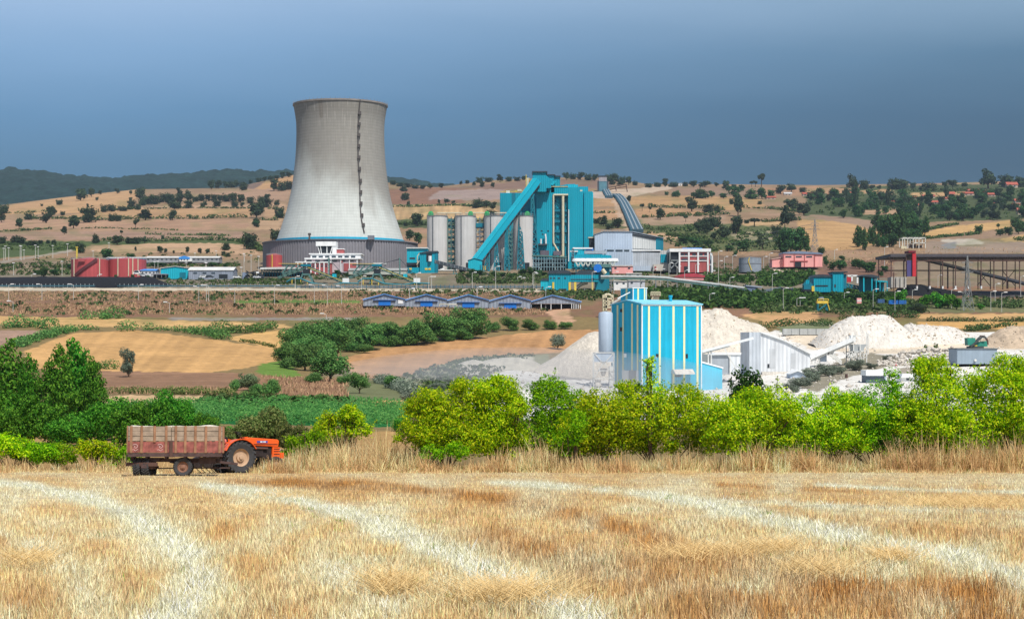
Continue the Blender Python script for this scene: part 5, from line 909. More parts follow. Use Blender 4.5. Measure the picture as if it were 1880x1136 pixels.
t.boxes('panel_slit', TEALD, [(1216.4,1217.2,467,482),(1220.4,1221.2,467,482)], -.3, 0); t.box('low_store', M('store_pale', C(206,200,190)), 1198, 1226, 486, 498, -6, -.5); t.boxes('store_door', BRICK, [(1156,1158.6,487,495),(1200,1203,490,497)], -6.3, -6.02); t.box('low_store', GREYM, 1160, 1192, 489, 498, -5.8, -.4)
t = T('office_building', 'white-framed office with dull red panels and a glazed braced corner', 'office building', 1268, 498, 950, rz=0)
t.box('wall', BRICK, 1246, 1303, 462, 500, 0, 18); t.box('roof', WHITE, 1229, 1305, 456.6, 462.4, -.8, 18.5); t.box('roof_unit', SKYB, 1254, 1290, 454.6, 456.7, 3, 8); t.box('stair_glazing', DARK_, 1230, 1247, 463, 500, .6, 17)
t.boxes('mullion', WHITE, [(1246,1249,462,500),(1263,1266,462,500),(1280,1283,462,500),(1298,1301,462,500)], -.6, .1); t.boxes('string_course', WHITE, [(1249,1263,469.5,471),(1266,1280,469.5,471),(1283,1298,469.5,471),(1249,1263,478,479.5),(1266,1280,478,479.5),(1283,1298,478,479.5)], -.4, .1)
t.boxes('window', GLASS, [(1250,1256,465.5,469),(1257,1262,465.5,469),(1271,1278,465.5,469),(1284,1290,465.5,469),(1293,1297,465.5,469),(1251,1262,474.5,477.5),(1285,1296,474.5,477.5)], -.2, .15); t.box('door', DARK_, 1256, 1264, 489, 500, -.25, .1); t.bars('corner_brace', GSTEEL, [((1230,478,-.2),(1247,494,-.2)),((1247,478,-.2),(1230,494,-.2)),((1230,478,-.2),(1247,478,-.2)),((1230,462,-.2),(1230,500,-.2))], .7)
t.box('side_wing', M('wing_glass', C(150,176,186), rough=.3), 1303, 1309, 464, 500, 3, 15); t.bars('side_frame', WHITE, [((1303,463,1),(1308,470,1)),((1308,470,1),(1308,500,1))], .8)
# condenser, teal front buildings
t = T('air_condenser', 'row of white fan cowls on V-shaped legs below the turquoise plant room', 'condenser', 1092, 500, 945)
m = MB()
for k in range(8): m.lathe([(3.1,0),(2.5,1.6)], 16, (t.x(1060+k*9.6), 4, t.z(479)), True)
t.add('fan_cowls', m, WHITE); t.box('deck', M('deck_grey', C(170,180,180)), 1053, 1134, 479, 481, 0, 9); t.bars('v_legs', M('v_leg_pale', C(206,214,206)), [((1057+k*9, 481, -.3), (1061.5+k*9, 489, -.3)) for k in range(8)]+[((1066+k*9, 481, -.3), (1061.5+k*9, 489, -.3)) for k in range(8)], .75); t.box('steam_duct', TEALD, 1055, 1128, 490, 494, 2, 7); t.bars('legs', STEEL, [((1058+k*10, 489, 3), (1058+k*10, 503, 3)) for k in range(8)], .6)
t.poly('plant_room', TEAL, [(1050,479),(1050,470),(1064,466),(1100,466),(1124,468),(1124,478)], 6, 18); t.box('plant_room', TEALL, 1058, 1076, 459, 468, 9, 18); t.box('upper_duct', WHITE, 1053, 1090, 452.6, 455.2, 10, 13); t.box('upper_duct', WHITE, 1048, 1062, 459, 461, 8, 10); t.box('blue_tank', SKYB, 1077, 1091, 453.5, 458, 11, 15); t.box('blue_tank', SKYB, 1088, 1108, 459.5, 465, 10, 15); t.box('pale_tank', M('pale_tank', C(176,182,190)), 1074, 1116, 459, 464.5, 8.5, 10)
t.bars('column_pair', M('ladder_grey', C(90,100,110)), [((1051,455,6),(1051,497,6)),((1054,455,6),(1054,497,6))]+[((1051,456+5*k,6),(1054,458+5*k,6)) for k in range(8)], .5)
t = T('pipe_rack', 'tangle of grey pipes under a thin turquoise roof at the boiler house foot', 'pipe rack', 1010, 498, 960)
t.poly('roof', STEELG, [(977,470),(977,468),(1000,468.6),(1042,471.5),(1038,473.5),(1000,471)], -1, 8); segs = [((x, 470, -.5), (x, 497, -.5)) for x in range(979, 1042, 5)]+[((979, y, -.3), (1040, y, -.3)) for y in (476, 483, 490)]; t.bars('frame', M('rack_grey', C(120,150,160,.95)), segs, .38)
rq = random.Random(3)
for k in range(26): x = rq.uniform(980,1036); y = rq.uniform(475,492); t.add('pipe', MB().bar(t.pt(x, y, 1), t.pt(x+rq.uniform(-6,6), y+rq.uniform(-9,9), 2), rq.uniform(.5, 1)), M('pipe_pale', C(170,190,196))); t.box('back_panel', M('rack_back', C(96,124,140)), 980, 1038, 474, 497, 5, 7); t.box('pump_bay', DARK_, 1024, 1036, 485, 497, 3, 5.2)
t = T('crusher_house', 'turquoise crusher house with arched dark roofs and a bridge on yellow legs', 'industrial building', 1050, 534, 835)
t.box('wall', TEAL, 1008, 1047, 502, 536, 0, 12); t.poly('roof', DROOF, [(1006,502.5),(1008,497.5),(1014,496),(1040,496),(1047,498),(1049,502.5)], -.6, 12.6); t.box('low_room', TEALL, 993, 1008, 514, 536, .5, 10); t.poly('low_roof', DROOF, [(992,514.5),(995,511),(1006,511),(1008.5,514.5)], 0, 10.5); t.box('bridge', TEAL, 1047, 1099, 504.5, 517, 1, 9); t.box('bridge_line', BELT, 1048, 1099, 512, 513, .8, 1.2); t.poly('bridge_roof', DROOF, [(1057,505),(1060,499),(1064,495.8),(1088,495.8),(1092,499),(1094,505)], 2, 10); t.box('tower', TEALD, 1094, 1120, 487, 536, 5, 14)
t.box('tower_gallery', STEELG, 1087, 1122, 484, 490, 3.5, 15); t.boxes('window', GLASS, [(1010,1013,509,511.5),(1016,1019,509,511.5),(1024,1028,509,511.5),(1036,1039,509,511.5),(994.5,998,526,529)], -.2, .6); t.boxes('leg', YEL, [(1014,1017.5,518,536),(1044,1048,518,536),(1054,1058,518,536),(1086,1089,518,536)], -.5, .4); t.tube('blue_drum', BLUEM, [(1098,492,2.5),(1098,492,4.9)], 2.1, n=20); t.tube('chute_pipe', PIPE, [(1106,494,3),(1112,502,3)], 1.1); t.boxes('door', DARK_, [(1026,1040,530,536)], -.2, .2)
m = MB(); pts = [t.pt(1080-28*f, 516+20*f-6*math.sin(f*3.1)*.9, 3) for f in np.linspace(0, 1, 9)]
for dd in (0, 1.6, 3.2): m.path([(p[0], p[1]+dd, p[2]-dd*.3) for p in pts], .55)
t.add('curved_chute', m, RAIL)
for a, b, c, d, lab, mt in ((1124,1162,487,500,'pale pink low building behind the white conveyor start', PINK), (1127,1152,515,531,'white cabin block under the white conveyor, left one', WHITE), (1154,1184,514,531,'white cabin block under the white conveyor, right one', M('cabin_white', C(214,220,230))), (1150,1178,501,508,'white box standing above the white conveyor', M('cabin_cream', C(226,226,220)))):
    t = T('cabin', lab, 'cabin', (a+b)/2, d, 845 if c > 510 else 880); t.box('wall', mt, a, b, c+1, d+2, 0, 8); t.box('roof', WROOF, a-.6, b+.6, c, c+1.4, -.5, 8.5); t.boxes('window', GLASS, [(a+4, a+8, c+4, c+6.5), (b-9, b-5, c+4, c+6.5)], -.15, .1)
t = T('pipe_conveyor', 'long white pipe conveyor on thin posts bending down to a grey box', 'conveyor', 1235, 532, 830); PW = [(1103,508.5),(1150,508.8),(1200,509.8),(1222,511),(1246,514.5),(1300,521),(1372,530.5)]
t.tube('pipe', M('pipe_cover_grey', C(190,196,196,.9), var=.12, scale=.2), [(x, y-1, 0) for x, y in PW], .62, n=10); t.bars('truss', STEELG, [((PW[i][0], PW[i][1]+2.5, 0), (PW[i+1][0], PW[i+1][1]+2.5, 0)) for i in range(6)], .7); [t.bars('post', GSTEEL, [((x, np.interp(x, *zip(*PW))+2, 0), (x, 536, 0))], .5) for x in (1122, 1152, 1176, 1204, 1226, 1243, 1270, 1300, 1335)]
t = T('drive_box', 'grey-blue box house at the lower end of the white pipe conveyor', 'building', 1380, 540, 820); t.poly('wall', M('box_blue', C(120,140,170)), [(1371,541),(1371,525),(1391,527),(1391,541)], 0, 6); t.poly('roof', M('box_roof', C(176,192,214)), [(1369,525),(1369,523.4),(1399,526.4),(1399,528)], -.6, 7); t.bars('onward_belt', STEELG, [((1391,536,2),(1425,541,2)),((1391,538.5,2),(1425,543.5,2))], .6)
t = T('red_roofed_building', 'low building with dull red roof behind the white pipe conveyor', 'building', 1266, 513, 890); t.poly('roof', M('dull_red_roof', C(190,70,84)), [(1237,508),(1252,503),(1276,501.5),(1294,506),(1294,509)], -.5, 12); t.box('wall', PINK, 1240, 1292, 508, 514, 0, 11.5)
t = T('storage_tank', 'round grey low tank with a yellow stair, right of the red-panelled office', 'tank', 1377, 497, 965); m = MB(); m.smooth = True; r = 20.5*t.k; m.lathe([(r,-1),(r,t.z(474.5)),(r+.1,t.z(474.5)),(r+.1,t.z(473.6)),(0.5,t.z(472))], 48); t.add('shell', m, M('grey_tank', C(150,160,172), streak=.2, scale=.3)); t.bars('stair', YEL, [((1371,480,-r*.98),(1377,497,-r*1.02)),((1373,474,-r),(1371,480,-r))], .45)
t.add('ring', MB().lathe([(r+.15,t.z(485)),(r+.15,t.z(484))], 48, caps=False), M('coping', None))
for a, lab in ((1108,''),): pass
# hill conveyor
t = T('hilltop_house', 'grey conveyor tower house standing on the skyline behind the plant', 'building', 1106.5, 352, None); t.box('wall', M('hill_teal', C(92,140,156)), 1100, 1114, 333, 353, 0, 12); t.box('top', M('hill_pale', C(170,166,172)), 1100, 1114, 324.5, 333, -.4, 12.4); t.box('cap', DROOF, 1099, 1115, 322.6, 324.6, -1, 13); t.boxes('leg', BELT, [(1097,1099.5,332,354),(1114.5,1117,332,354)], 1, 4); t.bars('side_truss', RUSTM, [((1117,344,5),(1150,338,5)),((1117,348,5),(1150,342,5)),((1150,338,5),(1152,352,5)),((1130,342,5),(1132,350,5))], 1.2)
def road_conv(label, pts, w, name='hill_conveyor'):
    t = T(name, label, 'conveyor', pts[0][0], pts[0][1]); o0 = np.array(t.o.location); m1, m2, m3 = MB(), MB(), MB(); W_ = [np.array(P(x, y, depth(x, y)))-o0 for x, y in pts]
    for a, b in zip(W_, W_[1:]):
        m1.bar(a+[0,0,2], b+[0,0,2], w, 3)
        for k in (-.3, .05, .4): m2.bar(a+[w*k,0,3.7], b+[w*k,0,3.7], w*.12, .4)
        m3.bar(a+[-w*.5,0,1.8], b+[-w*.5,0,1.8], .5, 2.8)
    t.add('cover', m1, M('hill_cover', C(64,96,112), var=.2)); t.add('roof_strips', m2, RAIL); t.add('side_rail', m3, TEALD)
road_conv('short upper length of the covered hill conveyor under the hilltop house', [(1119,364),(1113,353),(1109,346)], 9)
road_conv('long covered conveyor striped dark and pale, descending the hill to the hall', [(1170,428),(1163,412),(1155,394),(1146,376),(1139,366),(1132,360.5),(1126,361)], 11)
# ------------------------------------------------------------------ pale admin building, small tanks and yard machines before the tower
t = T('admin_building', 'white and dull-pink stepped control building in front of the tower wall', 'office building', 610, 500, 940)
t.box('upper_floor', WHITE, 567, 660, 465.5, 474, 8, 24); t.box('wall', M('admin_pink', C(204,190,196)), 559, 655, 474, 500, 3, 22); t.box('lower_wing', BRICK, 543, 609, 482, 503, 0, 12); t.box('wing_roof', WHITE, 542, 610, 480.4, 482.4, -.5, 12.5); t.box('roof_slab', WHITE, 564, 662, 463.8, 465.6, 7.4, 24.6); t.box('balcony', WHITE, 558, 656, 473, 475.4, 2, 8)
t.boxes('window', GLASS, [(570+k*12, 578+k*12, 468.5, 471.5) for k in range(7)], 7.8, 8.1); t.boxes('window', GLASS, [(562+k*15.5, 571+k*15.5, 477, 480) for k in range(6)], 2.8, 3.1); t.boxes('mullion', WHITE, [(546+k*8, 548+k*8, 482.4, 503) for k in range(8)], -.4, .1); t.boxes('window', GLASS, [(549.5+k*8, 552.5+k*8, 486, 490) for k in range(7)], -.15, .15); t.boxes('red_panel', BRICK, [(630,655,483,497),(624,628,478,482)], 2.7, 3.05)
t.boxes('mullion', WHITE, [(x, x+1.6, 475.4, 500) for x in (558.5, 606, 624, 640, 654)], 2.4, 3); 
t = T('lookout_tower', 'white flat-topped control tower with dark raked glass on the admin building', 'tower', 598, 470, 952); t.box('cap', WHITE, 580, 617, 443.5, 451.5, 0, 10); t.poly('glass', DARK_, [(585,466),(582,451.5),(610,451.5),(610,466)], 1, 9); t.box('shaft', WHITE, 610, 617, 451.5, 472, .4, 9.6); t.bars('rake_mullion', WHITE, [((583,451.5,.8),(587,466,.8)),((590,466,.8),(588,451.5,.8)),((600,451.5,.8),(600,466,.8)),((606,466,.8),(610,451.5,.8))], .4); t.box('floor', WHITE, 580, 617, 465, 472, .2, 9.8); t.box('side_room', BRICK, 617, 630, 457, 465, 3, 9); t.box('side_roof', WHITE, 616.5, 631, 456, 457.2, 2.6, 9.4)
for (cx_, rp, yt, yb, Yd, lab, nm) in ((165,33.5,477,508,905,'large red storage tank at left with a diagonal outside stair','storage_tank'),(233,35,477,508,915,'large red storage tank beside it, striped by pale pipes','storage_tank'),(504,15.5,469,491,985,'small red tank standing before the cooling tower wall','storage_tank')):
    t = T(nm, lab, 'tank', cx_, yb, Yd, 'red storage tanks'); r = rp*t.k; m = MB(); m.smooth = True; m.lathe([(r,-1),(r,t.z(yt)),(r*.05,t.z(yt)+1.3)], 56); t.add('shell', m, REDT); m = MB()
    for k in range(40):
        a0, a1 = 6.283*k/40, 6.283*(k+1)/40; p, q = [(r*math.cos(a), r*math.sin(a), t.z(yt)) for a in (a0, a1)]; m.bar((p[0],p[1],p[2]+1), (q[0],q[1],q[2]+1), .14); m.bar(p, (p[0],p[1],p[2]+1), .14)
    t.add('handrail', m, RAIL); 
    if cx_ < 200:
        m = MB(); 
        for k in range(14):
            a0, a1 = -2.15+.085*k, -2.15+.085*(k+1); z0, z1 = t.z(yb-1)*1+(t.z(yt)-t.z(yb-1))*k/14, t.z(yb-1)+(t.z(yt)-t.z(yb-1))*(k+1)/14; m.bar((1.04*r*math.cos(a0),1.04*r*math.sin(a0),z0), (1.04*r*math.cos(a1),1.04*r*math.sin(a1),z1), .9, 1.5)
        t.add('stair', m, M('stair_dark_red', C(98,52,56))); t.box('stair_landing', BRICK, cx_-12, cx_, yt+1, yt+5, -r-1, -r+2)
    xs = (cx_-2,) if rp < 20 else (cx_+24, cx_-22) if cx_ < 200 else (cx_-8, cx_+11, cx_+18, cx_+26)
    for x in xs: d = -math.sqrt(max(r*r-t.x(x)**2, 0))-.25; t.bars('pipe', PIPE if x != cx_-2 else YEL, [((x, yt-1, d), (x, yb, d))], .45)
t = T('yellow_post', 'tall yellow post beside the left red tank', 'post', 141, 480, 960); t.box('shaft', YEL, 139.8, 142.2, 454, 482, 0, .7); t.box('cap', YEL, 139, 143, 453, 454.6, -.3, 1)
def shed(label, a, b, xr, ye, yr, yb, Yd, L, wall, roof, name='shed', extra=None, group=None, cat='shed'):
    t = T(name, label, cat, (a+b)/2, yb, Yd, group); t.poly('wall', wall, [(a,yb+3),(a,ye),(xr,yr),(b,ye),(b,yb+3)], 0, L); t.gable('roof', roof, a, b, xr, ye-.5, yr-.6, 0, L, .25, .5); return t
def longshed(label, a, b, ye, yr, yb, Yd, D, wall, roof, name='shed', nwin=0):
    t = T(name, label, 'shed', (a+b)/2, yb, Yd); t.box('wall', wall, a, b, ye, yb+3, 0, D); t.gablex('roof', roof, a, b, ye, yr, 0, D); m = MB(); dm = D/2
    for x in (a, b): xx = t.x(x); e = .05 if x == b else -.05; m.prismx([(0, t.z(ye)-.02), (D, t.z(ye)-.02), (dm, t.z(yr)-.05)], xx-(.3 if x == b else 0), xx+(0 if x == b else .3))
    t.add('gable_wall', m, wall)
    if nwin: t.boxes('window', GLASS, [(a+(k+.3)*(b-a)/nwin, a+(k+.7)*(b-a)/nwin, ye+(yb-ye)*.35, ye+(yb-ye)*.65) for k in range(nwin)], -.12, .1)
    return t
t = longshed('long low white-roofed shed with a blue gable in its middle', 268, 402, 473.6, 470.4, 479, 1045, 12, M('long_shed_wall', C(160,164,170)), WROOF, 'long_shed', 16); t.poly('blue_gable', SKYB, [(329,476),(329,472.5),(339,469.5),(349,472.5),(349,476)], -1.4, -.6); t.box('blue_porch', WHITE, 330, 353, 474.5, 480, -1.2, -.2); t.boxes('porch_door', DARK_, [(333,335,475.5,478),(338,340,475.5,478),(344,346,475.5,478)], -1.35, -1.15)
longshed('low pale shed with blue end behind the red tanks', 196, 266, 474, 471.8, 479, 1050, 10, SKYB, WROOF, 'long_shed')
t = shed('bright turquoise gabled shed left of the grey one', 295, 347, 322, 493.4, 489.6, 509, 905, 16, TEALL, WROOF, 'turquoise_shed'); t.boxes('door', TEALD, [(330,341,500,510)], -.15, .1)
t = longshed('grey shed with wide white roof beside the turquoise one', 346, 428, 496.5, 490, 510, 900, 14, M('shed_grey', C(150,160,176), rib=1), WROOF, 'grey_shed', 0); t.box('door', DARK_, 402, 418, 503.5, 511, -.15, .1); t.boxes('window', GLASS, [(355,362,500,502.5),(372,379,500,502.5),(388,395,500,502.5)], -.12, .1)
t = longshed('small blue-roofed shed at the right end of the red tanks', 258, 286, 497, 494, 504, 908, 9, M('small_shed_white', C(220,222,226)), SKYB, 'blue_roofed_shed', 4)
t = T('carport', 'flat-roofed dark carport below the blue-roofed shed', 'carport', 291, 509, 900); t.box('roof', M('carport_roof', C(150,150,160)), 277, 306, 502.5, 504, 0, 6); t.boxes('post', GSTEEL, [(278,279,504,510),(287,288,504,510),(296,297,504,510),(304,305,504,510)], .1, .4); t.box('back_wall', DARK_, 278, 305, 504, 510, 5, 5.6)
for x, y, c, lab in ((252,504,WHITE,'white van parked left of the carport'),(263,507,M('car_silver',C(190,194,200)),'silver car parked right of the white van'),(385,510,M('car_dark',C(60,64,72)),'dark car in front of the grey shed'),(374,510,WHITE,'white car in front of the grey shed'),(435,511,WHITE,'white car at the right end of the grey shed'),(472,511,M('car_white2',C(224,226,230)),'white car beside the black scrap heap')):
    t = T('parked_car', lab, 'car', x, y, 890, 'cars parked by the sheds'); h = 1.5 if c is not WHITE or x != 252 else 2.2
    t.add('body', MB().prism([(-2.1,.35),(2.1,.35),(2.15,.85),(1.3,.95),(.8,h),(-1.4,h),(-1.9,.95),(-2.15,.85)], -.85, .85), c); t.add('windows', MB().prism([(-1.6,1.0),(1.15,1.0),(.75,h-.1),(-1.3,h-.1)], -.87, .87), GLASS)
    for wx in (-1.3, 1.3): t.add('wheel', MB().tube((wx,-.9,.32), (wx,.9,.32), .33, n=12), BELT)
# coal heaps
def heap(name, label, cat, mat, px, py, w, d, prof, Y=None, n=70, rough=.05, seed=1, kind=None, tilt=0.):
    """a heap: prof gives (position across in pixels, top in pixels); tapers front and back"""
    Y = Y or depth(px, py); k = Y/F; xs = np.array([p[0] for p in prof], float); ts = np.array([p[1] for p in prof], float); u = np.linspace(xs[0], xs[-1], n); v = np.linspace(0, 1, n//2)
    U, Vv = np.meshgrid(u, v); H_ = np.maximum(py-np.interp(U, xs, ts), 0)*k; s = np.sin(np.clip(Vv, 0, 1)*math.pi)**.75; Z = H_*s; Xw = (U-px)*k; Yw = (Vv-.5)*d*(.35+.65*np.clip(H_/max(H_.max(), 1e-6), 0, 1)**.6)
    Z *= 1+rough*2*(fbm(Xw/6+seed*9, Yw/6, seed)-.5)*2; Z += rough*4*(fbm(Xw/1.7, Yw/1.7, seed+3)-.5)*np.clip(Z, 0, 1); gul = np.abs(fbm(U/6+seed, Vv*1.6, seed+7)-.5); Z -= rough*22*np.clip(.07-gul, 0, 1)*np.clip(Z/3, 0, 1)*4
    base = gz((U-CX)*k, Y+d*.0+Yw+d*.5)-gz(np.array([(px-CX)*k]), np.array([Y]))[0] if Y > 74 else 0
    o = link(name, arrmesh(name, np.stack([Xw, Yw+d*.5, Z+np.minimum(base, 8)*(1-np.clip(Z/6, 0, 1))-.15], -1).reshape(-1, 3), grid_faces(n//2, n)[:, ::1], True), mat); z0 = float(gz(np.array([(px-CX)*k]), np.array([Y]))[0]); o.location = ((px-CX)*k, Y, z0)
    if rough > .04:                              # loose stones and broken crust lying on the heap
        vv_ = np.array([v_.co for v_ in o.data.vertices]); c_ = np.where((vv_[:, 2] > .6) & (vv_[:, 1] < d*.75))[0]; c_ = RNG.choice(c_, 420); oc = np.array([[1,0,0],[-1,0,0],[0,1,0],[0,-1,0],[0,0,1],[0,0,-1]], float); sz = np.clip(RNG.lognormal(-1.75, .5, 420), .06, .55)
        ov = oc[None]*sz[:, None, None]*RNG.uniform(.5, 1.5, (420, 6, 1))+(vv_[c_]+RNG.normal(0, .25, (420, 3))*np.array([1,1,.1]))[:, None]; of = np.array([[0,2,4],[2,1,4],[1,3,4],[3,0,4],[2,0,5],[1,2,5],[3,1,5],[0,3,5]])[None]+np.arange(420)[:, None, None]*6
        tag(link('loose_stones', arrmesh('loose_stones', ov.reshape(-1, 3), of.reshape(-1, 3)), M('heap_stone', C(204,188,166,.85), var=.25), o), kind='stuff')
    return tag(o, label, cat, None, kind)
heap('coal_heap', 'long flat-topped black coal heap at the left edge', 'coal heap', COALM, 120, 527.5, 0, 38, [(-160,526),(-120,506),(0,506),(30,505),(200,505),(264,505.5),(300,526)], None, 120, .012, 2)
t = T('track_fence', 'low blue-green fence line with many posts along the coal road', 'fence', 260, 528); m = MB(); m2 = MB()
xs = np.arange(-60, 545, 8.0); pts = [np.array(P(x, 0, depth(x, 528)))*[1,1,0]+[0,0,P(x,528,depth(x,528))[2]] for x in xs]; o0 = np.array(t.o.location)
for a, b in zip(pts, pts[1:]): m.bar(a-o0+[0,0,.9], b-o0+[0,0,.9], .4, .6)
t.add('rail', m, M('fence_teal', C(64,112,128,.8)))
for a in pts: t.add('post', MB().bar(a-o0, a-o0+[0,0,2.0], .26), RAIL)
t = T('track_belt', 'ground-level grey belt conveyor running right from the stackers', 'conveyor', 800, 530); m = MB(); m2 = MB(); xs = np.arange(545, 1000, 8.0); o0 = np.array(t.o.location); pts = [np.array(P(x, 529.5, depth(x, 529.5))) for x in xs]
for a, b in zip(pts, pts[1:]): m.bar(a-o0+[0,0,.9], b-o0+[0,0,.9], 1.2, .8)
t.add('belt', m, M('belt_grey', C(112,126,136)))
for a in pts: t.add('post', MB().bar(a-o0-[0,.7,0], a-o0+[0,-.7,1.9], .3), M('fence_teal', None))
# stackers
def stacker(label, x0, mir=1):
    t = T('stacker', label, 'stacker machine', x0, 524, 870, 'lattice stackers on the coal yard'); X = lambda dx: x0+mir*dx
    S = STEELG; t.bars('boom', M('boom_steel', C(96,132,124,.8)), sum([[((X(-2+k*10), 486+k*4.2, a), (X(8+k*10), 490.2+k*4.2, a)), ((X(-2+k*10), 490+k*4.4, a), (X(8+k*10), 494.4+k*4.4, a)), ((X(-2+k*10), 486+k*4.2, a), (X(8+k*10), 494.4+k*4.4, a)), ((X(-2+k*10), 490+k*4.4, a), (X(-2+k*10), 486+k*4.2, a))] for k in range(9) for a in (-1.2, 1.2)]+[[((X(-2+k*10), 486+k*4.2, -1.2), (X(-2+k*10), 486+k*4.2, 1.2))] for k in range(10)], []), .46)
    t.bars('counter_boom', S, sum([[((X(-k*11), 487-k*.2, a), (X(-11-k*11), 487-k*.2, a)), ((X(-k*11), 492+k*2.4, a), (X(-11-k*11), 494+k*2.8, a)), ((X(-k*11), 487, a), (X(-11-k*11), 494+k*2.8, a))] for k in range(4) for a in (-1.2, 1.2)]+[[((X(-k*11), 487-k*.2, -1.2), (X(-k*11), 487-k*.2, 1.2))] for k in range(5)], []), .5)
    t.bars('mast', S, [((X(42), 474, -1), (X(42), 508, -1)), ((X(42), 474, 1), (X(42), 508, 1)), ((X(42), 474, -1), (X(42), 474, 1))]+[((X(40.8), 476+5*k, 0), (X(43.2), 481+5*k, 0)) for k in range(6)], .5); t.bars('stay', BELT, [((X(42), 475, 0), (X(0), 487, 0)), ((X(42), 475, 0), (X(84), 522, 0)), ((X(42), 476, .6), (X(20), 481, .6))], .3)
    t.bars('discharge_boom', M('boom_steel', None), sum([[((X(-6-k*9), 492+k*3.4, a), (X(-15-k*9), 495.4+k*3.4, a)), ((X(-6-k*9), 496+k*3.2, a), (X(-15-k*9), 499.2+k*3.2, a)), ((X(-6-k*9), 492+k*3.4, a), (X(-15-k*9), 499.2+k*3.2, a)), ((X(-6-k*9), 492+k*3.4, a), (X(-6-k*9), 496+k*3.2, a))] for k in range(5) for a in (-3, -1)]+[[((X(-6-k*9), 492+k*3.4, -3), (X(-6-k*9), 492+k*3.4, -1))] for k in range(6)], []), .42); t.bars('walkway', YEL, [((X(4), 491, -2.2), (X(88), 524, -2.2)), ((X(-50), 484, -1.8), (X(-4), 484.4, -1.8))], .22)
    t.box('machine_house', TEALD, X(0)-9, X(0)+9, 485, 489, -2, 2); t.box('slewing_ring', DARK_, X(0)-5, X(0)+6, 494, 506, -2.4, 2.4); t.box('cab', TEALL, X(52)-3, X(52)+4, 503, 509, -2, 0); t.box('switch_cabin', WHITE, X(74)-6, X(74)+6, 511, 521.5, -3.5, -.5)
    t.bars('portal', STEELG, [((X(-14), 524, a), (X(-5), 504, a)) for a in (-3, 3)]+[((X(16), 524, a), (X(6), 504, a)) for a in (-3, 3)]+[((X(-5), 504, -3), (X(-5), 504, 3)), ((X(6), 504, -3), (X(6), 504, 3)), ((X(-5), 504, 3), (X(6), 504, 3)), ((X(-5), 504, -3), (X(6), 504, -3))], .8); t.boxes('bogie', DARK_, [(X(-14)-4, X(-14)+4, 521, 525), (X(16)-4, X(16)+4, 521, 525)], -3.6, 3.6)
    pts = [(X(-34), 518), (X(-24), 512), (X(-8), 512), (X(4), 517), (X(14), 521), (X(48), 523.5), (X(70), 520), (X(98), 521)]; t.tube('tripper_belt', M('tripper_teal', C(52,132,146,.85)), [(x, y, -4) for x, y in pts], .42); t.bars('tripper_legs', YEL, [((x, y, -4), (x, 527, -4)) for x, y in pts[1:7]], .4)
stacker('left lattice stacker machine in front of the white control building', 562); stacker('right lattice stacker machine before the turquoise transfer house', 692)
t = T('lattice_shed', 'long open shed with white roof on dark lattice, left of the stackers', 'shed', 517, 507, 905); t.poly('roof', WROOF, [(478,495),(480,491.5),(520,490.5),(556,491.6),(557,493.5)], -3, 8); t.bars('lattice', STEEL, [((480+5*k, 495, 0), (480+5*k, 507, 0)) for k in range(16)]+[((480+5*k, 495, 0), (485+5*k, 501, 0)) for k in range(15)]+[((480,500,0),(557,500,0))], .35); t.box('wall', M('lattice_wall', C(110,128,136)), 480, 557, 499, 507, 5, 6); t.box('stored_coal', COALM, 482, 555, 503, 508, 1, 4.6)
t = T('scrap_heap', 'black scrap and machine heap left of the open lattice shed', 'scrap heap', 466, 511, 900); m = MB(); rq = random.Random(8)
for k in range(34): x, z = rq.uniform(-4.5, 4.5), rq.uniform(.2, 4.6)*(1); z *= max(.3, 1-abs(x)/7); a = rq.uniform(-1, 1); m.bar((x, rq.uniform(-1,1), z), (x+rq.uniform(-2,2), rq.uniform(-1,1), max(.1, z+rq.uniform(-1.2,1.2))), rq.uniform(.4, 1.3))
t.add('frames', m, M('scrap_dark', C(50,56,62), var=.3)); t.box('cabin', M('cabin_blue_grey', C(140,156,180)), 445, 454, 500, 512, 0, 3); t.box('white_drum', WHITE, 471, 476, 499, 502, -1.8, -.4)
t = T('long_shed', 'long grey-roofed shed behind the right stacker', 'shed', 690, 502, 930); t.box('wall', M('pale_shed_wall', C(186,190,180)), 640, 746, 496, 504, 0, 10); t.gablex('roof', M('grey_shed_roof', C(166,168,166)), 640, 746, 496.5, 492.3, 0, 10); t.box('loading_roof', WROOF, 684, 708, 482, 484, 4, 9); t.bars('loading_posts', GSTEEL, [((686,484,5),(686,493,5)),((706,484,5),(706,493,5))], .4)
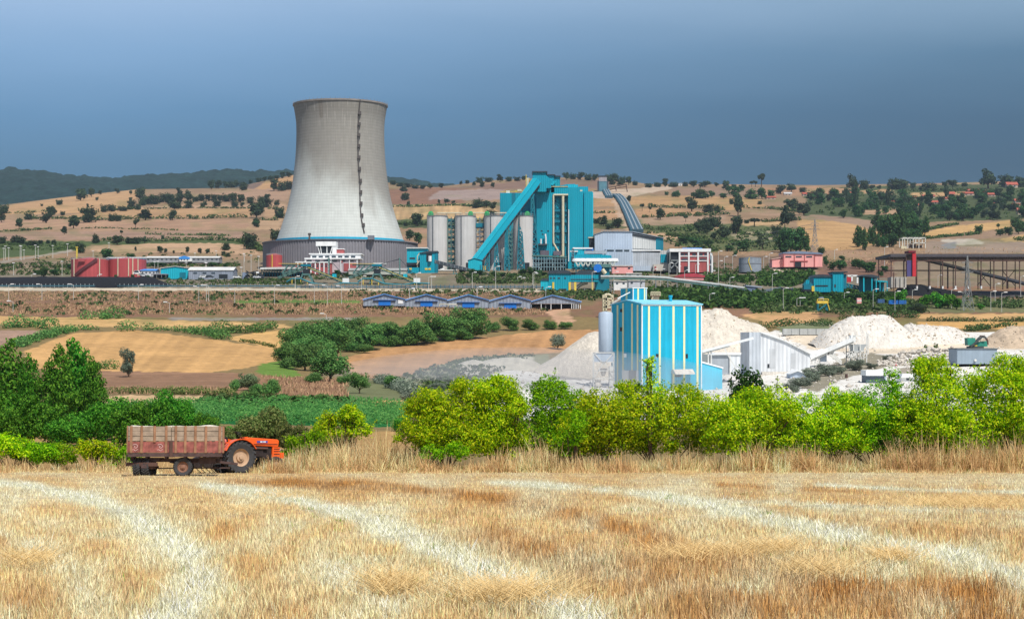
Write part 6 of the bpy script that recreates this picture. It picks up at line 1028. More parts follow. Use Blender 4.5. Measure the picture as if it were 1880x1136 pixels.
# blue sheds in a row
ST = ('first blue-trimmed shed from the left of the row, its wall bare at left','second blue-trimmed shed from the left, blue sliding door half open','middle blue-trimmed shed of the five in the row','fourth blue-trimmed shed, a bush before its right corner','rightmost shed of the row, open front with white posts'); GW = M('blue_shed_wall', C(158,168,182), rib=1.4, streak=.1)
for i in range(5):
    a = 667+77*i; b = a+89 if i < 4 else a+92; yb = 559.5+i*1.9; xr = a+39; ye = 550.8+i*.9; yr = 540.6+i*.55; t = T('storage_shed', ST[i], 'shed', (a+b)/2, yb, 690+i*1, 'blue-trimmed storage sheds'); bb = min(b, a+76) if i < 4 else b
    if i < 4:
        t.poly('wall', GW, [(a,yb+2),(a,ye),(xr,yr),(bb,ye-1.5),(bb,yb+2)], 0, 24); t.box('door', BLUEM, a+28, a+50, yb-8, yb+1, -.25, .1); t.box('lintel', M('lintel_blue', C(36,104,186)), a+18, a+60, yb-9, yb-8.2, -.7, .05)
        if i == 0: t.box('pale_panel', WHITE, a+64, a+73, yb-9, yb-2, -.15, .1)
    else:
        t.poly('gable_wall', GW, [(a,ye+3),(a,ye),(xr,yr),(b,ye+.5),(b,ye+3)], 0, .6); t.box('back_wall', M('shed_inside', C(60,70,88)), a, b, ye+2, yb+2, 20, 21); t.box('side_wall', GW, a, a+1.2, ye+2, yb+2, .2, 20); t.boxes('post', WHITE, [(a+x, a+x+1.2, ye+3, yb+2) for x in (18, 36, 55, 74, 78, 82, 86, 90)], .1, .6)
    t.gable('roof', M('shed_roof_pale', C(186,196,214,.95), rib=.9), a, bb, xr, ye-.6 if i == 4 else ye-1, yr-.6, 0, 24, .25, .3); t.bars('fascia', SKYB, [((a-.8,ye-.4,-.5),(xr,yr-.8,-.5)),((xr,yr-.8,-.5),(bb+.5,(ye-1.8) if i < 4 else ye-.2,-.5))], .24)
t = T('loading_rack', 'low pale rack between the middle blue-trimmed sheds', 'rack', 823, 562, 684); t.bars('frame', PIPE, [((807,558,0),(839,559,0)),((807,558,0),(807,562,0)),((823,558.5,0),(823,562.5,0)),((839,559,0),(839,563,0))], .3); t.box('shelf', WHITE, 808, 838, 557.6, 558.6, 0, 1.2)
for px, py, w, h in ((949,566,12,8),(964,566,14,12),(975,566,10,8)): tree('round_shrub', 'dome', GRNF, px, py, w, h, None, ('green shrub', 'green shrubs', 'before the fourth blue-trimmed shed'), False, None, 'shrubs around the plant', 'shrub')
# ------------------------------------------------------------------ right-hand buildings
t = T('pink_building', 'pink flat-fronted building with grey roof and dark red posts', 'building', 1474, 489, 990); t.box('wall', PINK, 1438, 1495, 465, 490, 0, 16); t.box('side_wall', PINK, 1495, 1510, 466, 490, .3, 16.3); t.poly('roof', M('slate_blue_roof', C(130,146,172)), [(1437,465.5),(1438,463.4),(1464,461),(1504,464),(1511,466),(1511,466.8)], -.5, 16.8); t.box('low_wing', PINK, 1419, 1438, 475, 490, 3, 13); t.poly('wing_roof', M('wing_roof_pink', C(216,178,170)), [(1417.6,476),(1417.6,475),(1438,471),(1438,473)], 2.5, 13.4)
t.boxes('window', GLASS, [(1442,1453,470,472.6),(1461,1472,470,472.6),(1480,1491,470,472.6)], -.15, .1); t.boxes('post', BRICK, [(1438,1439.6,465,490),(1457.6,1459,465,490),(1476.4,1477.8,465,490),(1494.4,1496,465,490)], -.3, .02); t.box('red_band', BRICK, 1451, 1483, 478.6, 480.2, -.4, .02); t.box('door', DARK_, 1458, 1471, 480.4, 490, -.2, .1)
t = T('teal_works', 'turquoise low hall and tower joined by a short conveyor, right of the plantation', 'industrial building', 1525, 534, 800); t.box('wall', TEAL, 1494, 1528, 508, 536, 0, 14); t.poly('roof', DROOF, [(1493,508.6),(1496,504.5),(1510,503.6),(1528,505),(1528,508.6)], -.5, 14.5); t.box('roof_ridge', BRICK, 1508, 1527, 502.8, 504.6, 4, 8); t.box('tower', TEAL, 1528, 1548, 500, 536, -1, 10); t.box('tower_side', TEALD, 1548, 1554, 503, 530, 0, 9); t.box('tower_roof', DROOF, 1527, 1555, 498.6, 500.4, -1.6, 10.6); t.box('dark_band', DARK_, 1497, 1520, 523.5, 525.5, -.2, .1); t.bars('link_belt', STEEL, [((1550,520,2),(1586,527,2)),((1550,525,2),(1586,532,2))]+[((1550+6*k,520+1.2*k,2),(1556+6*k,526+1.2*k,2)) for k in range(6)], .6); t.boxes('window', GLASS, [(1531,1534,522,527)], -1.2, -.9)
t = T('red_white_frame', 'small red and white gate frame behind the turquoise tower', 'frame', 1564, 520, 860); t.bars('frame', WHITE, [((1574,506,0),(1574,520,0)),((1556,506,0),(1574,506,0)),((1564,506,0),(1564,516,0))], .8); t.poly('red_panel', M('signal_red', C(206,50,60)), [(1555,518),(1555,508),(1563,510),(1562,518)], -.2, .3)
t = T('canopy_shed', 'dark-roofed turquoise open canopy with blue posts', 'shed', 1602, 536, 790); t.poly('roof', DROOF, [(1581,507),(1583,504.6),(1600,504),(1614,507),(1614,510)], -.5, 12); t.boxes('post', TEALL, [(1585,1587,507,536),(1600,1602,508,536),(1608,1609.6,508,536)], 0, .8); t.box('back_wall', TEALD, 1585, 1614, 507, 536, 9, 10); t.poly('side_roof', TEALL, [(1612,517),(1612,514.6),(1631,516),(1631,518)], 1, 10); t.boxes('side_post', TEALL, [(1616,1617.4,517,534),(1629,1630.4,518,534)], 1, 1.7); t.box('side_wall', TEALD, 1612, 1630, 517, 534, 8, 8.6)
t = T('reclaimer', 'small teal and yellow reclaimer machine at the end of the ground belt', 'machine', 1485, 535, 800); t.box('body', TEALD, 1476, 1492, 521, 531, 0, 4); t.box('cab', TEAL, 1480, 1486, 514, 521, .5, 3.5); t.box('base', YEL, 1490, 1495, 525, 535, -.6, 3); t.bars('arm', STEEL, [((1474,524,1),(1486,512,1)),((1474,528,1),(1490,519,1)),((1486,510,1),(1486,521,1))], .7); t.box('track', DARK_, 1475, 1493, 531, 535, -.3, 4.4)
t = T('ground_belt', 'dusty ground belt conveyor crossing below the plantation', 'conveyor', 1440, 538); o0 = np.array(t.o.location); pts = [np.array(P(x, y, depth(x, y)))-o0 for x, y in ((1395,541),(1415,538),(1432,535),(1455,537),(1480,540),(1520,542))]; m = MB(); m2 = MB(); [m.bar(a+[0,0,1.6], b+[0,0,1.6], 1.4, 1.1) for a, b in zip(pts, pts[1:])]; t.add('belt', m, M('belt_grey', None)); [t.add('post', MB().bar(a, a+[0,0,2.6], .5), STEELG) for a in pts]
# open coal shed
t = T('coal_shed', 'long open coal shed with dark flat roof on thin columns at the right edge', 'shed', 1780, 527, 815); RF = M('coal_shed_roof', C(92,88,94,.8)); t.box('roof', RF, 1635, 2060, 466, 471.6, 0, 34); cols = []
for k in range(18): x = 1637+23.6*k; t.bars('column', RUSTM, [((x,471,1),(x,530,1)),((x,481,1),(x-4,471.6,1)),((x,481,1),(x+4,471.6,1))], .42); t.bars('column', RUSTM, [((x+1.2,471,30),(x+1.2,528,30))], .4); cols.append(x)
t.bars('eaves_beam', RUSTM, [((1636,478.6,1),(2050,478.6,1)),((1636,492,30),(2050,492,30)),((1900,478,2),(1930,520,2))], .55); [t.bars('back_brace', RUSTM, [((x,492,30),(x+23.6,520,30)),((x+23.6,492,30),(x,520,30))], .3) for x in cols[8:14:2]]; t.boxes('column_foot', WHITE, [(x-1.2, x+1.2, 525, 530) for x in cols[:8]], .2, 1.9)
t = T('red_chute', 'bright red vertical chute at the front of the coal shed roof', 'chute', 1667, 514, 825); t.box('shaft', M('signal_red', None), 1664.2, 1670.6, 467, 509, -12.5, -10); t.box('head', M('dark_red', C(130,40,52)), 1657, 1670, 462.5, 466.4, -12.8, -4); t.box('violet_panel', M('violet_panel', C(90,84,140)), 1655, 1664, 480, 509, -11.6, -10.6); t.bars('frame', RUSTM, [((1654,471,-11),(1654,510,-11)),((1672,471,-11),(1672,510,-11)),((1654,471,-11),(1672,471,-11))], .4)
t = T('concrete_bunker', 'stained white concrete bunker wall at the left end of the coal shed', 'bunker', 1649, 526, 808); t.box('wall', M('bunker_white', C(196,192,184), streak=.3, scale=.4), 1636, 1663, 508.5, 528, 0, 8); t.bars('buttress', M('bunker_white', None), [((x,508.5,-.4),(x,528,-.4)) for x in (1637,1646,1654,1662)], .8); t.bars('rust_streak_post', RUSTM, [((1640,500,-1),(1640,534,-1))], .4)
heap('coal_heap', 'black coal heap under the open coal shed roof', 'coal heap', COALM, 1716, 530, 0, 22, [(1650,528),(1664,507),(1700,506.5),(1708,508),(1725,513),(1750,518),(1775,522),(1830,526),(1860,530)], 814, 60, .02, 4)
t = T('shed_conveyor', 'pale sloping conveyor passing through the open coal shed', 'conveyor', 1780, 520, 832); m = MB(); m.bar(t.pt(1686,473,0), t.pt(1884,520,0), 2.4, 1); t.add('belt', m, M('shed_belt', C(186,186,196))); m = MB(); m.bar(t.pt(1686,476,0), t.pt(1884,523.4,0), 2, .6); [m.bar(t.pt(1690+6*k,474+1.42*k,0), t.pt(1690+6*k,477.4+1.42*k,0), .3) for k in range(32)]; t.add('truss', m, BELT); [t.bars('support', RUSTM, [((x,474+(x-1686)*.237,0),(x,530,0))], .6) for x in (1740,1800,1850)]
t = T('unfinished_building', 'bare white concrete frame of an unfinished two-storey building', 'unfinished building', 1678, 456, None); Y0 = t.Y
t.bars('frame', M('frame_white', C(222,222,214)), sum([[((x,436,d),(x,457,d)) for x in (1657,1666.5,1676.5,1687,1699)]+[((1656,436.4,d),(1700,436.4,d)),((1676,446,d),(1700,446,d))] for d in (0, 10)], [])+[((x,436.4,0),(x,436.4,10)) for x in (1657,1676.5,1699)], .6); t.box('floor', M('frame_white', None), 1676, 1700, 445.6, 446.4, .6, 9.4); t.box('brick_wall', M('block_wall', C(150,130,120)), 1667, 1686, 447.5, 457, 9, 9.8); t.box('block_panel', M('block_wall', None), 1688, 1698, 449, 457, 8.2, 8.9); t.box('rubble', PIPE, 1653, 1663, 452, 458, -3, -.4)
def pylon(label, x, yb, yt, wb, Yd=None, mat=None):
    t = T('pylon', label, 'pylon', x, yb, Yd, 'lattice pylons'); h = yb-yt; prof = [(0,1.),(.3,.6),(.55,.36),(.72,.24),(1,.07)]; W = lambda f: wb/2*np.interp(f, *zip(*prof)); lv = [0,.2,.37,.52,.65,.76,.88,1]; k = t.k; segs = []
    for a, b in zip(lv, lv[1:]):
        ya, y2 = yb-h*a, yb-h*b; wa, w2 = W(a), W(b)
        for sx, sy in ((-1,-1),(1,-1),(1,1),(-1,1)): segs.append(((x+sx*wa, ya, sy*wa*k), (x+sx*w2, y2, sy*w2*k)))
        for sy in (-1, 1): segs += [((x-wa, ya, sy*wa*k), (x+w2, y2, sy*w2*k)), ((x+wa, ya, sy*wa*k), (x-w2, y2, sy*w2*k)), ((x-w2, y2, sy*w2*k), (x+w2, y2, sy*w2*k))]
    t.bars('mast', mat or GSTEEL, segs, .17); al = []
    for f, L in ((.7, .62), (.79, .5), (.88, .56)):
        y = yb-h*f; al = []
        for s in (-1, 1): al += [((x+s*W(f), y, 0), (x+s*wb*L, y, 0)), ((x+s*W(f), y-h*.03, 0), (x+s*wb*L, y, 0))]
        t.bars('crossarm', mat or GSTEEL, al+[((x-W(f), y, 0), (x+W(f), y, 0))], .17)
    return t
pylon('steel lattice pylon standing behind the white lime heaps before the coal shed', 1776, 571, 470, 20); pylon('grey lattice pylon behind the pink building', 1496, 464, 403, 15, None, M('pylon_grey', C(130,136,140)))
t = T('power_lines', 'thin sagging wires running left from the far pylon', 'power lines', 1496, 420, 1180); m = MB()
for dy, dx in ((412,-6),(420,-7),(428,-6)):
    pts = [t.pt(1496+dx-12*j, dy+20*(j/16)+30*(j/16)**2-0, 8*j) for j in range(17)]; m.path(pts, .11, 4)
t.add('wire', m, GSTEEL)
t = T('watch_platform', 'small yellow-railed round-topped platform on teal legs in the plantation', 'platform', 1511, 569, 668); t.box('deck', YEL, 1500.6, 1521, 552, 557, 0, 3); m = MB(); m.lathe([(1.25,t.z(552)),(1.2,t.z(547)),(.7,t.z(545))], 16, (t.x(1509),1.5,0)); t.add('dome', m, M('dome_grey', C(130,136,146))); t.bars('leg', STEEL, [((1502,557,.3),(1502,570,.3)),((1519,557,.3),(1519,570,.3)),((1502,557,2.6),(1502,569,2.6)),((1519,557,2.6),(1519,569,2.6)),((1502,570,.3),(1519,557,.3))], .45); t.bars('handrail', YEL, [((1500.6,549,0),(1521,549,0)),((1500.6,549,0),(1500.6,552,0)),((1521,549,0),(1521,552,0)),((1519,556,-.2),(1523,569,-.2))], .28)
for x0, x1, y, lab, c in ((1633,1648,557,'bright blue container behind the round dark bush',BLUEM),(1612,1624,555,'dull blue container left of the bright blue one',M('dull_blue',C(60,100,150))),(1650,1664,557,'small blue container touching the round dark bush',M('mid_blue',C(40,110,190)))):
    t = T('container', lab, 'container', (x0+x1)/2, y, 690, 'blue containers'); t.box('body', c, x0, x1, y-6, y+1, 0, 2.4); t.boxes('door_bar', BELT, [(x1-3, x1-2.4, y-5.4, y+.4)], -.08, .02)
t = T('stacked_boxes', 'pale orange-topped block beside the young trees', 'block', 1577, 557, 700); t.box('body', PINK, 1573.6, 1581.6, 547, 557, 0, 2); t.boxes('band', WHITE, [(1573.4,1581.8,551,553)], -.06, .1)
# small round hut and dishes on the left slope and posts: village houses
VH = [(1488,360,14,7),(1499,360,15,7),(1527,362,13,6),(1502,367,13,5),(1561,358,11,6),(1610,364,14,6),(1706,364,24,7),(1677,366,14,6),(1746,361,16,9),(1779,359,22,7),(1791,354,26,7),(1804,357,16,9),(1821,361,15,7),(1859,345,22,11),(1871,373,16,8),(1866,379,14,6),(1737,368,12,6),(1688,380,14,6),(1875,394,14,12),(1416,366,19,6),(1447,359,15,6),(1482,360,17,7),(1640,373,12,5),(1822,377,10,5),(1715,375,16,7)]
TILE = M('red_tile_roof', C(190,100,80,.75), var=.2, scale=.6); HW = M('house_wall', C(196,176,158), var=.15, scale=.4)
for i, (x, y, w, h) in enumerate(VH):
    t = T('village_house', None, 'house', x, y, None, 'red-roofed village houses'); D = w*t.k*.7; rf = M('pale_roof', C(206,206,206)) if x == 1447 else TILE
    t.box('wall', HW, x-w*.44, x+w*.44, y-h*.55, y+2, 0, D); t.gablex('roof', rf, x-w*.46, x+w*.46, y-h*.5, y-h, 0, D, .4, .6); m = MB()
    for s in (-1, 1): xx = t.x(x+s*w*.44); m.prismx([(0, t.z(y-h*.55)), (D, t.z(y-h*.55)), (D/2, t.z(y-h*.98))], xx-(.3 if s > 0 else 0), xx+(0 if s > 0 else .3))
    t.add('gable_wall', m, HW)
    if w > 13: t.boxes('window', GLASS, [(x-w*.3, x-w*.16, y-h*.42, y-h*.15), (x+w*.1, x+w*.24, y-h*.42, y-h*.15)], -.15, .1)
    AUTO.append((t.o, x, 'red-roofed house', 'red-roofed village houses', 'on the hillside'))
t = T('hut', 'small white hut among the skyline trees right of the hill conveyor', 'hut', 1249, 341, None); t.box('wall', WHITE, 1245.5, 1252, 337.4, 342, 0, 6); t.box('roof', WROOF, 1245, 1252.6, 336.6, 337.6, -.6, 6.6); t.box('door', DARK_, 1248, 1249.4, 338.8, 342, -.2, .1)
# ------------------------------------------------------------------ lamp posts
def lamp(px, yb, yt, place, side=1, arm=True):
    t = T('lamp_post', None, 'lamp post', px, yb, depth(px, yb), 'lamp posts of the power plant'); h = t.z(yt); r = max(.1, t.Y*.00016)
    m = MB(); m.tube((0,0,-.3), (0,0,h), r, r*.75, 6); t.add('pole', m, LAMPM)
    if arm: m = MB(); m.bar((0,0,h), (side*1.6,-.2,h+.35), r*1.3); t.add('arm', m, LAMPM)
    m = MB(); x = side*1.6 if arm else 0; m.box(x-.7, x+.7, -.6, .2, h+.2, h+.55); t.add('lamp_head', m, WHITE); AUTO.append((t.o, px, 'lamp post', 'lamp posts', place))
for x, yb, yt in ((16,552,523),(77,551,523),(135,551,523),(254,552,524),(365,558,527),(379,553,525),(383,553,525),(431,558,532),(504,560,525),(577,559,524),(601,560,525),(627,560,526),(752,561,531),(876,565,528),(1002,568,528)): lamp(x, yb, yt, 'standing on the brown embankment below the plant', (-1)**x)
for x, yb, yt in ((58,524,504),(179,525,505),(542,530,508),(664,533,508),(765,531,502),(787,533,509),(792,533,509),(867,530,501),(910,532,490),(978,530,501),(980,531,503),(950,519,509),(957,518,511),(1012,530,500),(1069,535,533),(1087,535,500),(1127,545,500)): lamp(x, yb, yt, 'along the coal road before the silos', 1)
for x, yb, yt in ((7,478,457),(10,476,453),(16,478,456),(37,476,452),(44,477,460),(39,478,453),(65,475,451),(70,476,454),(97,474,452),(124,470,449),(114,506,481),(25,505,484),(200,462,447),(171,480,462)): lamp(x, yb, yt, 'on the slope by the green strip at left', 1, False)
for x, yb, yt in ((284,505,482),(290,505,481),(342,505,483),(377,500,483),(379,500,484),(358,478,466),(397,478,462),(448,500,467),(461,500,470),(475,498,472),(443,512,492),(449,480,470)): lamp(x, yb, yt, 'around the sheds left of the cooling tower', 1, False)
for x, yb, yt in ((1199,528,495),(1213,528,495),(1228,510,484),(1266,494,488),(1299,510,487),(1306,510,498),(1319,497,462),(1330,495,472),(1345,497,470),(1356,460,452),(1402,494,472),(1412,494,466),(1243,508,490),(1257,530,497),(1319,520,480),(1277,508,486),(1340,530,510)): lamp(x, yb, yt, 'around the red-panelled office and plantation', 1)
for x, yb, yt in ((1303,563,540),(1418,544,503),(1438,569,530),(1463,566,548),(1469,566,548),(1550,556,538),(1603,570,532),(1624,550,530),(1643,573,536),(1675,550,533),(1747,566,532),(1768,568,537),(1819,571,536),(1839,573,538),(1827,555,522),(1722,528,506),(1874,546,508),(1624,492,454),(1532,476,459),(1442,465,454)): lamp(x, yb, yt, 'between the pink building and lime heaps', 1 if x != 1768 else -1)
for x, yb, yt in ((24,574,554),(311,574,556),(599,586,577)): lamp(x, yb, yt, 'at the embankment foot beside tan fields', -1)
# ------------------------------------------------------------------ lime works
CYAN = M('cyan_cladding', C(20,172,206,1.0), rough=.6, var=.08, streak=.16, scale=.25, rib=.6); CYANS = M('cyan_cladding_side', C(20,168,200,1.0), rough=.6, var=.08, streak=.16, scale=.25, rib=.6)
STRIPE = M('pale_yellow_panel', C(226,222,172,1.05), var=.05, streak=.08, scale=.4); TRIM = M('white_trim', C(226,236,240,1.05), var=.04); CROOF = M('pale_blue_roof', C(140,212,236,.95), var=.06, scale=.2, rib=.8)
LIME = M('lime_dust', C(232,222,206,.78), var=.13, streak=.2, scale=.3, bump=.6, rough=.95); LIMEW = M('lime_white', C(236,230,220,.8), var=.1, streak=.18, scale=.3, bump=.55, rough=.95); SPOIL = M('brown_spoil', C(196,176,152,.9), var=.2, streak=0, scale=.5, bump=.4, rough=.95)
WGREY = M('warehouse_white', C(222,226,230,.95), var=.06, streak=.16, scale=.2, rib=1.1); PGREY = M('silo_grey_paint', C(164,178,194,1.1), var=.06, streak=.12, scale=.3); DUSTY = M('dusty_steel', C(216,216,212,1.0), var=.12, scale=.8)
t = T('striped_factory', 'tall turquoise lime factory with pale yellow vertical stripes and white corner trim', 'factory', 1178.5, 712, 390, None, R(25)); TF = t.o
Lx, Ly, Hh, Hr = 16.55, 15.1, 19.95, 20.95; cs, sn_ = math.cos(R(25)), math.sin(R(25))
def fx_(px): u = (px-CX)/F; return (u*390-31.005)/(cs-sn_*u)
def fy_(px): u = (px-CX)/F; return (31.005-u*390)/(sn_+cs*u)
def fz(py, x=0., y=0.): return (HY-py)/F*(390+x*sn_+y*cs)+11.96
t.add('wall', MB().prismx([(0,-3),(Ly,-3),(Ly,Hh),(Ly/2,Hr),(0,Hh)], 0, Lx), CYAN)
for e in (0, 1):
    m = MB(); y0, y1 = (0, Ly/2) if e == 0 else (Ly, Ly/2); s = 1 if e == 0 else -1; y0 -= s*.35; q = [(y0, Hh-.0), (y1, Hr+.06), (y1, Hr+.3), (y0, Hh+.24)]; m.prismx(q if s > 0 else q[::-1], -.3, Lx+.3); t.add('roof', m, CROOF)
for a, b in ((1189.6,1193),(1209.4,1212.8),(1234.5,1238.2),(1254.3,1257.7),(1278.6,1282.2)): t.add('stripe', MB().box(fx_(a), fx_(b), -.06, .1, -3, Hh-.25), STRIPE)
for a, b in ((1132.6,1135.2),(1142.7,1145.3),(1159.3,1161.9),(1169.4,1172)): y0, y1 = fy_(b), fy_(a); zt = Hh+(Hr-Hh)*(1-abs((y0+y1)/2-Ly/2)/(Ly/2))-.35; t.add('stripe', MB().box(-.06, .1, y0, y1, -3, zt), STRIPE)
t.add('corner_trim', MB().box(-.12, .16, -.12, .16, -3, Hh), TRIM); t.add('corner_trim', MB().box(Lx-.16, Lx+.1, -.12, .16, -3, Hh), TRIM); t.add('corner_trim', MB().box(-.1, .14, Ly-.14, Ly+.1, -3, Hh), TRIM); t.add('eaves_trim', MB().box(.2, Lx-.2, -.16, .05, Hh-.3, Hh-.03), TRIM)
def fwin(px0, px1, py0, py1, mat=DARK_, name='window', pr=.1): x0, x1 = fx_(px0), fx_(px1); xm = (x0+x1)/2; t.add(name, MB().box(x0, x1, -pr, .1, fz(py1, xm), fz(py0, xm)), mat)
def lwin(px0, px1, py0, py1, mat=DARK_, name='window', pr=.1): y0, y1 = fy_(px1), fy_(px0); ym = (y0+y1)/2; t.add(name, MB().box(-pr, .1, y0, y1, fz(py1, 0, ym), fz(py0, 0, ym)), mat)
fwin(1204,1208.6,649.5,655.5); fwin(1258.8,1262.6,649.5,657.5); fwin(1239,1251,688,691.6); lwin(1139,1142.4,567,573); lwin(1139,1142.4,600.6,608); lwin(1155.2,1169,679.6,706,M('door_grey',C(150,156,160)),'door',.14); lwin(1142.5,1154.4,679.6,706,TRIM,'white_panel',.13); lwin(1169.2,1172.4,679.6,706,TRIM,'white_panel',.15); fwin(1202.4,1203.6,655,657,TRIM,'wall_lamp',.5); lwin(1148,1150.6,649,656,TRIM,'wall_fan',.5)
t.add('truck_awning', MB().prismx([(-2.2,3.2),(0,3.4),(0,4.2),(-1,4.4)], fx_(1232), fx_(1268)), LIMEW)
x0, x1, y0, y1 = 1.93, 5.85, 7.93, 14.0
tw = t.add('roof_tower', MB().box(x0, x1, y0, y1, Hr-1, 24.0), CYANS)
t.add('tower_cap', MB().box(x0-.15, x1+.15, y0-.15, y1+.15, 24.0, 24.2), TRIM, tw)
for a, b in ((0,.22),(1.25,1.7),(3.1,3.5),(3.75,3.92)): t.add('stripe', MB().box(x0+a, x0+b, y0-.07, y0+.1, Hr-.4, 23.98), STRIPE if 1 < a < 3.6 else TRIM, tw)
t.add('stripe', MB().box(x0-.07, x0+.1, y0+2.6, y0+3.4, Hr-.4, 23.98), STRIPE, tw); t.add('window', MB().box(x0+2.2, x0+3.1, y0-.06, y0+.1, Hr-.6, Hr+.3), DARK_, tw)
for px, r, top, dy in ((1212,.34,541,9),(1244.5,.4,542,5)): x = fx_(px)+.9; t.add('stack', MB().lathe([(r,Hr-1.4),(r,fz(top,x,dy)-.5),(r*1.25,fz(top,x,dy)-.45),(r*1.25,fz(top,x,dy))], 18, (x, dy, 0)), CYANS)
t.add('lean_to', MB().prism([(Lx+.02,-3),(Lx+6.6,-3),(Lx+6.6,4.4),(Lx+.02,6.0)], 1, 9), M('lean_to_blue', C(84,190,222,1.05), var=.05, scale=.3)); t.add('lean_to_edge', MB().prism([(Lx+.05,6.02),(Lx+6.8,4.4),(Lx+6.8,4.75),(Lx+.05,6.4)], .8, 9.2), TRIM)
t.tube('outside_pipe', TRIM, [(1145,520,-.4),], .1) if False else None
t.add('outside_pipe', MB().bar((-1.4, 9.5, Hr+.6), (x0-.1, 9.0, 23.1), .22), TRIM)
# grey silo beside it
t = T('steel_silo', 'grey-blue steel silo on a braced white frame against the factory', 'silo', 1112, 704, 398); r = 1.75; m = MB(); m.smooth = True; m.lathe([(.4,t.z(660)),(r,t.z(645)),(r,t.z(576)),(r*.9,t.z(573.4)),(.2,t.z(571.6))], 40); t.add('shell', m, PGREY)
fr = []
for x in (-3, 1.9):
    for d in (-2, 2): fr.append(((x, d, -1), (x, d, t.z(647))))
fr += [((-3,-2,t.z(z)), (1.9,-2,t.z(z))) for z in (647, 664, 680, 694)]+[((-3,-2,t.z(694)), (-.6,-2,t.z(664))), ((1.9,-2,t.z(694)), (-.6,-2,t.z(664))), ((-3,-2,t.z(647)), (-.6,-2,t.z(668))), ((1.9,-2,t.z(647)), (-.6,-2,t.z(668)))]
m = MB(); [m.bar(a, b, .2) for a, b in fr]; t.add('frame', m, DUSTY); m = MB(); m.lathe([(.35,t.z(690)),(1.0,t.z(676))], 16, (-.6,0,0)); t.add('bag_filter', m, LIMEW); t.add('upper_panel', MB().box(-2.9, 1.8, -1.9, -1.8, t.z(664), t.z(648)), PGREY); t.add('loose_bags', MB().box(-2.6, -1.2, -1.6, .5, -.6, 1.2), LIMEW); t.add('side_panel', MB().box(.8, 1.8, -1.9, 1.5, -.6, t.z(672)), DUSTY)
t = T('bucket_elevator', 'beige lattice bucket elevator with curved top behind the factory silo', 'elevator', 1117, 574, 640); t.bars('frame', PIPE, [((x, 541, d), (x, 576, d)) for x in (1108, 1113, 1125) for d in (0, 3)]+[((1108, y, 0), (1125, y, 0)) for y in (548, 556, 564, 572)]+[((1108, 548, 0), (1125, 556, 0)), ((1125, 556, 0), (1108, 564, 0))], .6); t.box('leg', PIPE, 1108, 1114, 543, 576, .8, 2.4); t.tube('curved_head', PIPE, [(1109,545,1.5),(1111,541.5,1.5),(1116,540,1.5),(1122,542,1.5),(1125,547,1.5)], .5); t.bars('side_chute', DUSTY, [((1124,557,0),(1150,541,-2))], .7)
t = T('filter_tower', 'dusty railed filter tower showing behind the factory roof', 'tower', 1203, 560, 560); t.box('body', M('filter_cream', C(220,212,188)), 1197, 1210, 543, 566, 0, 4); t.bars('handrail', PIPE, [((1195,y,-.4),(1212,y,-.4)) for y in (536, 539, 542)]+[((x,536,-.4),(x,544,-.4)) for x in (1195,1199,1204,1208,1212)]+[((1192,560,-.4),(1199,544,-.4))], .3); t.box('platform', RUSTM, 1194, 1212.6, 543, 544.4, -.6, 4.4)
# block house and thin conveyor
t = T('block_house', 'pale grey flat-roofed block house behind the factory lean-to', 'building', 1334, 684, 432); t.box('wall', M('block_grey', C(178,186,194)), 1307, 1338, 651, 687, 0, 9); t.box('side_wall', WGREY, 1338, 1359, 650.6, 687, -.3, 9.2); t.poly('roof', TRIM, [(1306,651.4),(1316,647.4),(1361,647.4),(1359.5,651)], -.6, 9.6); t.box('dark_unit', M('unit_grey', C(150,158,160)), 1288, 1300, 650, 668, 1, 5); t.bars('door_post', DUSTY, [((1340,687,-.5),(1340,652,-.5))], .25)
t = T('slim_conveyor', 'slim white conveyor tube rising from the factory to the warehouse', 'conveyor', 1335, 690, 425); t.bars('tube', TRIM, [((1289,645,0),(1383,620.5,0))], .62); t.bars('lower_tube', DUSTY, [((1289,649,.8),(1340,635.4,.8)),((1330,640,-.2),(1357,688,-.6)),((1301,645,.4),(1301,690,.4)),((1306,644,.4),(1306,690,.4))], .32)
t = T('white_warehouse', 'large dusty white warehouse, its roof sloping down to the right', 'warehouse', 1430, 684, 455); t.poly('wall', WGREY, [(1396.3,690),(1396.3,611),(1410,612.5),(1440,626),(1487,650),(1487,674),(1470,680)], 0, 18); t.box('tall_bay', M('bay_white', C(196,204,212,.95), rib=1), 1375, 1396, 609.5, 690, -.6, 17); t.poly('roof_edge', TRIM, [(1396.5,611),(1396.5,609.5),(1410,610.8),(1440,624.4),(1488.5,649),(1488.5,650.6),(1440,626)], -.5, 18.4); t.box('base_ledge', LIMEW, 1398, 1486, 682, 690, -1.2, -.1)
t.boxes('stain_panel', M('stain_grey', C(206,210,214)), [(1413,1424,640,676),(1452,1461,648,676)], -.05, .05); t.box('small_door', DARK_, 1409, 1412.4, 668, 675, -.12, .08)
t = T('crusher_conveyor', 'white sloping conveyor with lattice hopper frame right of the warehouse', 'conveyor', 1535, 670, 470); m = MB(); m.bar(t.pt(1487,656,0), t.pt(1566,622.5,0), 1.7, 1.1); t.add('belt_gallery', m, TRIM); t.bars('lower_rail', DUSTY, [((1489,662,0),(1566,628,0)),((1489,666,-1),(1502,672,-1)),((1520,648,0),(1545,668,0)),((1526,646,.5),(1546,664,.5))], .5)
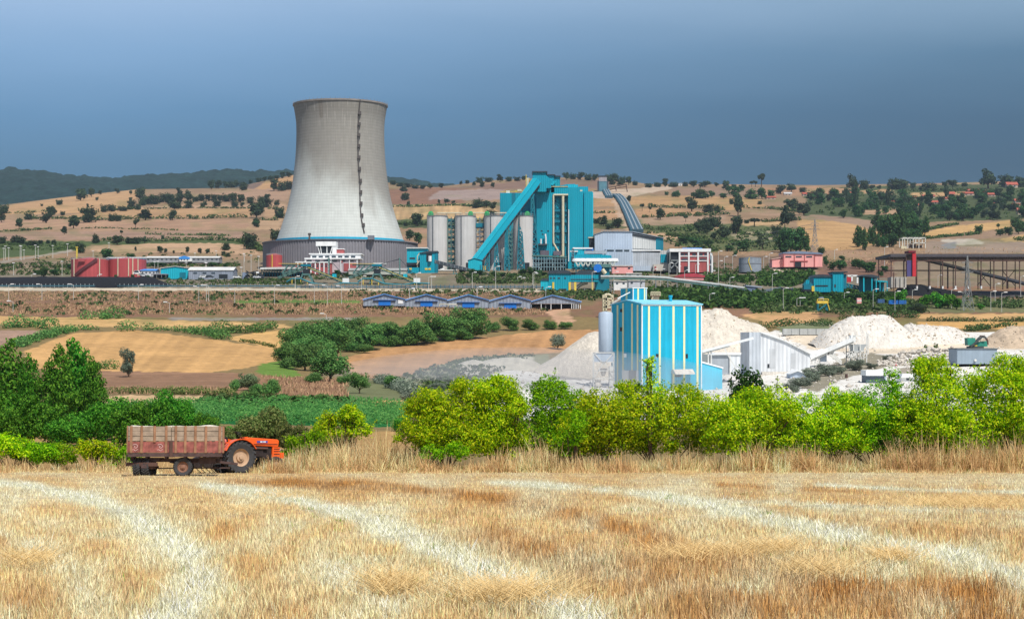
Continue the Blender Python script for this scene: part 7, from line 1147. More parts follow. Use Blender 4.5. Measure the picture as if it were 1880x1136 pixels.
t.bars('hopper_frame', DUSTY, sum([[((x,632 if x > 1572 else 618,d),(x,666,d)) for x in (1559,1567,1579,1591)]+[((1559,646,d),(1591,644,d)),((1559,656,d),(1591,656,d)),((1567,646,d),(1579,662,d)),((1591,646,d),(1579,662,d)),((1567,646,d),(1559,656,d))] for d in (0, 4)], [])+[((1594,610,2),(1594,656,2)),((1598,612,3),(1598,650,3)),((1567,616,0),(1580,616,0))], .26); t.poly('hopper', M('hopper_grey', C(190,196,198)), [(1568,648),(1562,632),(1592,632),(1582,648)], .5, 3.5); t.box('head_box', TRIM, 1562, 1571, 615, 628, 0, 2.6); t.bars('legs', DUSTY, [((1497,655,0),(1497,671,0)),((1503,653,0),(1503,671,0)),((1506,651,1),(1506,671,1)),((1530,644,0),(1530,660,0))], .36); t.box('shed_box', PGREY, 1508, 1519, 650, 664, 1, 4); t.poly('roof_piece', TRIM, [(1490,648),(1510,640),(1526,644),(1528,652),(1522,652),(1510,646)], .8, 2)
t = T('small_shed', 'small grey shed with white pitched roof at the foot of the warehouse', 'shed', 1474, 704, 432); t.poly('wall', PGREY, [(1451,706),(1451,686),(1464,680.5),(1482,687),(1482,706)], 0, 6); t.poly('roof', TRIM, [(1449.5,686.4),(1464,679),(1499,683.5),(1484,688.4),(1464,681)], -.6, 6.5)
t = T('small_shed', 'dark-walled hut with flat white roof beside the white road', 'shed', 1608, 700, 400); t.box('wall', M('hut_dark', C(92,108,122)), 1590, 1624, 688, 702, 0, 5); t.poly('side_wall', PGREY, [(1624,702),(1624,688),(1627,684),(1628,702)], .2, 5); t.poly('roof', TRIM, [(1589,689.4),(1589,679.6),(1625,679.6),(1627.6,681),(1625,689.4)], -.6, 5.4)
t = T('small_shed', 'long low white-roofed shed partly hidden by the bright shrubs', 'shed', 1680, 702, 398); t.box('wall', TRIM, 1655, 1706, 692, 704, 0, 5); t.poly('roof', TRIM, [(1653,693),(1656,686.6),(1704,686.6),(1708,693)], -.6, 5.6); t.boxes('window', GLASS, [(1664,1669,694,698),(1690,1695,694,698)], -.1, .05)
t = T('retaining_wall', 'grey-blue retaining wall block under the teal crusher', 'wall', 1794, 664, 455); t.box('wall', M('wall_grey_blue', C(142,158,172,1.05), var=.07), 1757.5, 1830.5, 641, 668, 0, 9); t.box('coping', M('coping_dark', C(104,112,116)), 1757, 1831.5, 639, 641.2, -.2, 9.3); t.tube('drain_pipe', DUSTY, [(1790,661,-.6),(1790,661,.4)], .35); t.bars('end_post', DUSTY, [((1833,656,-.2),(1833,668,-.2))], .3)
t = T('crusher', 'green and black tracked crusher standing on the retaining wall', 'crusher', 1796, 640, 459); GC = M('crusher_green', C(54,150,130), var=.12, scale=.8); t.poly('hopper', GC, [(1776,620),(1791,620),(1790,632),(1777,634)], 0, 3); t.poly('body', GC, [(1790,634),(1792,628),(1812,626),(1814,636),(1790,637)], .3, 2.7); t.bars('belt_arm', M('crusher_dark', C(80,84,84)), [((1781,637,-.3),(1803,618,-.3)),((1803,618,-.3),(1810,620,-.3)),((1784,638,2.8),(1804,619,2.8))], .5); t.bars('curved_boom', RUSTM, [((1800,617,.8),(1808,617,.8)),((1808,617,.8),(1814,624,.8)),((1814,624,.8),(1815,633,.8))], .45); t.box('track', M('crusher_dark', None), 1780, 1806, 635.5, 639.5, -.2, 3.2); t.box('engine', YEL, 1789, 1794, 633, 636, -.1, .3)
t = T('block_wall', 'row of pale concrete blocks before the lime heaps', 'wall', 1482, 614, 575)
for i in range(6): t.box('concrete_block', M('block_pale', C(186,190,190), var=.12), 1438+15.2*i, 1452.4+15.2*i, 603.4-.0*i, 614.5, (i % 2)*.2, 2.2)
# heaps
heap('lime_heap', 'long cream lime heap rising behind the striped factory', 'lime heap', LIME, 1350, 648, 0, 60, [(1215,640),(1255,586),(1282,570),(1300,566),(1325,564),(1348,567),(1362,575),(1390,582),(1412,592),(1428,600),(1440,612),(1455,630),(1470,645)], None, 110, .06, 3)
heap('lime_heap', 'big rounded white lime heap with ragged top before the young trees', 'lime heap', LIMEW, 1605, 640, 0, 34, [(1508,634),(1530,608),(1552,594),(1580,582),(1598,578),(1620,578.5),(1646,579),(1660,581),(1672,590),(1690,606),(1712,632)], None, 100, .055, 6)
heap('lime_heap', 'lower white lime heap right of the big rounded one', 'lime heap', LIMEW, 1740, 632, 0, 30, [(1664,626),(1680,596),(1692,592.5),(1706,596),(1722,594),(1745,594.5),(1760,595),(1776,600),(1790,610),(1812,630)], None, 90, .055, 9)
heap('lime_heap', 'smooth pale lime cone left of the striped factory', 'lime heap', LIME, 1085, 696, 0, 30, [(955,694),(985,684),(1010,664),(1040,642),(1064,624),(1084,610),(1098,606.5),(1120,608),(1150,640),(1190,690)], None, 110, .012, 12)
heap('spoil_heap', 'brown rubble spoil heap at the right picture edge', 'spoil heap', SPOIL, 1875, 640, 0, 26, [(1806,638),(1825,628),(1842,618),(1858,605),(1880,598),(1920,594),(1960,600),(2010,638)], None, 80, .06, 15)
heap('spoil_heap', 'broken pale bank of earth beside the dusty slope', 'spoil heap', M('pale_bank', C(202,196,180), var=.2, streak=0, scale=.4, bump=.4), 900, 684, 0, 16, [(838,682),(850,676),(870,671),(885,674),(905,668),(930,665),(955,664),(978,667),(992,672)], 440, 90, .038, 18)
# rock heap: boulders one can pick up
rb = []
for v in range(4):
    rng = np.random.default_rng(60+v); me = bpy.data.meshes.new('boulder'); import bmesh; bm = bmesh.new(); bmesh.ops.create_icosphere(bm, subdivisions=2, radius=1)
    for vv in bm.verts: f = 1+.55*(rng.random()-.5)*.5+.35*(vnoise(vv.co.x*1.6+v*5, vv.co.y*1.6+vv.co.z, 4)-.5); vv.co *= f; vv.co.x *= 1.15; vv.co.z *= .8
    bm.to_mesh(me); bm.free(); me.materials.append(M('boulder_stone', C(206,198,186,.9), var=.2, streak=0, scale=.8, bump=.2)); rb.append(me)
rq = random.Random(21)
for i in range(190):
    dY = rq.uniform(0, 9)**1.0; u = rq.random(); px = 1612+148*u; top = np.interp(px, [1608,1625,1645,1680,1712,1740,1762], [.05,.3,.6,.95,1.1,.85,.35]); w = rq.uniform(3.4, 8.2)*(1.15-.3*rq.random()); Yb = 466+dY; s_ = w*Yb/F*.55
    z = float(gz(np.array([(px-CX)/F*Yb]), np.array([Yb]))[0])+3.6*top*min(1, dY/7)*rq.uniform(.8, 1.08)+s_*.35
    o = link('boulder', rb[rq.randrange(4)]); o.location = ((px-CX)/F*Yb, Yb, z); o.scale = (s_*rq.uniform(.8, 1.2), s_, s_*rq.uniform(.75, 1.1)); o.rotation_euler = (rq.uniform(-.8,.8), rq.uniform(-.8,.8), rq.uniform(0,6)); tag(o, 'pale quarried boulder heaped with others on the white yard', 'boulder', 'boulders of the rock heap')
q = np.concatenate([scatter_points([(900,690),(1000,676),(1100,664),(1300,640),(1440,612),(1880,612),(1900,720),(1000,740)], 2600), scatter_points([(1290,600),(1440,612),(1470,645),(1360,648)], 500)]); qY = depths(q[:, 0], q[:, 1]); qX = (q[:, 0]-CX)/F*qY; nq = len(q); oc = np.array([[1,0,0],[-1,0,0],[0,1,0],[0,-1,0],[0,0,1],[0,0,-1]], float); s_ = np.clip(RNG.lognormal(-1.7, .55, nq), .06, .9)
ov = oc[None]*s_[:, None, None]*RNG.uniform(.6, 1.3, (nq, 6, 1))+np.stack([qX, qY, gz(qX, qY)+s_*.3], 1)[:, None]; of = np.array([[0,2,4],[2,1,4],[1,3,4],[3,0,4],[2,0,5],[1,2,5],[3,1,5],[0,3,5]])[None]+np.arange(nq)[:, None, None]*6
tag(link('lime_rubble', arrmesh('lime_rubble', ov.reshape(-1, 3), of.reshape(-1, 3)), M('boulder_stone', None)), 'small stones strewn over the white yard of the lime works', 'rubble', None, 'stuff')
scrub('rock_scrub', 'thin weeds growing between the heaped boulders', 'weeds', LOWF, [([(1690,632),(1720,628),(1730,648),(1690,650)], 18, .6, .8)])
t = T('traffic_cone', 'tiny red and white marker on the white road', 'marker', 1645, 671, 452); m = MB(); m.lathe([(.22,0),(.06,.95)], 10); t.add('body', m, M('signal_red', None)); t.add('band', MB().lathe([(.16,.42),(.12,.62)], 10), TRIM)
t = T('oil_drum', 'small dark drum standing on the yard by the warehouse', 'drum', 1554, 694, 425); t.add('body', MB().lathe([(.35,0),(.37,.1),(.35,.5),(.37,.55),(.35,.6),(.35,1.1)], 14), RUSTM); t.add('lid', MB().lathe([(.3,1.1),(.3,1.13)], 14), BELT)
# ------------------------------------------------------------------ trailer and tractor at the field edge
SLOPE = math.atan(.0685)
WOODG = M('weathered_plank', C(168,150,132,.85), var=.3, streak=.0, scale=3., rough=.85, bump=.01); WOODB = M('brown_batten', C(150,112,86,1.0), var=.25, scale=4, rough=.85); REDP = M('faded_red_board', C(156,92,84,.85), var=.4, scale=5., rough=.75); FRM = M('trailer_frame', C(86,68,66,.9), var=.3, scale=5., rough=.8); RUBB = M('tyre_rubber', C(70,70,72,.8), var=.2, scale=6, rough=.85); HUBR = M('rusty_hub', C(134,98,80,1.0), var=.3, scale=6); MARK = M('white_scroll', C(222,190,186,1.0), var=.15, scale=4)
ORNG = M('orange_paint', C(240,88,20,1.1), var=.08, streak=.08, scale=2., rough=.35, spec=.5); RIMB = M('beige_rim', C(188,158,130,.95), var=.12, scale=4); ENG = M('engine_dark', C(58,48,46,.8), var=.3, scale=6); BLKP = M('black_paint', C(36,34,36,.8), var=.2, scale=6, rough=.5)
def tyre(m, c, R0, w, ri, nl, axis='y', lug=.035):
    """tyre with a rounded section and slanted lugs, turned about y"""
    n = 40; prof = [(ri,-w*.36),(R0*.86,-w*.5),(R0*.95,-w*.47),(R0-lug,-w*.3),(R0-lug,w*.3),(R0*.95,w*.47),(R0*.86,w*.5),(ri,w*.36)]
    b = len(m.v)
    for r, y in prof:
        for k in range(n): a = 6.2832*k/n; m.v.append((c[0]+r*math.cos(a), c[1]+y, c[2]+r*math.sin(a)))
    L_ = len(prof)
    for i in range(L_):
        for k in range(n): m.f.append((b+i*n+k, b+((i+1)%L_)*n+k, b+((i+1)%L_)*n+(k+1)%n, b+i*n+(k+1)%n))
    for k in range(nl):
        for s in (-1, 1):
            a = 6.2832*(k+(.5 if s > 0 else 0))/nl; p = [];
            for (rr, y, da) in ((R0+.004,.02*s*w,.16),(R0*.965,.5*s*w,-.10)): p.append((c[0]+rr*math.cos(a+da), c[1]+y, c[2]+rr*math.sin(a+da)))
            m.bar(p[0], p[1], lug*1.5, lug*1.9)
    return m
def wheel(par, c, R0, w, ri, nl, rimm, name='wheel', dish=.05, side=-1, lug=.035, rz=0):
    wo = bpy.data.objects.new(name, None); COL.objects.link(wo); wo.parent = par; wo.location = c; wo.rotation_euler = (0, 0, rz)
    tyre(MB(), (0,0,0), R0, w, ri, nl, lug=lug).build('tyre', RUBB, wo); m = MB(); s = side; m.smooth = True
    pr = [(ri+.01, w*.4), (ri*.93, w*.28), (ri*.86, w*.12), (ri*.5, w*.10), (ri*.46, w*.3), (ri*.22, w*.32), (ri*.2, w*.46), (.005, w*.46)]
    n = 32; b = 0
    for r, y in pr:
        for k in range(n): a = 6.2832*k/n; m.v.append((r*math.cos(a), s*y, r*math.sin(a)))
    for i in range(len(pr)-1):
        for k in range(n): q = (i*n+k, i*n+(k+1)%n, (i+1)*n+(k+1)%n, (i+1)*n+k); m.f.append(q if s < 0 else q[::-1])
    m.build('rim', rimm, wo); return wo
t = T('farm_trailer', 'old wooden trailer with faded red lower boards, hitched behind the tractor', 'trailer', 323, 874.5, 65.5); o = t.o; o.rotation_mode = 'ZYX'; o.rotation_euler = (-SLOPE, 0, R(9)); o.location.z = float(field_z(65.5)); o.scale = (.93,)*3
LX = 1.95; bx0 = -LX
for s in (-1, 1):                                # side boards, planks, uprights
    y = s*1.0
    for k, (z0, z1) in enumerate(((1.49,1.69),(1.70,1.905),(1.915,2.12))):
        for (a, b) in ((-LX,-.18),(-.16,LX)):
            dz = .012*((k+int(a < -1)) % 2); t.add('plank', MB().box(a, b, y-.02, y+.02, z0, z1-dz), WOODG)
    for (a, b) in ((-LX,-.18),(-.16,LX)): t.add('red_board', MB().box(a, b, y-.025, y+.025, 1.0, 1.46), REDP)
    for x in (-LX+.12,-1.4,-.86,-.38,.02,.42,.84,1.28,LX-.09): 
        w = .05; t.add('batten', MB().box(x-w, x+w, min(y+s*.025, y+s*.075), max(y+s*.025, y+s*.075), .98 if x not in (-.86,) else 1.44, 2.13), WOODB)
    t.add('centre_post', MB().box(-.24, -.1, min(y, y+s*.09), max(y, y+s*.09), .8, 1.5), RUSTM); t.add('side_rail', MB().box(-LX-.02, LX+.02, min(y-s*.06, y+s*.05), max(y-s*.06, y+s*.05), .82, .985), FRM)
    if s < 0:
        for x in (-1.66, -.62):                  # faded white scroll ornaments on the red boards
            m = MB(); pts = [(x+.13*f*math.cos(6.3*1.4*f), y-.032, 1.25+.11*f*math.sin(6.3*1.4*f)) for f in np.linspace(.15, 1, 22)]; m.path(pts, .012, 5); m.path([(x-.12+.24*f, y-.032, 1.1+.03*math.sin(9*f)) for f in np.linspace(0, 1, 10)], .009, 5); t.add('scroll_ornament', m, MARK)
for x in (-LX, LX):
    s = -1 if x < 0 else 1
    for z0, z1 in ((1.0,1.46),(1.49,1.69),(1.70,1.9),(1.915,2.12)): t.add('end_board', MB().box(x-.02, x+.02, -.97, .97, z0, z1), WOODG if z0 > 1.3 else REDP)
    for yy in (-.9, 0, .9): t.add('batten', MB().box(min(x+s*.025, x+s*.075), max(x+s*.025, x+s*.075), yy-.05, yy+.05, .98, 2.13), WOODB)
t.add('bed_floor', MB().box(-LX+.03, LX-.03, -.93, .93, .9, .97), WOODB); t.add('cross_beams', MB().box(-1.85, -1.75, -.9, .9, .74, .895).box(-1.25,-1.15,-.9,.9,.74,.895).box(-.45,-.35,-.9,.9,.74,.895).box(.35,.45,-.9,.9,.74,.895).box(1.15,1.25,-.9,.9,.74,.895).box(1.72,1.82,-.9,.9,.74,.895), FRM)
t.add('chassis', MB().box(-1.8, 1.85, -.5, -.4, .6, .735).box(-1.8, 1.85, .4, .5, .6, .735).box(1.7, 1.8, -.398, .398, .61, .73), FRM)
dl = bpy.data.objects.new('dolly', None); COL.objects.link(dl); dl.parent = o; dl.location = (-1.2, -.3, 0); dl.rotation_euler = (0, 0, R(-12)); MB().box(-.62,.62,-.42,-.3,.62,.78).box(-.62,.62,.3,.42,.62,.78).box(-.62,-.5,-.3,.3,.62,.78).box(.5,.62,-.3,.3,.62,.78).build('dolly_frame', FRM, dl); MB().box(-.75,.6,-.62,-.52,.42,.58).box(-.4,.4,-.53,.4,.3,.42).build('spring_beam', RUSTM, dl); MB().box(-.08,.16,-.66,-.6,.34,.5).build('hitch_eye', FRM, dl)
for x in (-.19, .19): m = MB(); tyre(m, (0,0,0), .37, .3, .2, 22, lug=.045); m.rot((0,0,0), 'Z', R(90)); w_ = m.build('dolly_tyre', RUBB, dl); w_.location = (x-.12, -.25, .37); 
for x in (.58,): m = MB(); tyre(m, (0,0,0), .37, .26, .2, 22, lug=.04); m.rot((0,0,0), 'Z', R(90)); w_ = m.build('dolly_tyre', RUBB, dl); w_.location = (x-.6, .75, .37)
m = MB(); m.bar((-.2,.0,.37), (.2,.0,.37), .1); m.build('dolly_axle', FRM, dl)
wheel(o, (.32, -.78, .385), .39, .24, .22, 26, HUBR, lug=.022); wheel(o, (.32, .78, .385), .39, .24, .22, 26, HUBR, side=1, lug=.022); t.add('axle', MB().bar((.32,-.75,.385), (.32,.75,.385), .09), FRM); t.add('leaf_spring', MB().bar((-.25,-.5,.6), (.32,-.5,.47), .07).bar((.32,-.5,.47), (.9,-.5,.6), .07).bar((-.25,.5,.6), (.32,.5,.47), .07).bar((.32,.5,.47), (.9,.5,.6), .07), FRM)
t.add('brake_rod', MB().bar((-1.0,-.2,.32), (2.3,-.1,.34), .05), FRM); t.add('drawbar', MB().bar((1.6,-.4,.62), (2.6,.2,.5), .1).bar((1.6,.4,.62), (2.6,.2,.5), .1), FRM); t.add('tail_rope', MB().tube((-LX-.06,-.96,.95), (-LX-.08,-.96,.5), .018), FRM); t.add('tool_box', MB().box(1.0, 1.7, -.7, -.35, .52, .8), FRM)
m = MB(); U = np.linspace(-LX+.06, LX-.06, 40); Wd = np.linspace(-.95, .95, 14); gxx, gyy2 = np.meshgrid(U, Wd); gz2 = 2.0+.16*fbm(gxx*1.4+4, gyy2*1.4, 90)+.06*np.cos(gyy2*1.5)
lo = link('straw_load', arrmesh('straw_load', np.concatenate([np.stack([gxx,gyy2,gz2],-1).reshape(-1,3), np.stack([gxx,gyy2,gxx*0+1.0],-1).reshape(-1,3)]), np.concatenate([grid_faces(14,40), (grid_faces(14,40)+560)[:, ::-1]]), True), M('pale_load', C(236,226,208,.9), var=.15, scale=4, bump=.03, streak=0, rough=.9)); lo.matrix_world = o.matrix_basis.copy(); lo.rotation_mode = 'ZYX'; lo.scale = o.scale; lo.location = o.location; lo.rotation_euler = o.rotation_euler
tag(lo, 'pale heaped load just showing above the trailer boards', 'load')
t = T('tractor', 'orange tractor parked at the field edge, large ribbed rear wheel toward the viewer', 'tractor', 426, 866, 72.6); o = t.o; o.rotation_mode = 'ZYX'; o.rotation_euler = (-SLOPE, 0, R(36)); o.location.z = float(field_z(72.6)); o.scale = (1.06,)*3
wheel(o, (0,-.68,.66), .66, .36, .36, 20, RIMB, lug=.05); wheel(o, (0,.68,.66), .66, .36, .36, 20, RIMB, side=1, lug=.05); wheel(o, (1.72,-.6,.34), .34, .2, .2, 16, RIMB, lug=.02); wheel(o, (1.72,.6,.34), .34, .2, .2, 16, RIMB, side=1, lug=.02)
def arcfender(s):
    m = MB(); n = 9; a0, a1 = R(28), R(158)
    pts = [(math.cos(a0+(a1-a0)*i/n)*.76, .66+math.sin(a0+(a1-a0)*i/n)*.76) for i in range(n+1)]; y0, y1 = s*.46, s*.88
    if y0 > y1: y0, y1 = y1, y0
    for (xa, za), (xb, zb) in zip(pts, pts[1:]): m.bar((xa,(y0+y1)/2,za), (xb,(y0+y1)/2,zb), y1-y0, .03)
    yi = s*.47
    poly = pts[::-1]+[(.5,.78),(-.5,.78)]
    m.prism([(x, z) for x, z in pts]+[(-.62,.75),(.62,.75)], yi-.012, yi+.012); return m
for s in (-1, 1): t.add('fender', arcfender(s), ORNG)
h = t.add('bonnet', MB().prism([(.55,1.16),(2.02,1.1),(2.06,1.36),(1.98,1.42),(.62,1.5),(.5,1.46)], -.27, .27), ORNG); bevel(h, .03); t.add('bonnet_stripe', MB().box(.6,1.98,-.285,-.272,1.2,1.225), BLKP); t.add('bonnet_badge', MB().box(1.0,1.5,-.288,-.27,1.27,1.36), M('badge_blue', C(70,76,150,1.0), scale=4)); t.add('badge_mark', MB().box(1.16,1.22,-.296,-.289,1.285,1.345).box(1.26,1.3,-.296,-.289,1.285,1.345).box(1.34,1.4,-.296,-.289,1.285,1.345), TRIM)
t.add('grille_shell', MB().prism([(1.72,.66),(2.06,.66),(2.1,1.08),(1.74,1.1)], -.28, .28), ORNG); 
for z in (.78, .9, 1.0): t.add('grille_bar', MB().box(1.8,2.09,-.288,-.278,z,z+.03), BLKP)
for s in (-1, 1): hl = MB().tube((2.06,s*.17,.98), (2.13,s*.17,.98), .08, n=16).build('headlight', M('headlamp_glass', C(220,220,210), rough=.1), o); t.add('headlight_rim', MB().tube((2.05,s*.17,.98), (2.09,s*.17,.98), .095, n=16), BLKP, hl)
t.add('front_weight', MB().box(2.07,2.3,-.24,.24,.62,.86), ORNG); e = t.add('engine', MB().box(.55,1.72,-.2,.2,.62,1.15).box(.7,1.3,-.26,.26,.7,1.0), ENG); t.add('exhaust_manifold', MB().tube((.8,-.28,1.05), (1.5,-.28,1.03), .05), RUSTM); t.add('transmission', MB().box(-.32,.62,-.22,.22,.5,.95), ENG); t.add('front_axle', MB().bar((1.72,-.6,.36), (1.72,.6,.36), .1).bar((1.72,0,.4), (1.72,0,.68), .14), FRM); t.add('rear_axle', MB().tube((0,-.6,.66), (0,.6,.66), .11, n=12), ENG)
t.add('footplate', MB().box(.3,.75,-.55,.55,.68,.72), ORNG); t.add('dashboard', MB().prism([(.42,1.0),(.62,1.0),(.6,1.52),(.46,1.52)], -.22, .22), ORNG); m = MB(); nn_ = 20
ring = [(.28+.16*math.cos(6.2832*k/nn_)*.8, .19*math.sin(6.2832*k/nn_), 1.66-.16*math.cos(6.2832*k/nn_)*.45) for k in range(nn_+1)]; m.path(ring, .016, 6); m.bar(ring[0], ring[10], .02); m.bar(ring[5], ring[15], .02); m.tube((.28,0,1.66), (.48,0,1.4), .02); t.add('steering_wheel', m, BLKP)
st = t.add('seat', MB().prism([(-.3,1.16),(.08,1.14),(.1,1.22),(-.26,1.26)], -.22, .22), BLKP); t.add('backrest', MB().prism([(-.36,1.2),(-.28,1.2),(-.34,1.52),(-.42,1.5)], -.22, .22), BLKP); t.add('lever', MB().bar((.3,-.2,.95), (.2,-.24,1.42), .02).bar((.34,.2,.95), (.26,.24,1.4), .02), BLKP)
for s in (-1, 1): tl = t.add('tail_lamp', MB().tube((-.72,s*.7,1.33), (-.66,s*.7,1.33), .09, n=16), M('tail_lamp_red', C(226,120,110,1.0), rough=.2)); t.add('lamp_bracket', MB().box(-.68,-.52,s*.7-.03,s*.7+.03,1.26,1.3), ORNG)
t.add('rear_hitch', MB().bar((-.3,-.35,.55), (-1.15,-.3,.4), .07).bar((-.3,.35,.55), (-1.15,.3,.4), .07).bar((-.3,0,.95), (-1.1,0,.75), .06).bar((-.35,-.4,1.0), (-.75,-.35,.45), .05).bar((-.35,.4,1.0), (-.75,.35,.45), .05), ENG)
m = MB(); m.bar((-1.15,-.75,.75), (-1.15,.75,.75), .12); 
for y in (-.7,-.25,.25,.7): m.bar((-1.15,y,.75), (-1.3,y,.2), .07); m.bar((-1.3,y,.2), (-1.12,y-.08,.02), .1, .03)
for y in (-.5, .5): m.tube((-1.3,y,.45), (-1.3,y+.22,.45), .24, n=16)
t.add('mounted_plough', m, ENG)
# ------------------------------------------------------------------ forested hills, sky, sun, air, camera
hp = np.arange(-900, 1500, 4.); hv = np.interp(hp, [-900,-300,0,40,120,200,330,420,480,560,640,720,790,840,900,1100,1500], [330,322,319,318,325,327,321,316,315,318,326,332,341,344,348,352,360]); rowsY = np.concatenate([np.linspace(3050, 4300, 120), [4600, 5200]])
HYs = rowsY[:, None]; f = np.clip((HYs-3050)/1250, 0, 1); vv = (398*(1-f**.75)+hv[None]*f**.75); zz = (HY-vv)/F*HYs
cr = np.where(f > 0, 13*(vnoise((hp[None]-CX)/F*HYs/17, HYs/17, 91)**1.2)+22*(fbm((hp[None]-CX)/F*HYs/150, HYs/150, 92)-.5), 0); zz = zz+cr; zz[-2] = zz[-3]-60; zz[-1] = zz[-3]-320
hc = np.array(C(40,62,60,.8))*(.7+.6*fbm(np.broadcast_to((hp[None]-CX)/F*HYs/45, zz.shape), np.broadcast_to(HYs/45, zz.shape), 93))[..., None]
tag(link('forested_hills', arrmesh('forested_hills', np.stack([np.broadcast_to((hp[None]-CX)/F*HYs, zz.shape), np.broadcast_to(HYs, zz.shape), zz], -1).reshape(-1, 3), grid_faces(len(rowsY), len(hp)), False, hc.reshape(-1, 3)), ATT('forest', n=((.02,.25),(.09,.3)), bump=3., bscale=.08)), None, None, None, 'structure')
hp2 = np.arange(1000, 1240, 2.); 
el, az = R(56), R(27)
sv = np.array([math.sin(az)*math.cos(el), -math.cos(az)*math.cos(el), math.sin(el)])
sl = bpy.data.lights.new('sun', 'SUN'); sl.energy = 4.8; sl.angle = R(.55); sl.color = (1, .955, .88); so = bpy.data.objects.new('sun', sl); COL.objects.link(so)
from mathutils import Vector
so.rotation_euler = Vector(sv).to_track_quat('Z', 'Y').to_euler(); so.location = (60, -80, 120)
w = bpy.data.worlds.new('World'); SC.world = w; w.use_nodes = True; nt = w.node_tree; nt.nodes.clear(); N, L = nt.nodes.new, nt.links.new
out = N('ShaderNodeOutputWorld'); sky = N('ShaderNodeTexSky'); sky.sky_type = 'NISHITA'; sky.sun_disc = False; sky.sun_elevation = el; sky.sun_rotation = math.pi-az; b1 = N('ShaderNodeBackground'); b1.inputs[1].default_value = .1; L(sky.outputs[0], b1.inputs[0])
tc = N('ShaderNodeTexCoord'); sp = N('ShaderNodeSeparateXYZ'); L(tc.outputs['Generated'], sp.inputs[0])
def mm(op, a, b=None, c=None):
    n = N('ShaderNodeMath'); n.operation = op
    for i, v in enumerate((a, b, c)):
        if v is None: continue
        if isinstance(v, (int, float)): n.inputs[i].default_value = v
        else: L(v, n.inputs[i])
    return n.outputs[0]
def ramp(x, st):
    r = N('ShaderNodeValToRGB'); L(x, r.inputs[0]); e = r.color_ramp.elements
    for _ in range(len(st)-2): e.new(.5)
    for k, (p, c) in enumerate(st): e[k].position = p; e[k].color = (*[lin(v) for v in c], 1)
    return r.outputs[0]
ty = mm('MAXIMUM', sp.outputs[1], .02); tn = mm('DIVIDE', sp.outputs[2], ty); tx = mm('DIVIDE', sp.outputs[0], ty)     # slope up and across from the north
e_ = mm('DIVIDE', mm('SUBTRACT', tn, .07), .15)
nz = N('ShaderNodeTexNoise'); nz.inputs['Scale'].default_value = 2.2; nz.inputs['Detail'].default_value = 4; mp = N('ShaderNodeMapping'); mp.inputs['Scale'].default_value = (1.5, 1, 9); L(tc.outputs['Generated'], mp.inputs[0]); L(mp.outputs[0], nz.inputs['Vector'])
e2 = mm('ADD', e_, mm('MULTIPLY_ADD', nz.outputs[0], .22, -.11))
rl = ramp(e2, [(0,(82,126,160)),(.22,(88,132,166)),(.46,(104,150,190)),(.69,(136,176,216)),(.91,(162,194,230)),(1,(170,200,234))])
rr_ = ramp(e2, [(0,(52,84,106)),(.22,(54,88,112)),(.46,(62,98,126)),(.69,(88,126,156)),(.91,(132,164,192)),(1,(146,174,200))])
mx = N('ShaderNodeMix'); mx.data_type = 'RGBA'; fr_ = N('ShaderNodeMapRange'); fr_.interpolation_type = 'SMOOTHSTEP'; fr_.inputs['From Min'].default_value = -.3; fr_.inputs['From Max'].default_value = .38; L(mm('ADD', tx, mm('MULTIPLY', tn, -.1)), fr_.inputs['Value']); L(fr_.outputs[0], mx.inputs[0]); L(rl, mx.inputs[6]); L(rr_, mx.inputs[7])
b2 = N('ShaderNodeBackground'); b2.inputs[1].default_value = 1.0; L(mx.outputs[2], b2.inputs[0])
k1 = N('ShaderNodeMapRange'); k1.interpolation_type = 'SMOOTHSTEP'; k1.inputs['From Min'].default_value = .62; k1.inputs['From Max'].default_value = .34; L(sp.outputs[2], k1.inputs['Value']); k2 = N('ShaderNodeMapRange'); k2.interpolation_type = 'SMOOTHSTEP'; k2.inputs['From Min'].default_value = .1; k2.inputs['From Max'].default_value = .45; L(sp.outputs[1], k2.inputs['Value'])
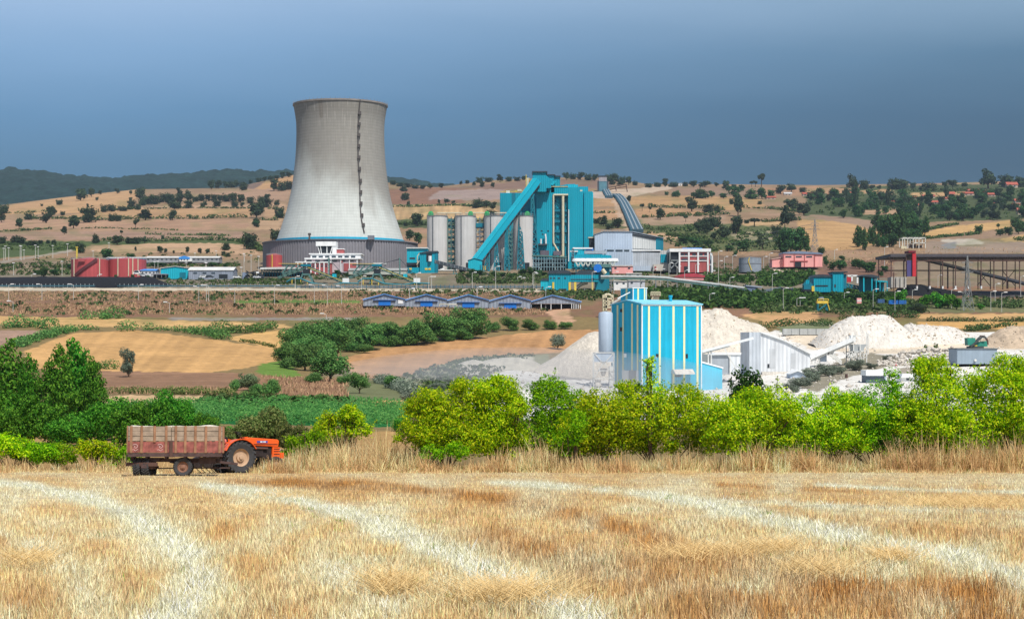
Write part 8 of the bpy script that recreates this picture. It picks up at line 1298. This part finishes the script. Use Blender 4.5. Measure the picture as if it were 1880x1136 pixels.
ms = N('ShaderNodeMixShader'); L(mm('MULTIPLY', k1.outputs[0], k2.outputs[0]), ms.inputs[0]); L(b1.outputs[0], ms.inputs[1]); L(b2.outputs[0], ms.inputs[2]); L(ms.outputs[0], out.inputs[0])
def air(name, x0, x1, y0, y1, z0, z1, dens, col, label):
    m, nt, N, L = newmat(name); o = N('ShaderNodeOutputMaterial'); v = N('ShaderNodeVolumePrincipled'); v.inputs['Density'].default_value = dens; v.inputs['Color'].default_value = (*col, 1); v.inputs['Anisotropy'].default_value = .2; L(v.outputs[0], o.inputs['Volume'])
    b = MB().box(x0, x1, y0, y1, z0, z1).build(name, m); b.visible_shadow = True; return tag(b, label, None, None, 'stuff')
HAZE = 1
if HAZE: air('haze', -6000, 6000, -60, 6600, -620, 620, .00005, (.66,.82,1.), 'thin bluish haze over the whole landscape')
m, nt, N, L = newmat('lime_dust_air'); o_ = N('ShaderNodeOutputMaterial'); v_ = N('ShaderNodeVolumePrincipled'); v_.inputs['Density'].default_value = .012; v_.inputs['Color'].default_value = (.95,.96,1.,1); L(v_.outputs[0], o_.inputs['Volume'])
me_ = MB(); me_.lathe([(math.cos(a)*1, math.sin(a)) for a in np.linspace(-1.55, 1.55, 16)], 32); du = me_.build('lime_dust_cloud', m); du.location = (2, 372, -13); du.scale = (54, 34, 11); tag(du, 'pale lime dust hanging low around the striped factory', 'dust', None, 'stuff')
finish_labels()
cd = bpy.data.cameras.new('camera'); cd.sensor_width = 36; cd.lens = 36*F/1880; cd.shift_y = (HY-568)/1880; cd.clip_start = .2; cd.clip_end = 40000; co = bpy.data.objects.new('camera', cd); COL.objects.link(co); co.rotation_euler = (R(90), 0, 0); SC.camera = co
SC.view_settings.view_transform = 'Standard'; SC.view_settings.look = 'None'; SC.view_settings.exposure = 0; SC.view_settings.gamma = 1; SC.view_settings.use_curve_mapping = False
SC.cycles.max_bounces = 6; SC.cycles.diffuse_bounces = 3; SC.cycles.transmission_bounces = 3; SC.cycles.volume_bounces = 0; SC.cycles.use_denoising = True
